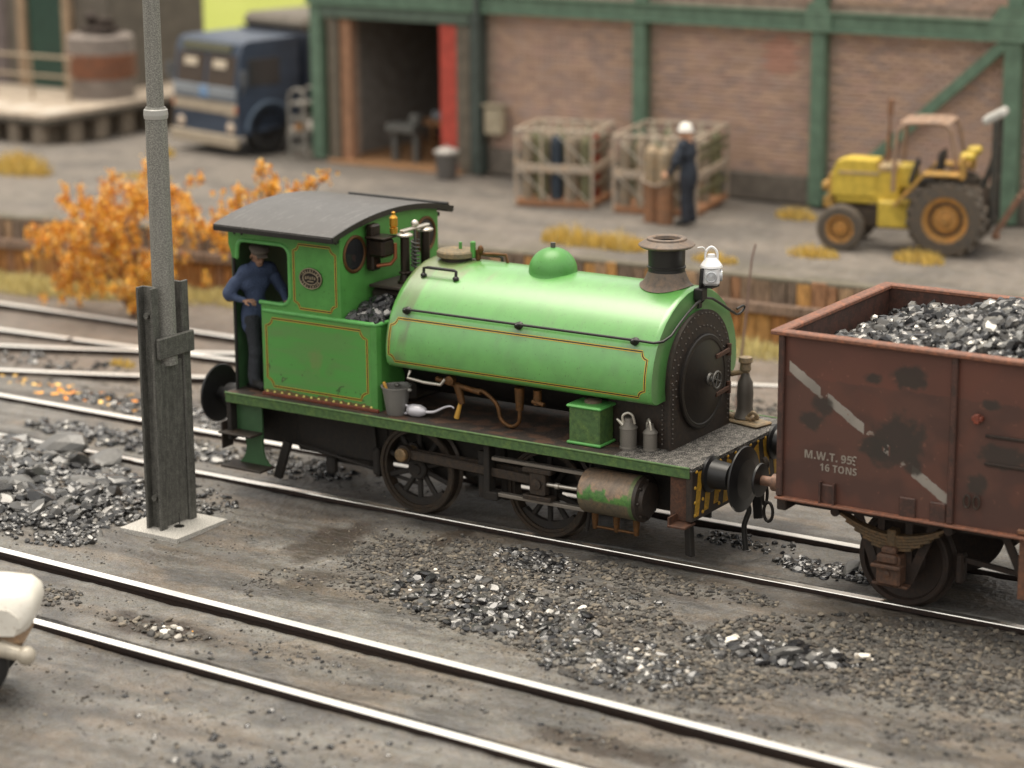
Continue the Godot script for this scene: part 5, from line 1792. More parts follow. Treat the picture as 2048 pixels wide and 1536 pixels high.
# ------------------------------------------------------------------ people
# bones: [from, to, radius, radius, colour]; one smooth skin over all of them by surface nets
func skin(mb: MB, bones: Array, cell: float, blend: float) -> void:
	var lo := Vector3.ONE * 1e9; var hi := -lo
	for b in bones:
		var r: float = maxf(b[2], b[3]) + cell * 3.0
		for p in [b[0], b[1]]:
			lo = lo.min(p - Vector3.ONE * r); hi = hi.max(p + Vector3.ONE * r)
	var nx := int((hi.x - lo.x) / cell) + 2; var ny := int((hi.y - lo.y) / cell) + 2; var nz := int((hi.z - lo.z) / cell) + 2
	var f := PackedFloat32Array(); f.resize(nx * ny * nz); f.fill(1.0)
	var best := PackedFloat32Array(); best.resize(nx * ny * nz); best.fill(1.0)
	var who := PackedInt32Array(); who.resize(nx * ny * nz)
	for k in bones.size():
		var a: Vector3 = bones[k][0]; var ab: Vector3 = bones[k][1] - a
		var ra: float = bones[k][2]; var rb: float = bones[k][3]
		var m: float = maxf(ra, rb) + blend + cell * 2.0
		var l0 := (a.min(bones[k][1]) - Vector3.ONE * m - lo) / cell
		var l1 := (a.max(bones[k][1]) + Vector3.ONE * m - lo) / cell
		var len2 := maxf(ab.length_squared(), 1e-9)
		for i in range(maxi(0, int(l0.x)), mini(nx, int(l1.x) + 2)):
			for j in range(maxi(0, int(l0.y)), mini(ny, int(l1.y) + 2)):
				for q in range(maxi(0, int(l0.z)), mini(nz, int(l1.z) + 2)):
					var p := lo + Vector3(i, j, q) * cell
					var t := clampf((p - a).dot(ab) / len2, 0.0, 1.0)
					var d := p.distance_to(a + ab * t) - lerpf(ra, rb, t)
					var at := (i * ny + j) * nz + q
					if d < best[at]:
						best[at] = d; who[at] = k
					var h := maxf(blend - absf(f[at] - d), 0.0) / blend
					f[at] = minf(f[at], d) - h * h * blend * 0.25
	var id := PackedInt32Array(); id.resize(nx * ny * nz); id.fill(-1)
	var vs := PackedVector3Array(); var ns := PackedVector3Array(); var cs := PackedColorArray()
	var corner := [0, 1, nz, nz + 1, ny * nz, ny * nz + 1, ny * nz + nz, ny * nz + nz + 1]
	var off := [Vector3(0, 0, 0), Vector3(0, 0, 1), Vector3(0, 1, 0), Vector3(0, 1, 1), Vector3(1, 0, 0), Vector3(1, 0, 1), Vector3(1, 1, 0), Vector3(1, 1, 1)]
	var edges := [[0, 1], [2, 3], [4, 5], [6, 7], [0, 2], [1, 3], [4, 6], [5, 7], [0, 4], [1, 5], [2, 6], [3, 7]]
	for i in nx - 1:
		for j in ny - 1:
			for q in nz - 1:
				var at := (i * ny + j) * nz + q
				var neg := 0
				for c in corner:
					if f[at + c] < 0.0: neg += 1
				if neg == 0 or neg == 8: continue
				var sum := Vector3.ZERO; var n := 0
				for e in edges:
					var d0 := f[at + corner[e[0]]]; var d1 := f[at + corner[e[1]]]
					if (d0 < 0.0) != (d1 < 0.0):
						sum += (off[e[0]] as Vector3).lerp(off[e[1]], d0 / (d0 - d1)); n += 1
				var g := Vector3.ZERO
				for c in 8:
					g += ((off[c] as Vector3) - Vector3.ONE * 0.5) * f[at + corner[c]]
				id[at] = vs.size()
				vs.append(lo + (Vector3(i, j, q) + sum / n) * cell)
				ns.append(g.normalized())
				cs.append(bones[who[at]][4])
	for i in range(1, nx - 1):
		for j in range(1, ny - 1):
			for q in range(1, nz - 1):
				var at := (i * ny + j) * nz + q
				for ax in 3:
					var step: int = [ny * nz, nz, 1][ax]
					var u: int = [nz, 1, ny * nz][ax]; var w: int = [1, ny * nz, nz][ax]
					if (f[at] < 0.0) == (f[at + step] < 0.0): continue
					var quad := [id[at - u - w], id[at - w], id[at], id[at - u]]
					if quad.min() < 0: continue
					if f[at] > 0.0: quad.reverse()
					for tri in [[0, 1, 2], [0, 2, 3]]:
						for c in [tri[0], tri[2], tri[1]]:
							var k: int = quad[c]
							mb.vert(vs[k], ns[k], Vector2.ZERO, cs[k])


func hand_bones(wrist: Vector3, dir: Vector3, palm_down: Vector3, curl: float, c: Color, right: bool) -> Array:
	var d := dir.normalized()
	var across := d.cross(palm_down).normalized() * (1.0 if right else -1.0)
	var out: Array = []
	for k in 4:
		var s: float = (k - 1.5) * 0.021
		var root := wrist + d * 0.085 + across * s
		out.append([wrist + across * s * 0.6, root, 0.017, 0.014, c])
		var l: float = [0.062, 0.074, 0.07, 0.054][k]
		var mid := root + (d * cos(curl) + palm_down * sin(curl)) * l * 0.55
		out.append([root, mid, 0.011, 0.010, c])
		out.append([mid, mid + (d * cos(curl * 2.2) + palm_down * sin(curl * 2.2)) * l * 0.5, 0.010, 0.008, c])
	var th := wrist + d * 0.03 - across * 0.03
	var th2 := th + (d * 0.6 - across * 0.6 + palm_down * 0.5).normalized() * 0.045
	out.append([th, th2, 0.014, 0.012, c])
	out.append([th2, th2 + (d + palm_down * 0.5).normalized() * 0.035, 0.011, 0.009, c])
	return out


func head_bones(c: Vector3, face: Vector3, up: Vector3, skin_c: Color) -> Array:
	var r := face.cross(up).normalized()
	var dark := skin_c * 0.45
	var out := [[c + up * 0.03 - face * 0.018, c + up * 0.03 + face * 0.012, 0.083, 0.08, skin_c], [c - up * 0.045 + face * 0.03, c - up * 0.075 + face * 0.05, 0.055, 0.04, skin_c],
		[c + up * 0.005 + face * 0.088, c - up * 0.022 + face * 0.108, 0.01, 0.016, skin_c], [c - up * 0.03 - face * 0.03, c - up * 0.15 - face * 0.03, 0.058, 0.062, skin_c],
		[c - up * 0.056 + face * 0.085 - r * 0.018, c - up * 0.056 + face * 0.085 + r * 0.018, 0.009, 0.009, skin_c * 0.7]]
	for s in [-1.0, 1.0]:
		out.append([c + r * 0.085 * s, c + r * 0.088 * s - up * 0.03 - face * 0.006, 0.014, 0.011, skin_c])
		out.append([c + up * 0.022 + face * 0.082 + r * 0.016 * s, c + up * 0.02 + face * 0.07 + r * 0.05 * s, 0.012, 0.01, skin_c])
		out.append([c + up * 0.006 + face * 0.08 + r * 0.032 * s, c + up * 0.006 + face * 0.081 + r * 0.034 * s, 0.0095, 0.0095, dark])
	return out


func person(label: String, j: Dictionary, face: Vector3, up: Vector3, coat: Color, legs: Color, boots: Color, skin_c: Color) -> Node3D:
	var o := thing("person", label, "person")
	var mb := MB.new()
	mb.colored = true
	var right: Vector3 = (j.rsh - j.lsh).normalized()
	var b: Array = [
		[j.pelvis + right * 0.06, j.pelvis - right * 0.06, 0.1, 0.1, legs], [j.pelvis, j.chest - Vector3(0, 0.12, 0), 0.11, 0.112, coat],
		[j.chest + right * 0.07, j.chest - right * 0.07, 0.112, 0.112, coat], [j.rsh - right * 0.05, j.lsh + right * 0.05, 0.085, 0.085, coat], [j.chest + Vector3(0, 0.1, 0), j.neck, 0.1, 0.058, coat],
		[j.rsh, j.rel, 0.06, 0.047, coat], [j.rel, j.rha, 0.048, 0.034, coat], [j.lsh, j.lel, 0.06, 0.047, coat], [j.lel, j.lha, 0.048, 0.034, coat],
		[j.pelvis + Vector3(0, 0.08, 0) + right * 0.05, j.pelvis + Vector3(0, -0.1, 0) + right * 0.07, 0.105, 0.1, coat], [j.pelvis + Vector3(0, 0.08, 0) - right * 0.05, j.pelvis + Vector3(0, -0.1, 0) - right * 0.07, 0.105, 0.1, coat],
		[j.rhip, j.rkn, 0.092, 0.066, legs], [j.rkn, j.ran, 0.066, 0.052, legs], [j.lhip, j.lkn, 0.092, 0.066, legs], [j.lkn, j.lan, 0.066, 0.052, legs],
		[j.ran, j.rto, 0.05, 0.042, boots], [j.lan, j.lto, 0.05, 0.042, boots]]
	for s in ["r", "l"]:                                      # creases of the sleeves and knees
		for k in 3:
			var a: Vector3 = (j[s + "sh"] as Vector3).lerp(j[s + "el"], 0.45 + 0.22 * k)
			b.append([a + Vector3(0.02, 0, 0.025), a + Vector3(-0.03, 0.015, 0.02), 0.046, 0.04, coat])
			var q: Vector3 = (j[s + "kn"] as Vector3).lerp(j[s + "an"], 0.25 * k + 0.35)
			b.append([q + Vector3(0.025, 0, 0.015), q + Vector3(-0.03, 0.02, 0.01), 0.048, 0.044, legs])
	skin(mb, b, 0.02, 0.045)
	skin(mb, head_bones(j.head, face, up, skin_c), 0.009, 0.014)
	skin(mb, hand_bones(j.rha, j.rdir, j.rpalm, j.curl, skin_c, true), 0.005, 0.008)
	skin(mb, hand_bones(j.lha, j.ldir, j.lpalm, j.curl, skin_c, false), 0.005, 0.008)
	put("body", mb, tinted("cloth and skin", 0.8, "", 2.2, "mid_bump", 1.6), o)
	return o


func build_people() -> void:
	var face := Vector3(0.72, -0.4, 0.5).normalized()
	var up := Vector3(0.3, 0.9, 0.2)
	up = (up - face * up.dot(face)).normalized()
	var d := {head = Vector3(-2.03, 2.615, 0.74), neck = Vector3(-2.1, 2.5, 0.72), chest = Vector3(-2.13, 2.3, 0.71), pelvis = Vector3(-2.14, 1.93, 0.69),
		rsh = Vector3(-2.16, 2.435, 0.86), rel = Vector3(-2.32, 2.17, 0.93), rha = Vector3(-2.09, 2.135, 0.93), lsh = Vector3(-2.02, 2.44, 0.55), lel = Vector3(-1.95, 2.2, 0.45), lha = Vector3(-1.78, 2.1, 0.6),
		rhip = Vector3(-2.13, 1.88, 0.77), rkn = Vector3(-2.08, 1.53, 0.79), ran = Vector3(-2.1, 1.2, 0.8), rto = Vector3(-1.96, 1.165, 0.83), lhip = Vector3(-2.13, 1.88, 0.6), lkn = Vector3(-2.06, 1.53, 0.57), lan = Vector3(-2.12, 1.2, 0.54), lto = Vector3(-1.98, 1.165, 0.55),
		rdir = Vector3(1, 0.1, -0.05), rpalm = Vector3(0, -1, 0), ldir = Vector3(1, 0.1, 0.4), lpalm = Vector3(0, -1, 0), curl = 0.5}
	var o := person("driver in blue jacket and dark trousers leaning in the engine's cab doorway", d, face, up, lin(62, 76, 104), lin(46, 48, 54), lin(38, 36, 36), lin(150, 116, 96))
	var mb := MB.new()
	mb.at(d.head + up * 0.035 - face * 0.005, Vector3.ZERO)
	mb.t.basis = Basis(face.cross(up).normalized(), up, -face)
	mb.lathe([Vector2(0.092, 0.005), Vector2(0.1, 0.03), Vector2(0.115, 0.05), Vector2(0.1, 0.075), Vector2(0.0, 0.082)], 22, true)
	mb.box(Vector3(0, 0.02, -0.11), Vector3(0.12, 0.012, 0.07), 0.005)
	put("cap", mb, mat("cap cloth", Color8(92, 84, 76), 0.85), o)
	# the man by the gas bottles
	var f2 := Vector3(-0.85, -0.12, 0.45).normalized()
	var up2 := (Vector3.UP - f2 * f2.y).normalized()
	var w := {head = Vector3(-3.37, 2.33, -11.33), neck = Vector3(-3.35, 2.2, -11.35), chest = Vector3(-3.34, 2.02, -11.36), pelvis = Vector3(-3.33, 1.68, -11.36),
		rsh = Vector3(-3.37, 2.15, -11.53), rel = Vector3(-3.48, 1.9, -11.56), rha = Vector3(-3.66, 1.75, -11.5), lsh = Vector3(-3.36, 2.15, -11.18), lel = Vector3(-3.42, 1.88, -11.1), lha = Vector3(-3.56, 1.7, -11.14),
		rhip = Vector3(-3.33, 1.62, -11.45), rkn = Vector3(-3.36, 1.3, -11.45), ran = Vector3(-3.3, 0.98, -11.45), rto = Vector3(-3.42, 0.945, -11.42), lhip = Vector3(-3.33, 1.62, -11.27), lkn = Vector3(-3.33, 1.3, -11.25), lan = Vector3(-3.3, 0.98, -11.24), lto = Vector3(-3.43, 0.945, -11.2),
		rdir = Vector3(-1, -0.1, 0.2), rpalm = Vector3(0, -0.5, -1), ldir = Vector3(-1, -0.1, 0.1), lpalm = Vector3(0, -0.6, -1), curl = 0.7}
	o = person("man in dark blue overalls and white helmet holding the gas bottles", w, f2, up2, lin(48, 54, 66), lin(44, 48, 58), lin(36, 36, 38), lin(206, 160, 130))
	mb = MB.new()
	mb.at(w.head + up2 * 0.03)
	mb.lathe([Vector2(0.125, 0.0), Vector2(0.125, 0.012), Vector2(0.108, 0.02), Vector2(0.1, 0.07), Vector2(0.075, 0.11), Vector2(0.0, 0.128)], 24, true)
	put("helmet", mb, mat("helmet white", Color8(236, 234, 226), 0.35), o)


# ------------------------------------------------------------------ timber wall, yard, plants
const WALL := [Vector2(-17, -5.5), Vector2(-12.9, -6.3), Vector2(-8.5, -7.22), Vector2(-4.2, -8.0), Vector2(0.2, -8.25), Vector2(7, -8.8)]


func wall_z(x: float) -> float:
	for k in WALL.size() - 1:
		if x <= WALL[k + 1].x:
			return lerpf(WALL[k].y, WALL[k + 1].y, (x - WALL[k].x) / (WALL[k + 1].x - WALL[k].x))
	return WALL[WALL.size() - 1].y


func build_timber_wall() -> void:
	var T := thing("timber_wall", "low retaining wall of brown upright boards with a waling rail, behind the sidings", "wall")
	var tones := [Color8(206, 150, 92), Color8(184, 140, 106), Color8(158, 136, 116), Color8(222, 172, 106), Color8(140, 124, 110), Color8(196, 166, 134)]
	var x := -16.8
	while x < 6.6:
		var w := rng.randf_range(0.13, 0.24)
		var z := wall_z(x + w / 2)
		var turn := -atan2(wall_z(x + w) - wall_z(x), w)
		for tier in 2:
			var mb := MB.new()
			var y0 := -0.08 if tier == 0 else 0.55
			var y1: float = (0.52 if tier == 0 else 0.93) + rng.randf_range(-0.02, 0.025)
			mb.box(Vector3(0, (y0 + y1) / 2, 0), Vector3(w - 0.014, y1 - y0, 0.05), 0.006)
			var k := rng.randi() % tones.size()
			if tier == 0: k = [0, 0, 1, 3, 0, 1][k]
			var o := put("board", mb, mat("board tone %d" % k, tones[k], 0.85, 0.0, "wood", 1.1, "fine_bump", 0.5), T)
			o.transform = Transform3D(Basis.from_euler(Vector3(0, turn, rng.randf_range(-0.012, 0.012))), Vector3(x + w / 2, 0, z + 0.03 * tier + rng.randf_range(-0.012, 0.012)))
		x += w
	for k in WALL.size() - 1:
		var a: Vector2 = WALL[k]; var b: Vector2 = WALL[k + 1]
		var mb := MB.new()
		mb.bar(Vector3(a.x, 0.535, a.y + 0.09), Vector3(b.x, 0.535, b.y + 0.09), 0.11, 0.15, 0.015)
		put("waling", mb, mat("waling wood", Color8(160, 138, 122), 0.85, 0.0, "wood", 0.9), T)
		mb = MB.new()
		mb.bar(Vector3(a.x, 0.93, a.y - 0.02), Vector3(b.x, 0.93, b.y - 0.02), 0.14, 0.07, 0.015)
		put("capping", mb, mat("capping wood", Color8(122, 116, 102), 0.9, 0.0, "blotch", 0.9), T)
	var rod := MB.new()
	rod.tube(curve_through([Vector3(0.74, -0.1, -5.2), Vector3(0.84, 0.9, -5.2), Vector3(0.93, 1.85, -5.2), Vector3(0.98, 2.05, -5.2)], 4), 0.018, 7, 0.012)
	tag(put("metal_rod", rod, mat("dull rod", Color8(136, 112, 102), 0.6, 0.2)), "thin leaning rod standing in the grass behind the chimney", "rod")


func build_yard() -> void:
	var mb := MB.new()
	mb.colored = true
	var rows: Array = []; var cols: Array = []
	for i in 61:
		var q := i / 60.0
		var line := PackedVector3Array(); var tint := PackedColorArray()
		for j in 121:
			var x := lerpf(-34.0, 12.0, j / 120.0)
			var z := lerpf(-25.5, wall_z(clampf(x, -17, 7)) - 0.03, pow(q, 0.8))
			var edge := smoothstep(1.6, 0.2, absf(z - wall_z(clampf(x, -17, 7))))
			line.append(Vector3(x, YARD + 0.02 * n_soft.get_noise_2d(x * 9, z * 9) + 0.03 * edge * n_fine.get_noise_2d(x * 6, z * 6) - 0.1 * smoothstep(-12.2, -13.9, z), z))
			var c := lin(136, 129, 121).lerp(lin(116, 111, 106), smoothstep(-0.1, 0.3, n_soft.get_noise_2d(x * 9 + 50, z * 16)))
			c = c.lerp(lin(104, 100, 84), edge * smoothstep(-0.1, 0.2, n_fine.get_noise_2d(x * 3, z * 3)) * 0.7)
			tint.append(c)
		rows.append(line); cols.append(tint)
	mb.surf(rows, false, true, cols)
	struct("yard", mb, tinted("yard tarmac", 0.88, "earth", 0.5))
	mb = MB.new()
	rows = []
	for i in 13:
		var line := PackedVector3Array()
		for j in 21:
			var q := i / 12.0
			line.append(Vector3(lerpf(-110, 60, j / 20.0), 0.86 + 6.5 * q * q + 0.4 * n_soft.get_noise_2d(j * 40, i * 40), lerpf(-25.3, -110, q)))
		rows.append(line)
	rows.reverse()
	mb.surf(rows, false, true)
	struct("field", mb, mat("field grass", Color8(255, 255, 255), 0.95, 0.0, "turf", 0.12))


func tuft(called: String, label: String, category: String, at: Vector3, rx: float, rz: float, h: float, n: int, col: Color, group := "") -> void:
	var mb := MB.new()
	mb.colored = true
	for i in n:
		var a := rng.randf() * TAU; var r := sqrt(rng.randf())
		var p := Vector3(cos(a) * rx * r, 0, sin(a) * rz * r)
		var hh := h * (1.15 - 0.6 * r) * rng.randf_range(0.6, 1.1)
		var lean := Vector3(rng.randf_range(-1, 1), 0, rng.randf_range(-1, 1)) * hh * 0.35
		var w := Vector3(rng.randf_range(-1, 1), 0, rng.randf_range(-1, 1)).normalized() * rng.randf_range(0.008, 0.016)
		mb.col = col * rng.randf_range(0.65, 1.25)
		mb.tri(p - w, p + w, p + lean * 0.4 + Vector3(0, hh * 0.6, 0) + w * 0.6)
		mb.tri(p - w * 0.8 + lean * 0.2 + Vector3(0, hh * 0.3, 0), p + lean * 0.4 + Vector3(0, hh * 0.6, 0) + w * 0.6, p + lean + Vector3(0, hh, 0))
	var m := tinted("grass blade", 0.8)
	m.backlight_enabled = true
	m.backlight = Color(0.25, 0.22, 0.08)
	var o := put(called, mb, m)
	o.position = at
	tag(o, label, category, group)


func bush(label: String, clumps: Array, root: Vector3, tint: Array) -> void:
	var B := thing("autumn_bush", label, "bush", Vector3.ZERO)
	var mb := MB.new()
	for c in clumps:
		var p := Vector3(c[0], c[1], c[2])
		mb.tube(curve_through([root, root.lerp(p, 0.4) + Vector3(0.1, 0.15, 0), root.lerp(p, 0.75) + Vector3(-0.05, 0.1, 0.05), p], 4), 0.03, 6, 0.01)
	put("branches", mb, mat("bush wood", Color8(96, 66, 44), 0.9), B)
	var xfs: Array = []; var cols: Array = []
	for c in clumps:
		var R: float = c[3]
		var lobes: Array = []
		for k in 34:
			lobes.append(Vector3(rng.randfn(0, 0.55), rng.randfn(0, 0.5), rng.randfn(0, 0.5)) * R)
		for i in int(3400 * R * R / 0.25):
			var l: Vector3 = lobes[rng.randi() % lobes.size()]
			var q := l + Vector3(rng.randfn(0, 0.8), rng.randfn(0, 1.5), rng.randfn(0, 0.8)) * R * 0.09
			var s := rng.randf_range(0.01, 0.024)
			xfs.append(Transform3D(Basis.from_euler(Vector3(rng.randf() * 6, rng.randf() * 6, rng.randf() * 6)).scaled_local(Vector3.ONE * s), Vector3(c[0], c[1], c[2]) + q))
			cols.append(tint[rng.randi() % tint.size()] * rng.randf_range(0.75, 1.2))
	var leaf := MB.new()
	leaf.quad(Vector3(-1, 0, -0.7), Vector3(-0.7, 0.35, 0.7), Vector3(0.9, 0.1, 0.8), Vector3(1, 0.5, -0.6))
	var m := tinted("autumn leaf", 0.6)
	m.backlight_enabled = true
	m.backlight = Color(0.4, 0.26, 0.06)
	copies("foliage", leaf.mesh(), m, xfs, cols, B)


func build_plants() -> void:
	var tint := [lin(255, 196, 58), lin(250, 178, 46), lin(255, 214, 104), lin(206, 124, 36), lin(252, 222, 150), lin(160, 96, 38)]
	bush("large orange autumn bush in front of the timber wall, left of the cab", [[-10.0, 1.45, -5.3, 0.42], [-10.6, 0.95, -5.2, 0.42], [-9.2, 1.65, -5.3, 0.5], [-9.6, 0.85, -5.1, 0.55], [-8.7, 0.75, -5.1, 0.45], [-8.55, 1.6, -5.3, 0.42], [-10.3, 0.45, -5.1, 0.35], [-9.0, 0.35, -5.0, 0.32], [-8.0, 1.45, -5.3, 0.3], [-9.3, 1.2, -5.0, 0.45]], Vector3(-9.3, -0.05, -5.3), tint)
	bush("smaller orange bush with two rising branches behind the cab roof", [[-7.5, 1.6, -5.4, 0.24], [-7.55, 1.2, -5.4, 0.2], [-7.3, 1.9, -5.4, 0.16], [-6.75, 2.0, -5.4, 0.2], [-6.85, 2.3, -5.4, 0.15], [-6.65, 1.7, -5.4, 0.22], [-6.3, 2.05, -5.4, 0.13], [-6.05, 2.15, -5.4, 0.11], [-5.8, 2.3, -5.4, 0.1], [-6.4, 1.7, -5.4, 0.2]], Vector3(-6.8, -0.05, -5.5), tint)
	var straw := lin(214, 200, 140); var gold := lin(214, 184, 98)
	for k in 16:
		var x := -13.0 + 1.15 * k
		if x < 4.5:
			tuft("dry_grass", "pale dry grass along the foot of the timber wall", "grass", Vector3(x, -0.05, wall_z(x) + rng.randf_range(0.45, 0.7)), 0.85, 0.4, 0.3, 900, straw, "dry grass at the foot of the timber wall")
	for g in [[-15.9, -9.8, 0.75, 0.4, "wide yellow grass tuft below the loading dock at left"], [-4.1, -9.15, 0.55, 0.3, "yellow grass tuft on the wall top behind the dome, left of a pair"], [-3.3, -9.2, 0.5, 0.26, "yellow grass tuft on the wall top nearest the chimney"], [-2.15, -12.7, 0.35, 0.2, "orange grass tuft at the foot of the works wall, left of the tractor"], [0.9, -10.45, 0.4, 0.22, "yellow grass tuft in front of the tractor's rear wheel"], [-1.6, -9.0, 0.35, 0.16, "low yellow grass tuft on the wall top, right of the lamp"], [-0.6, -10.1, 0.4, 0.18, "straw tuft in front of the tractor's front wheel"], [-15.0, -12.6, 0.3, 0.2, "small yellow tuft beside the lorry"], [-13.6, -10.5, 0.6, 0.08, "flat straw patch on the yard below the lorry"], [-7.4, -2.9, 0.22, 0.12, "small yellow weed between the siding rails"]]:
		tuft("grass_tuft", g[4], "grass", Vector3(g[0], (YARD if g[1] < -8 else -0.08), g[1]), g[2], g[2] * 0.5, g[3] * 1.15, int(620 * g[2]), gold)


# ------------------------------------------------------------------ the works behind
func build_works() -> void:
	var W := thing("brick_works", "brick works building with a green steel frame and an open dark doorway", "building")
	var green := mat("frame green", Color8(112, 142, 122), 0.55, 0.0, "blotch", 0.5)
	var mortar := mat("mortar", Color8(210, 188, 172), 0.9, 0.0, "blotch", 0.6)
	var Z := -14.2
	var mb := MB.new()
	mb.box(Vector3(-2.6, 3.4, Z - 0.33), Vector3(13.6, 5.4, 0.3))               # wall right of the doorway
	mb.box(Vector3(-10.9, 4.9, Z - 0.33), Vector3(3.2, 2.4, 0.3))               # over the doorway
	mb.box(Vector3(-12.25, 2.6, Z - 0.35), Vector3(0.5, 3.8, 0.3))
	mb.box(Vector3(-12.4, 3.4, Z - 4.3), Vector3(0.2, 5.4, 7.6))
	mb.box(Vector3(-4.2, 6.15, Z - 4.0), Vector3(16.8, 0.12, 8.2))
	var wall := put("wall", mb, mortar, W)
	mb = MB.new()                                                               # inside of the doorway; the dark walls have its shade painted in
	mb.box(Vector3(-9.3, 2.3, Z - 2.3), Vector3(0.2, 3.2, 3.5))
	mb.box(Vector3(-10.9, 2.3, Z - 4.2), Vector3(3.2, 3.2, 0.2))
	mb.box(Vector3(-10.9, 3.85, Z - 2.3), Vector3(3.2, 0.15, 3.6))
	var room_side := MB.new()
	room_side.box(Vector3(-12.25, 2.3, Z - 2.4), Vector3(0.1, 3.2, 3.5))
	put("room_side", room_side, mat("grey plaster", Color8(168, 164, 160), 0.9, 0.0, "blotch", 0.5), W)  # left wall painted paler to carry the daylight falling on it
	put("room", mb, mat("shaded plaster", Color8(84, 78, 72), 0.9, 0.0, "blotch", 0.5), W)
	# bricks: the bay nearest the viewer one by one, the rest as one
	var brick := MB.new()
	brick.box(Vector3.ZERO, Vector3(0.216, 0.066, 0.06), 0.006)
	var bm := brick.mesh()
	var tones := [Color8(222, 188, 168), Color8(220, 184, 166), Color8(214, 184, 168), Color8(226, 190, 166), Color8(208, 180, 166), Color8(230, 176, 154)]
	var xfs: Array = []; var cols: Array = []
	var single := 0
	for bay in [[-2.38, 0.56], [-5.66, -2.66], [-8.86, -5.94], [0.86, 4.1], [-12.3, -11.92]]:
		var y := 0.84
		var row := 0
		while y < 6.0:
			var x: float = bay[0] + (0.113 if row % 2 else 0.0)
			while x < bay[1] - 0.1:
				if not (y > 3.6 and y < 4.0) and not (bay[0] < -12 and y > 3.4):
					var p := Vector3(x + 0.11, y + 0.035, Z - 0.16 + rng.randf_range(-0.006, 0.006))
					var big := n_soft.get_noise_2d(p.x * 18.0, p.y * 18.0)
					var k := rng.randi() % 4 if big < 0.15 else 4 - rng.randi() % 2
					if Vector2(p.x + 3.3, p.y - 3.2).length() < 0.3: k = 5
					if single < 300 and bay[0] == -2.38 and y < 3.0:
						share("brick", bm, mat("brick %d" % k, tones[k], 0.9, 0.0, "speck", 1.2), wall, Transform3D(Basis.IDENTITY, p))
						single += 1
					else:
						xfs.append(Transform3D(Basis.IDENTITY, p))
						cols.append((tones[k] as Color).srgb_to_linear() * rng.randf_range(0.85, 1.12))
				x += 0.227
			y += 0.077
			row += 1
	copies("bricks", bm, tinted("brick", 0.9, "speck", 1.2), xfs, cols, wall)
	mb = MB.new()
	mb.box(Vector3(-4.0, 1.05, Z - 0.1), Vector3(9.8, 0.46, 0.1), 0.02)
	mb.box(Vector3(2.6, 1.05, Z - 0.1), Vector3(3.4, 0.46, 0.1), 0.02)
	put("plinth", mb, mat("plinth grey", Color8(128, 120, 112), 0.9, 0.0, "blotch", 0.5), W)
	for x in [-12.55, -9.06, -5.8, -2.52, 0.74, 4.0]:
		mb = MB.new()
		var wd := 0.24 if x != 0.74 else 0.28
		mb.box(Vector3(x, 2.25, Z), Vector3(wd, 2.8, 0.2), 0.01)
		var cm := green if x > -9.0 or x < -12 else mat("dark frame", Color8(84, 96, 92), 0.6, 0.0, "blotch", 0.5)
		put("column", mb, cm, W)
		mb = MB.new()
		mb.box(Vector3(x, 5.0, Z - 0.02), Vector3(wd * 0.9, 2.06, 0.16), 0.01)
		put("upper_column", mb, cm, W)
		if x > -4:
			mb = MB.new()
			var s := 1.0 if x < 0 else 1.7
			mb.prism(PackedVector2Array([Vector2(x - 0.24 * s, 3.66), Vector2(x + 0.24 * s, 3.66), Vector2(x + 0.24 * s, 3.9), Vector2(x + 0.13 * s, 4.12 + 0.1 * (s - 1)), Vector2(x - 0.13 * s, 4.12 + 0.1 * (s - 1)), Vector2(x - 0.24 * s, 3.9)]), Z + 0.11, Z + 0.15)
			put("gusset_plate", mb, green, W)
	mb = MB.new()
	mb.box(Vector3(-4.3, 3.81, Z + 0.03), Vector3(16.9, 0.3, 0.14), 0.01)
	mb.box(Vector3(-4.3, 3.67, Z + 0.06), Vector3(16.9, 0.03, 0.2), 0.006)
	mb.box(Vector3(-4.3, 3.95, Z + 0.06), Vector3(16.9, 0.03, 0.2), 0.006)
	put("beam", mb, green, W)
	mb = MB.new()
	mb.box(Vector3(-10.85, 3.53, Z + 0.0), Vector3(3.3, 0.22, 0.16), 0.01)
	put("lintel", mb, mat("lintel green", Color8(104, 124, 112), 0.6, 0.0, "blotch", 0.5), W)
	mb = MB.new()
	mb.bar(Vector3(0.6, 3.62, Z + 0.06), Vector3(-2.35, 0.95, Z + 0.06), 0.1, 0.17, 0.01)
	put("brace", mb, green, W)
	mb = MB.new()
	mb.rod(Vector3(-8.98, 0.85, Z + 0.18), Vector3(-8.98, 6.0, Z + 0.18), 0.055)
	for y in [1.2, 2.6, 3.5]:
		mb.rod(Vector3(-8.98, y, Z + 0.18), Vector3(-8.98, y + 0.08, Z + 0.18), 0.075)
	put("drainpipe", mb, mats["dark frame"], W)
	mb = MB.new()
	mb.box(Vector3(-9.67, 2.1, Z + 0.02), Vector3(0.36, 2.6, 0.06), 0.01)
	put("door", mb, mat("door red", Color8(206, 84, 70), 0.5, 0.0, "blotch", 0.8), W)
	mb = MB.new()
	mb.box(Vector3(-9.36, 2.1, Z - 0.02), Vector3(0.28, 2.6, 0.14), 0.01)
	put("door_post", mb, mat("post brown", Color8(122, 114, 102), 0.8, 0.0, "blotch", 0.6), W)
	mb = MB.new()
	mb.box(Vector3(-12.2, 2.1, Z - 0.02), Vector3(0.2, 2.6, 0.1), 0.01)
	put("door_post", mb, mat("post brown", Color8(92, 86, 76), 0.8, 0.0, "blotch", 0.6), W)
	mb = MB.new()
	mb.box(Vector3(-11.97, 2.1, Z - 0.1), Vector3(0.24, 2.65, 0.14), 0.01)
	put("jamb", mb, mat("jamb tan", Color8(178, 136, 108), 0.85, 0.0, "blotch", 0.6), W)
	mb = MB.new()
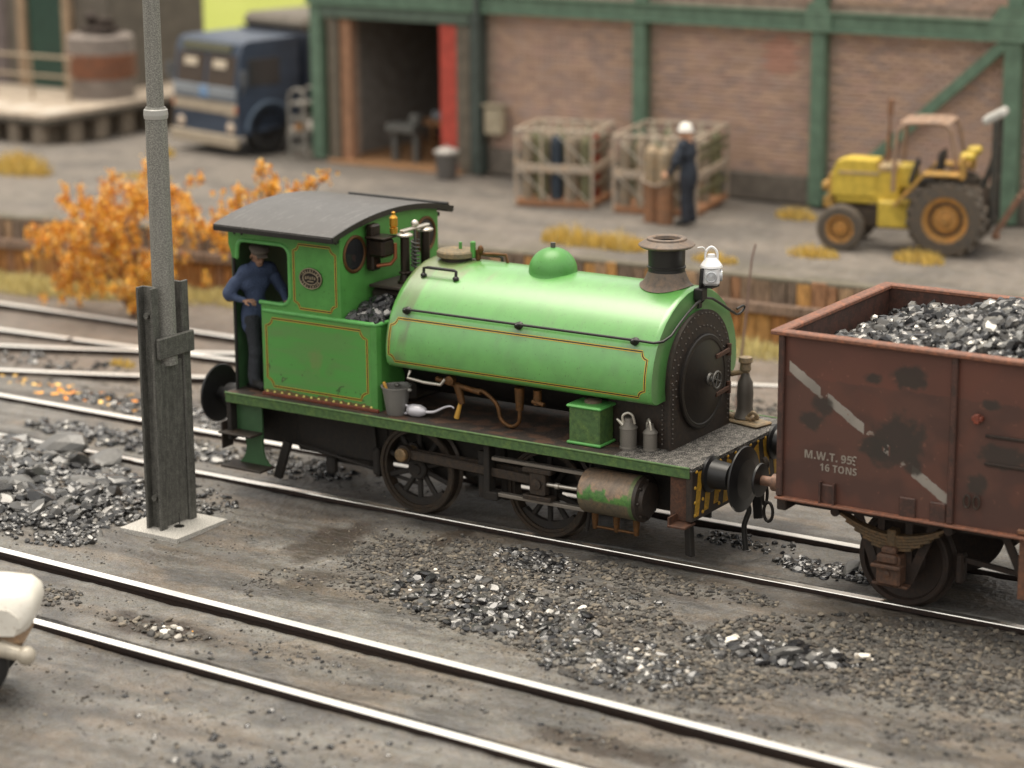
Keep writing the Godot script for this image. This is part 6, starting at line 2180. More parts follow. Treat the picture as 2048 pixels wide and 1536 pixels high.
	mb.box(Vector3(-10.8, 0.8, Z - 1.9), Vector3(2.9, 0.1, 4.2))
	put("floor", mb, mat("floor tan", Color8(188, 144, 104), 0.85, 0.0, "blotch", 0.6), W)
	# inside: a workbench and a machine, seen dimly
	var o := thing("workbench", "wooden workbench with tools inside the dark doorway", "workbench", Vector3(-10.55, 0.85, Z - 0.9))
	mb = MB.new()
	mb.box(Vector3(0.1, 0.66, -0.1), Vector3(1.0, 0.07, 0.55), 0.01)
	put("top", mb, mat("bench wood", Color8(176, 132, 92), 0.8, 0.0, "wood", 1.0), o)
	for k in [[-0.33, -0.3], [0.52, -0.3], [-0.33, 0.1], [0.52, 0.1]]:
		mb = MB.new()
		mb.box(Vector3(k[0], 0.31, k[1]), Vector3(0.07, 0.62, 0.07))
		put("leg", mb, mats["bench wood"], o)
	mb = MB.new()
	mb.box(Vector3(0.0, 0.78, -0.1), Vector3(0.34, 0.16, 0.2), 0.03)
	mb.rod(Vector3(0.3, 0.7, 0), Vector3(0.36, 0.9, 0.02), 0.04)
	put("vice", mb, mat("grey paint", Color8(120, 124, 128), 0.5, 0.2), o)
	o = thing("machine", "grey machine on a stand just inside the doorway", "machine", Vector3(-10.95, 0.85, Z - 0.35))
	mb = MB.new()
	mb.box(Vector3(0.05, 0.62, 0), Vector3(0.62, 0.16, 0.4), 0.02)
	mb.box(Vector3(0.3, 0.78, 0), Vector3(0.2, 0.2, 0.24), 0.03)
	put("bed", mb, mat("machine grey", Color8(112, 112, 108), 0.5, 0.2, "speck", 1.5), o)
	for x in [-0.16, 0.3]:
		mb = MB.new()
		mb.bar(Vector3(x, 0.0, 0), Vector3(x, 0.56, 0), 0.12, 0.1)
		put("leg", mb, mats["machine grey"], o)
	o = thing("meter_box", "small cream box fixed to the wall beside the drainpipe", "box", Vector3(-8.68, 1.55, Z + 0.02))
	mb = MB.new()
	mb.box(Vector3(0, 0.24, 0.05), Vector3(0.36, 0.46, 0.18), 0.02)
	put("case", mb, mat("box cream", Color8(196, 184, 160), 0.6, 0.0, "blotch", 0.9), o)
	mb = MB.new()
	mb.box(Vector3(0, 0.3, 0.145), Vector3(0.22, 0.16, 0.02), 0.006)
	mb.box(Vector3(0, 0.52, 0.06), Vector3(0.42, 0.03, 0.24), 0.006)
	put("lid", mb, mats["box cream"], o)
	o = thing("dustbin", "grey metal dustbin standing by the red door", "dustbin", Vector3(-9.25, 0.84, Z + 0.75))
	mb = MB.new()
	mb.lathe([Vector2(0.0, 0), Vector2(0.17, 0), Vector2(0.2, 0.44), Vector2(0.215, 0.45), Vector2(0.21, 0.47), Vector2(0.19, 0.46)], 24)
	put("bin", mb, mat("bin grey", Color8(122, 118, 114), 0.55, 0.4, "speck", 1.4), o)
	mb = MB.new()
	mb.lathe([Vector2(0.222, 0.44), Vector2(0.222, 0.48), Vector2(0.12, 0.53), Vector2(0.03, 0.545), Vector2(0.03, 0.58), Vector2(0.0, 0.58)], 24)
	put("lid", mb, mat("bin lid", Color8(184, 180, 174), 0.5, 0.4), o)


func build_cages() -> void:
	var steel := mat("cage steel", Color8(226, 218, 206), 0.6, 0.0, "worn", 1.0)
	var rusty := mat("cage base", Color8(190, 146, 112), 0.7, 0.0, "worn", 1.0)
	var cyl_src: Node3D = null
	var shades := [["grey", Color8(190, 184, 170)], ["dark blue", Color8(64, 84, 108)], ["dull green", Color8(146, 154, 124)], ["red", Color8(176, 92, 68)]]
	for n in 2:
		var at: Vector3 = [Vector3(-6.57, YARD, -11.51), Vector3(-4.87, YARD, -11.72)][n]
		var w: float = [1.28, 1.36][n]
		var dp: float = [1.2, 1.75][n]
		var turn: float = [0.243, 0.21][n]
		var C := thing("gas_bottle_cage", ["left steel cage of gas bottles against the works wall", "right steel cage of gas bottles, behind the helmeted man"][n], "cage", at, turn, "cages of gas bottles")
		for x in [0.0, w]:
			for z in [0.0, -dp]:
				var mb := MB.new()
				mb.box(Vector3(x, 0.62, z), Vector3(0.05, 1.24, 0.05), 0.006)
				put("post", mb, steel, C)
		for y in [1.22, 0.62]:
			for z in [0.0, -dp]:
				var mb := MB.new()
				mb.box(Vector3(w / 2, y, z), Vector3(w, (0.05 if y > 1 else 0.13), 0.04), 0.006)
				put("rail", mb, steel, C)
			for x in [0.0, w]:
				var mb := MB.new()
				mb.box(Vector3(x, y, -dp / 2), Vector3(0.04, (0.05 if y > 1 else 0.13), dp), 0.006)
				put("rail", mb, steel, C)
		for y in [0.36, 0.9, 1.05]:
			var mb := MB.new()
			mb.box(Vector3(w + 0.003, y, -dp / 2), Vector3(0.03, 0.07, dp - 0.06), 0.005)
			put("slat", mb, mat("cage slat", [Color8(150, 146, 132), Color8(134, 138, 106)][n], 0.7, 0.0, "worn", 1.0) if n == 0 else mat("cage slat green", Color8(134, 138, 106), 0.7, 0.0, "worn", 1.0), C)
		var mb := MB.new()
		mb.box(Vector3(w / 2, 0.05, -dp / 2), Vector3(w + 0.04, 0.1, dp + 0.04), 0.01)
		put("base", mb, rusty, C)
		for k in 4:
			mb = MB.new()
			var y0 := 0.1 if k < 2 else 0.68
			var x0: float = (k % 2) * w / 2
			mb.bar(Vector3(x0 + 0.05, y0 + 0.5, 0.02), Vector3(x0 + w / 2 - 0.05, y0, 0.02), 0.012, 0.014)
			put("brace", mb, mat("wire white", Color8(200, 192, 180), 0.5, 0.2), C)
		for x in [w * 0.34, w * 0.67]:
			mb = MB.new()
			mb.box(Vector3(x, 0.62, 0.0), Vector3(0.035, 1.2, 0.035))
			put("post", mb, steel, C)
		var basis := Basis(Vector3.UP, turn)
		for i in 5:
			for r in 3:
				var k := (i * 3 + r * 2 + n) % 5
				k = 2 if k == 3 else (0 if k == 4 or (k == 1 and not (i == 2 and r == 0)) else k)
				if i == 4 and r == 1 and n == 0: k = 3
				var p: Vector3 = at + basis * Vector3(0.14 + i * (w - 0.28) / 4.0, 0.1, -0.16 - r * (dp - 0.34) / 2.0)
				cyl_src = gas_bottle(p, 0.1, 1.05, shades[k][1], "%s gas bottle in the %s cage, %s row, %s from the left" % [shades[k][0], ["left", "right"][n], ["front", "middle", "back"][r], ["first", "second", "third", "fourth", "last"][i]], "gas bottles in the cages")
	for k in 2:
		gas_bottle([Vector3(-3.96, YARD, -11.36), Vector3(-3.7, YARD, -11.3)][k], 0.135, 1.2, Color8(200, 188, 164), ["left of two rusty gas bottles chained together by the helmeted man", "right of two rusty gas bottles, nearest the helmeted man"][k], "gas bottles by the man", true)
	var ch := MB.new()
	ch.tube(curve_through([Vector3(-4.1, 1.62, -11.34), Vector3(-4.05, 1.56, -11.2), Vector3(-3.9, 1.5, -11.19), Vector3(-3.7, 1.52, -11.14), Vector3(-3.57, 1.6, -11.14)], 6), 0.022, 6)
	tag(put("chain", ch, mat("chain pale", Color8(178, 160, 142), 0.6, 0.2, "speck", 3.0)), "pale chain slung round the two loose gas bottles", "chain")


func gas_bottle(p: Vector3, r: float, h: float, col: Color, label: String, group: String, two_tone := false) -> Node3D:
	var o := thing("gas_bottle", label, "gas bottle", p, 0.0, group)
	var mb := MB.new()
	var y0 := h * 0.5 if two_tone else 0.0
	mb.lathe([Vector2(r, y0), Vector2(r, h * 0.84), Vector2(r * 0.9, h * 0.92), Vector2(r * 0.5, h * 0.98), Vector2(r * 0.25, h)], 18)
	put("body", mb, mat("bottle %s" % col.to_html(), col, 0.55, 0.1, "worn", 1.0), o)
	if two_tone:
		mb = MB.new()
		mb.lathe([Vector2(0.0, 0.0), Vector2(r, 0.0), Vector2(r, y0)], 18)
		put("rusty_foot", mb, mat("bottle rust", Color8(178, 138, 108), 0.7, 0.0, "worn", 1.0), o)
	mb = MB.new()
	mb.lathe([Vector2(r * 0.3, h), Vector2(r * 0.3, h + 0.03), Vector2(0.02, h + 0.04), Vector2(0.03, h + 0.09), Vector2(0.0, h + 0.1)], 10)
	mb.rod(Vector3(0, h + 0.06, 0), Vector3(0.05, h + 0.06, 0.02), 0.015, 0.015, 6)
	put("valve", mb, mat("valve pale", Color8(190, 180, 160), 0.5, 0.3), o)
	return o


func build_tractor() -> void:
	var T := thing("tractor", "dusty yellow tractor with roll frame and lifting mast before the works wall", "tractor", Vector3(-0.47, YARD - 0.02, -10.73), 0.23)
	var yel := mat("tractor yellow", Color8(236, 206, 84), 0.5, 0.0, "blotch", 0.9)
	var dirty := mat("tractor dusty yellow", Color8(228, 190, 108), 0.65, 0.0, "worn", 0.9)
	var grey := mat("tractor grey", Color8(112, 104, 96), 0.6, 0.2, "worn", 1.0)
	var tyre := mat("tractor tyre", Color8(116, 112, 106), 0.85, 0.0, "worn", 1.2)
	var mb := MB.new()
	var hood := PackedVector2Array([Vector2(-0.2, 0.78), Vector2(0.45, 0.78), Vector2(0.45, 1.3), Vector2(0.0, 1.31), Vector2(-0.14, 1.27), Vector2(-0.2, 1.12)])
	mb.prism(hood, -0.72, -0.26)
	put("hood", mb, yel, T)
	mb = MB.new()
	mb.box(Vector3(0.2, 1.12, -0.255), Vector3(0.6, 0.05, 0.02), 0.005)
	mb.box(Vector3(0.62, 1.2, -0.49), Vector3(0.3, 0.12, 0.5), 0.03)
	put("hood_trim", mb, mat("trim pale", Color8(216, 200, 160), 0.6, 0.0, "worn", 1.0), T)
	mb = MB.new()
	mb.box(Vector3(0.62, 0.95, -0.49), Vector3(0.36, 0.5, 0.46), 0.02)
	mb.box(Vector3(0.9, 1.1, -0.4), Vector3(0.26, 0.36, 0.3), 0.04)
	mb.box(Vector3(0.75, 0.55, -0.3), Vector3(0.5, 0.4, 0.3), 0.03)
	mb.box(Vector3(0.3, 0.72, -0.49), Vector3(0.9, 0.1, 0.4), 0.02)
	put("body", mb, yel, T)
	mb = MB.new()
	mb.box(Vector3(-0.22, 0.9, -0.49), Vector3(0.06, 0.36, 0.42), 0.01)
	mb.ball(Vector3(-0.3, 0.9, -0.36), Vector3(0.07, 0.08, 0.08), 10)
	mb.ball(Vector3(-0.3, 0.9, -0.62), Vector3(0.07, 0.08, 0.08), 10)
	mb.box(Vector3(-0.25, 0.66, -0.49), Vector3(0.16, 0.16, 0.36), 0.02)
	put("grille", mb, dirty, T)
	mb = MB.new()
	mb.rod(Vector3(0.0, 0.34, -0.95), Vector3(0.0, 0.34, -0.03), 0.06)
	mb.box(Vector3(0.7, 0.45, -0.49), Vector3(1.7, 0.3, 0.24), 0.03)
	mb.rod(Vector3(1.53, 0.54, -0.98), Vector3(1.53, 0.54, 0.0), 0.09)
	mb.box(Vector3(1.75, 0.75, -0.49), Vector3(0.5, 0.4, 0.5), 0.03)
	put("chassis", mb, grey, T)
	for wz in [-0.02, -0.96]:
		for front in [true, false]:
			var Wn := Node3D.new()
			Wn.name = numbered(T, "wheel")
			T.add_child(Wn, true)
			Wn.position = Vector3(0, 0.34, wz) if front else Vector3(1.53, 0.555, wz)
			if wz < -0.5: Wn.rotation.y = PI
			var r := 0.345 if front else 0.555
			var w := 0.09 if front else 0.15
			mb = MB.new()
			mb.turned(Vector3.ZERO, Vector3.BACK, [Vector2(r * 0.6, -w), Vector2(r * 0.9, -w), Vector2(r, -w * 0.6), Vector2(r, w * 0.6), Vector2(r * 0.9, w), Vector2(r * 0.62, w * 1.05), Vector2(r * 0.58, w * 0.8), Vector2(r * 0.58, -w)], 36)
			if not front:
				for k in 20:
					mb.at(Vector3.ZERO, Vector3(0, 0, TAU * k / 20.0))
					mb.bar(Vector3(r * 0.98, 0, 0), Vector3(r * 0.96, r * 0.16, w * 0.95), 0.05, 0.07)
					mb.bar(Vector3(r * 0.98, r * 0.15, 0), Vector3(r * 0.96, r * 0.3, -w * 0.95), 0.05, 0.07)
				mb.at(Vector3.ZERO)
			put("tyre", mb, tyre, Wn)
			mb = MB.new()
			mb.turned(Vector3.ZERO, Vector3.BACK, [Vector2(r * 0.62, w * 0.7), Vector2(r * 0.6, w * 0.98), Vector2(r * 0.5, w * 0.9), Vector2(r * 0.44, w * 0.45), Vector2(r * 0.36, w * 0.45), Vector2(r * 0.3, w * 0.8), Vector2(r * 0.12, w * 0.85), Vector2(r * 0.1, w * 1.2), Vector2(0.0, w * 1.2)], 32)
			put("rim", mb, mat("rim yellow", Color8(212, 164, 92), 0.6, 0.0, "worn", 0.9), Wn)
			mb = MB.new()
			mb.turned(Vector3.ZERO, Vector3.BACK, [Vector2(r * 0.45, w * 0.5), Vector2(r * 0.4, w * 0.56), Vector2(r * 0.38, w * 0.5)], 32)
			put("rim_groove", mb, grey, Wn)
	for wz in [-0.02, -0.96]:
		mb = MB.new()
		mb.box(Vector3(1.45, 1.2, wz), Vector3(0.55, 0.06, 0.3), 0.02)
		mb.bar(Vector3(1.2, 1.2, wz), Vector3(0.78, 0.72, wz), 0.28, 0.05)
		mb.box(Vector3(1.74, 1.3, wz), Vector3(0.06, 0.32, 0.26), 0.015)
		put("fender", mb, dirty, T)
	mb = MB.new()
	mb.box(Vector3(1.78, 1.45, -0.15), Vector3(0.2, 0.11, 0.24), 0.03)
	mb.box(Vector3(1.78, 1.45, -0.75), Vector3(0.2, 0.11, 0.24), 0.03)
	put("lamp_box", mb, yel, T)
	mb = MB.new()
	mb.rod(Vector3(0.57, 1.25, -0.49), Vector3(0.58, 1.72, -0.49), 0.032)
	mb.rod(Vector3(0.58, 1.7, -0.49), Vector3(0.59, 2.15, -0.49), 0.022)
	mb.rod(Vector3(0.585, 1.95, -0.49), Vector3(0.59, 2.18, -0.49), 0.045)
	put("exhaust", mb, mat("exhaust pale", Color8(176, 142, 118), 0.6, 0.2, "worn", 1.0), T)
	mb = MB.new()
	for z in [-0.12, -0.86]:
		mb.tube(curve_through([Vector3(0.73, 0.9, z), Vector3(0.74, 1.4, z), Vector3(0.78, 1.78, z), Vector3(0.9, 1.88, z), Vector3(1.4, 1.9, z), Vector3(1.52, 1.84, z), Vector3(1.6, 1.45, z), Vector3(1.66, 1.1, z)], 5), 0.032, 8)
	for x in [0.86, 1.0, 1.15, 1.3, 1.45]:
		mb.box(Vector3(x, 1.9, -0.49), Vector3(0.14, 0.025, 0.74), 0.005)
	put("roll_frame", mb, mat("frame dusty pink", Color8(198, 176, 160), 0.65, 0.1, "worn", 1.0), T)
	mb = MB.new()
	mb.box(Vector3(1.18, 1.0, -0.49), Vector3(0.36, 0.1, 0.4), 0.04)
	mb.at(Vector3(1.02, 1.2, -0.2), Vector3(0, 0, -0.3)).box(Vector3.ZERO, Vector3(0.07, 0.4, 0.12), 0.03)
	mb.at(Vector3(1.34, 1.25, -0.49), Vector3(0, 0, -0.15)).box(Vector3.ZERO, Vector3(0.08, 0.45, 0.4), 0.03)
	put("seat", mb, mat("seat black", Color8(58, 56, 54), 0.7), T)
	mb = MB.new()
	for z in [-0.3, -0.68]:
		mb.box(Vector3(2.14, 1.2, z), Vector3(0.09, 1.5, 0.07), 0.01)
	for y in [0.5, 1.1, 1.6]:
		mb.box(Vector3(2.14, y, -0.49), Vector3(0.06, 0.08, 0.4), 0.01)
	mb.rod(Vector3(1.9, 0.8, -0.49), Vector3(2.14, 1.5, -0.49), 0.04)
	put("mast", mb, mat("mast grey", Color8(96, 100, 100), 0.5, 0.3, "worn", 1.0), T)
	mb = MB.new()
	mb.at(Vector3(2.1, 2.0, -0.49), Vector3(0, 0, 0.5)).box(Vector3.ZERO, Vector3(0.34, 0.12, 0.44), 0.03)
	put("mast_head", mb, mat("mast white", Color8(180, 178, 172), 0.5), T)
	mb = MB.new()
	mb.bar(Vector3(2.2, 0.35, -0.3), Vector3(2.52, 0.9, -0.3), 0.08, 0.08, 0.01)
	mb.bar(Vector3(2.2, 0.35, -0.68), Vector3(2.52, 0.9, -0.68), 0.08, 0.08, 0.01)
	mb.ball(Vector3(2.2, 0.3, -0.3), Vector3(0.07, 0.07, 0.05), 8)
	put("lift_arm", mb, mat("arm rusty", Color8(166, 134, 116), 0.6, 0.1, "worn", 1.0), T)


func build_lorry() -> void:
	var V := thing("lorry", "dark blue lorry with cream grille bands parked beside the works", "lorry", Vector3(-14.85, YARD - 0.06, -13.72), -0.25)
	var blue := mat("lorry blue", Color8(70, 84, 106), 0.42, 0.0, "blotch", 0.5)
	var cream := mat("lorry cream", Color8(202, 188, 168), 0.5, 0.0, "blotch", 0.8)
	var mb := MB.new()
	var prof := PackedVector2Array([Vector2(0.0, 0.36), Vector2(0.0, 1.18), Vector2(-0.1, 1.86), Vector2(-0.16, 2.04), Vector2(-0.3, 2.1), Vector2(-1.45, 2.12), Vector2(-1.45, 0.5), Vector2(-1.22, 0.5)])
	prof.append_array(arc(Vector2(-0.72, 0.42), 0.52, 10, 170, 10))
	var p2 := PackedVector2Array()
	for p in prof: p2.append(Vector2(-p.x, p.y))
	mb.at(Vector3.ZERO, Vector3(0, PI / 2, 0)).prism(p2, -1.0, 1.0)
	put("cab", mb, blue, V)
	mb = MB.new()
	mb.box(Vector3(0, 0.86, 0.015), Vector3(1.96, 0.2, 0.04), 0.01)
	mb.box(Vector3(0.82, 0.83, 0.035), Vector3(0.28, 0.2, 0.03), 0.01)
	put("grille_band", mb, cream, V)
	mb = MB.new()
	mb.box(Vector3(0, 1.14, 0.01), Vector3(1.94, 0.22, 0.05), 0.015)
	put("grille_band", mb, mat("band grey blue", Color8(168, 178, 190), 0.4, 0.2, "blotch", 0.8), V)
	mb = MB.new()
	mb.box(Vector3(0, 1.13, 0.03), Vector3(0.26, 0.2, 0.04), 0.01)
	put("badge", mb, mat("badge blue", Color8(120, 152, 190), 0.4, 0.1), V)
	for s in [-1.0, 1.0]:
		mb = MB.new()
		mb.at(Vector3(0.47 * s, 1.535, -0.045), Vector3(-0.146, 0, 0)).box(Vector3.ZERO, Vector3(0.84, 0.58, 0.03), 0.02)
		put("windscreen", mb, mat("cab glass", Color8(88, 74, 62), 0.08, 0.0, "blotch", 0.6), V)
		mb = MB.new()
		mb.at(Vector3(0.45 * s, 1.66, -0.028), Vector3(-0.146, 0, 0)).box(Vector3.ZERO, Vector3(0.4, 0.15, 0.012), 0.004)
		put("sticker", mb, mat("paper", Color8(206, 192, 170), 0.6), V)
		mb = MB.new()
		mb.turned(Vector3(0.78 * s, 0.52, 0.0), Vector3.BACK, [Vector2(0.1, 0), Vector2(0.1, 0.03), Vector2(0.085, 0.04), Vector2(0.05, 0.055), Vector2(0.0, 0.06)], 20)
		put("headlight", mb, mat("headlight", Color8(226, 206, 184), 0.15, 0.2), V)
		mb = MB.new()
		mb.box(Vector3(0.97 * s, 0.86, 0.03), Vector3(0.06, 0.1, 0.04), 0.01)
		put("indicator", mb, mat("indicator orange", Color8(196, 110, 66), 0.35), V)
		mb = MB.new()
		mb.box(Vector3(1.005 * s, 1.52, -0.62), Vector3(0.02, 0.5, 0.72), 0.01)
		put("side_window", mb, mat("side glass", Color8(66, 64, 64), 0.1), V)
		mb = MB.new()
		mb.tube(PackedVector3Array([Vector3(1.0 * s, 1.15, -0.1), Vector3(1.14 * s, 1.3, -0.04), Vector3(1.16 * s, 1.55, -0.04)]), 0.02)
		mb.box(Vector3(1.16 * s, 1.46, -0.03), Vector3(0.04, 0.26, 0.12), 0.01)
		put("mirror", mb, mats["cab glass"] if false else mat("mirror grey", Color8(112, 116, 120), 0.4, 0.3), V)
		mb = MB.new()
		var pts := PackedVector3Array()
		for k in 11:
			var a := deg_to_rad(5 + 170.0 * k / 10)
			pts.append(Vector3(1.02 * s, 0.42 + 0.54 * sin(a), -0.72 + 0.54 * cos(a)))
		mb.tube(pts, 0.035, 7)
		put("wheel_arch", mb, mat("arch blue", Color8(104, 124, 148), 0.45, 0.0, "blotch", 0.8), V)
		for z in [-0.72, -3.6]:
			mb = MB.new()
			mb.turned(Vector3(0.86 * s, 0.45, z), Vector3(s, 0, 0), [Vector2(0.0, -0.14), Vector2(0.4, -0.14), Vector2(0.45, -0.08), Vector2(0.45, 0.1), Vector2(0.4, 0.14), Vector2(0.26, 0.14), Vector2(0.24, 0.06), Vector2(0.1, 0.06), Vector2(0.08, 0.12), Vector2(0.0, 0.12)], 30)
			put("wheel", mb, mats["rubber"], V)
	mb = MB.new()
	mb.box(Vector3(0, 0.27, 0.06), Vector3(2.06, 0.22, 0.1), 0.02)
	put("bumper", mb, cream, V)
	mb = MB.new()
	mb.at(Vector3(0, 1.95, -0.09), Vector3(-0.3, 0, 0)).box(Vector3.ZERO, Vector3(1.5, 0.16, 0.03), 0.01)
	put("name_board", mb, mat("board olive", Color8(96, 96, 74), 0.6, 0.0, "blotch", 1.5), V)
	mb = MB.new()
	mb.box(Vector3(0, 0.55, -2.6), Vector3(0.8, 0.2, 4.4))
	put("chassis", mb, mats["seat black"], V)
	mb = MB.new()
	mb.box(Vector3(0, 1.5, -3.2), Vector3(2.1, 1.3, 3.2), 0.02)
	for z in [-1.75, -2.6, -3.4, -4.2]:
		mb.box(Vector3(1.07, 1.5, z), Vector3(0.06, 1.3, 0.08), 0.01)
	put("tipper_body", mb, mat("tipper blue", Color8(68, 82, 106), 0.5, 0.0, "worn", 0.7), V)
	mb = MB.new()
	mb.box(Vector3(0, 2.28, -3.1), Vector3(2.0, 0.3, 3.0), 0.12)
	put("sheeted_load", mb, mat("load sheet", Color8(122, 116, 108), 0.85, 0.0, "blotch", 0.5), V)
	var R := thing("tube_rack", "grey tubular rack with shelves leaning at the corner of the works", "rack", Vector3(-12.95, 0.82, -13.95))
	mb = MB.new()
	for z in [0.0, -0.4]:
		mb.tube(curve_through([Vector3(-0.12, 0.0, z), Vector3(-0.12, 1.1, z), Vector3(-0.06, 1.24, z), Vector3(0.1, 1.28, z), Vector3(0.22, 1.24, z), Vector3(0.24, 0.0, z)], 5), 0.028, 8)
	put("frame", mb, mat("rack grey", Color8(142, 138, 130), 0.55, 0.3), R)
	for k in 4:
		mb = MB.new()
		mb.box(Vector3(0.06, 0.2 + 0.27 * k, -0.2), Vector3(0.32, 0.05, 0.4), 0.008)
		put("shelf", mb, mats["rack grey"], R)
	mb = MB.new()
	mb.box(Vector3(0.06, 0.58, -0.1), Vector3(0.2, 0.14, 0.2), 0.03)
	tag(put("brown_box", mb, mat("box brown", Color8(150, 112, 72), 0.8)), "small brown box on a shelf of the tubular rack", "box")
	get_node("brown_box").position = Vector3(-12.95, 0.82, -13.95)


func build_dock() -> void:
	var D := thing("loading_dock", "raised loading dock with pale deck, dark edge and post rail at the far left", "loading dock")
	var conc := mat("dock concrete", Color8(150, 138, 124), 0.85, 0.0, "blotch", 0.5)
	var mb := MB.new()
	mb.box(Vector3(-20.7, 1.42, -15.4), Vector3(6.1, 0.1, 6.0))
	put("deck", mb, mat("dock deck", Color8(196, 182, 166), 0.8, 0.0, "blotch", 0.4), D)
	mb = MB.new()
	mb.box(Vector3(-20.7, 1.33, -15.4), Vector3(6.14, 0.1, 6.04))
	put("edge", mb, mat("dock edge", Color8(88, 82, 74), 0.8, 0.0, "blotch", 0.6), D)
	mb = MB.new()
	mb.box(Vector3(-20.7, 1.0, -15.4), Vector3(5.4, 0.5, 5.3))
	put("core", mb, mat("dock core", Color8(140, 128, 114), 0.9, 0.0, "blotch", 0.5), D)
	for k in 6:
		mb = MB.new()
		mb.box(Vector3(-17.95 - 0.62 * k, 1.06, -12.55), Vector3(0.26, 0.48, 0.2), 0.02)
		put("pier", mb, conc, D)
		if k:
			mb = MB.new()
			mb.box(Vector3(-17.82, 1.06, -12.55 - 0.75 * k), Vector3(0.2, 0.48, 0.34), 0.02)
			put("pier", mb, conc, D)
		mb = MB.new()
		mb.box(Vector3(-18.0 - 0.8 * k, 1.475, -13.0), Vector3(0.5, 0.012, 0.7))
		put("deck_slab", mb, mat("slab pale", Color8(212, 204, 194), 0.75, 0.0, "blotch", 0.6), D)
	for k in 4:
		mb = MB.new()
		mb.rod(Vector3(-18.6 - 1.0 * k, 1.45, -14.1), Vector3(-18.6 - 1.0 * k, 2.35, -14.1), 0.03)
		put("rail_post", mb, mat("rail tan", Color8(158, 142, 120), 0.6, 0.1), D)
	for y in [2.33, 1.95]:
		mb = MB.new()
		mb.rod(Vector3(-18.5, y, -14.1), Vector3(-22.4, y, -14.1), 0.028)
		put("hand_rail", mb, mats["rail tan"], D)
	var S := thing("dock_building", "grey building on the dock with a tall dark green door in a tan frame", "building")
	mb = MB.new()
	mb.box(Vector3(-21.6, 3.3, -17.2), Vector3(5.2, 4.2, 3.0))
	put("wall", mb, mat("building grey", Color8(118, 112, 104), 0.85, 0.0, "blotch", 0.3), S)
	mb = MB.new()
	mb.box(Vector3(-20.6, 2.75, -15.66), Vector3(0.95, 2.6, 0.08), 0.01)
	var dr := put("door", mb, mat("door green", Color8(44, 78, 66), 0.6, 0.0, "blotch", 0.5), S)
	for x in [-21.22, -19.98]:
		mb = MB.new()
		mb.box(Vector3(x, 2.75, -15.62), Vector3(0.2, 2.7, 0.16), 0.01)
		put("frame", mb, mat("frame tan", Color8(180, 156, 130), 0.75, 0.0, "blotch", 0.7), dr)
	for x in [-22.0, -22.7]:
		mb = MB.new()
		mb.box(Vector3(x, 2.75, -15.68), Vector3(0.5, 2.7, 0.05))
		put("panel", mb, mat("panel mauve", Color8(122, 112, 112), 0.8, 0.0, "blotch", 0.5), S)
	var B := thing("banded_tank", "big round brown tank with grey bands standing on the dock", "tank", Vector3(-18.65, 1.47, -15.1))
	mb = MB.new()
	mb.lathe([Vector2(0.0, 0.0), Vector2(0.64, 0.0), Vector2(0.66, 0.42)], 28)
	put("lower_shell", mb, mat("tank grey", Color8(150, 140, 134), 0.75, 0.0, "blotch", 0.6), B)
	mb = MB.new()
	mb.lathe([Vector2(0.68, 0.88), Vector2(0.66, 1.2), Vector2(0.6, 1.24), Vector2(0.0, 1.26)], 28)
	put("upper_shell", mb, mat("tank grey", Color8(122, 112, 106), 0.75, 0.0, "blotch", 0.6), B)
	mb = MB.new()
	mb.lathe([Vector2(0.66, 0.4), Vector2(0.69, 0.42), Vector2(0.69, 0.86), Vector2(0.67, 0.9)], 28)
	put("band", mb, mat("tank rust", Color8(158, 112, 88), 0.75, 0.0, "worn", 0.7), B)
	mb = MB.new()
	mb.box(Vector3(0.1, 1.34, 0.1), Vector3(0.7, 0.12, 0.5), 0.03)
	mb.rod(Vector3(0.25, 1.38, 0.1), Vector3(0.25, 1.56, 0.1), 0.18)
	mb.ball(Vector3(-0.12, 1.55, 0.1), Vector3(0.16, 0.14, 0.14), 12)
	put("top_gear", mb, mat("gear dark", Color8(74, 64, 58), 0.7, 0.1, "worn", 1.0), B)


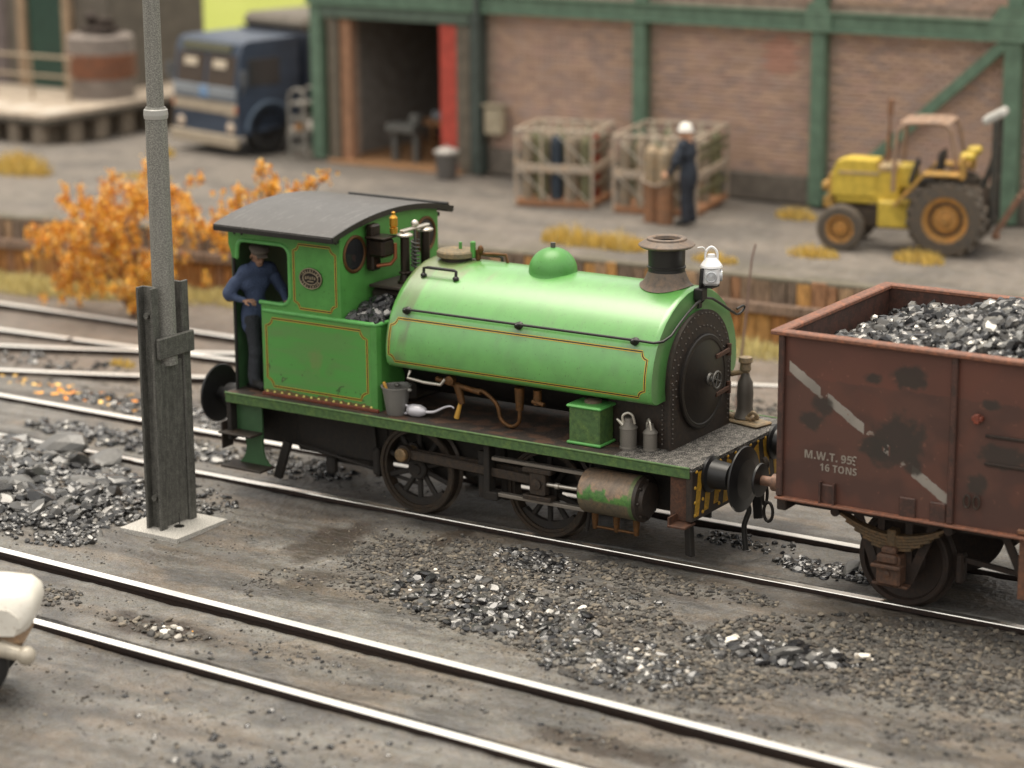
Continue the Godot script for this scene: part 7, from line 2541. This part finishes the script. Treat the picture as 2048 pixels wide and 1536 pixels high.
# ------------------------------------------------------------------
func _ready() -> void:
	# camera
	var cam := Camera3D.new()
	cam.name = "camera"
	cam.transform = Transform3D(Basis.from_euler(Vector3(-0.247902, 0.573761, -0.007494)), Vector3(14.35056, 7.70901, 21.02815))
	var at := CameraAttributesPhysical.new()
	at.frustum_focal_length = 110.5
	at.frustum_focus_distance = 24.0
	at.exposure_aperture = 0.56
	at.frustum_near = 0.5
	at.frustum_far = 900.0
	cam.attributes = at
	cam.fov = rad_to_deg(2.0 * atan(768.0 / 4849.05))
	cam.near = 0.5
	cam.far = 900.0
	add_child(cam)
	# sky: bright overcast, lighter overhead
	var sky_m := ProceduralSkyMaterial.new()
	sky_m.sky_top_color = Color(0.97, 0.96, 0.94)
	sky_m.sky_horizon_color = Color(0.46, 0.45, 0.44)
	sky_m.sky_curve = 0.25
	sky_m.ground_horizon_color = Color(0.42, 0.40, 0.38)
	sky_m.ground_bottom_color = Color(0.3, 0.29, 0.27)
	sky_m.sun_angle_max = 0.0
	sky_m.energy_multiplier = 1.0
	var sky := Sky.new()
	sky.sky_material = sky_m
	var env := Environment.new()
	env.background_mode = Environment.BG_SKY
	env.sky = sky
	env.background_energy_multiplier = 0.66
	env.tonemap_mode = Environment.TONE_MAPPER_LINEAR
	env.tonemap_exposure = 2.85
	env.sdfgi_enabled = true
	env.ssao_enabled = true
	env.ssil_enabled = true
	var we := WorldEnvironment.new()
	we.name = "world_environment"
	we.environment = env
	add_child(we)
	# the light: high and soft, as from a lit ceiling of cloud
	var sun := DirectionalLight3D.new()
	sun.name = "sun"
	sun.light_energy = 0.5
	sun.light_angular_distance = 44.0
	sun.light_color = Color(1.0, 0.965, 0.91)
	sun.shadow_enabled = true
	sun.look_at_from_position(Vector3(-0.16, 0.9, -0.1), Vector3.ZERO, Vector3.FORWARD)
	add_child(sun)

	rng.seed = 20240
	n_soft.seed = 5; n_soft.frequency = 0.05; n_soft.fractal_octaves = 4
	n_fine.seed = 9; n_fine.frequency = 0.35; n_fine.fractal_octaves = 3
	n_rut.seed = 12; n_rut.frequency = 0.12; n_rut.fractal_octaves = 3
	make_textures()
	build_ground()
	build_tracks()
	build_yard()
	build_timber_wall()
	build_loco()
	build_wagon()
	build_works()
	build_post()
	build_lorry_side()
	build_cages()
	build_people()
	build_loose_things()
	build_plants()
	build_debris()


func build_lorry_side() -> void:
	mat("rubber", Color8(34, 33, 32), 0.8)
	mat("seat black", Color8(58, 56, 54), 0.7)
	build_white_vehicle()
	build_tractor()
	build_lorry()
	build_dock()
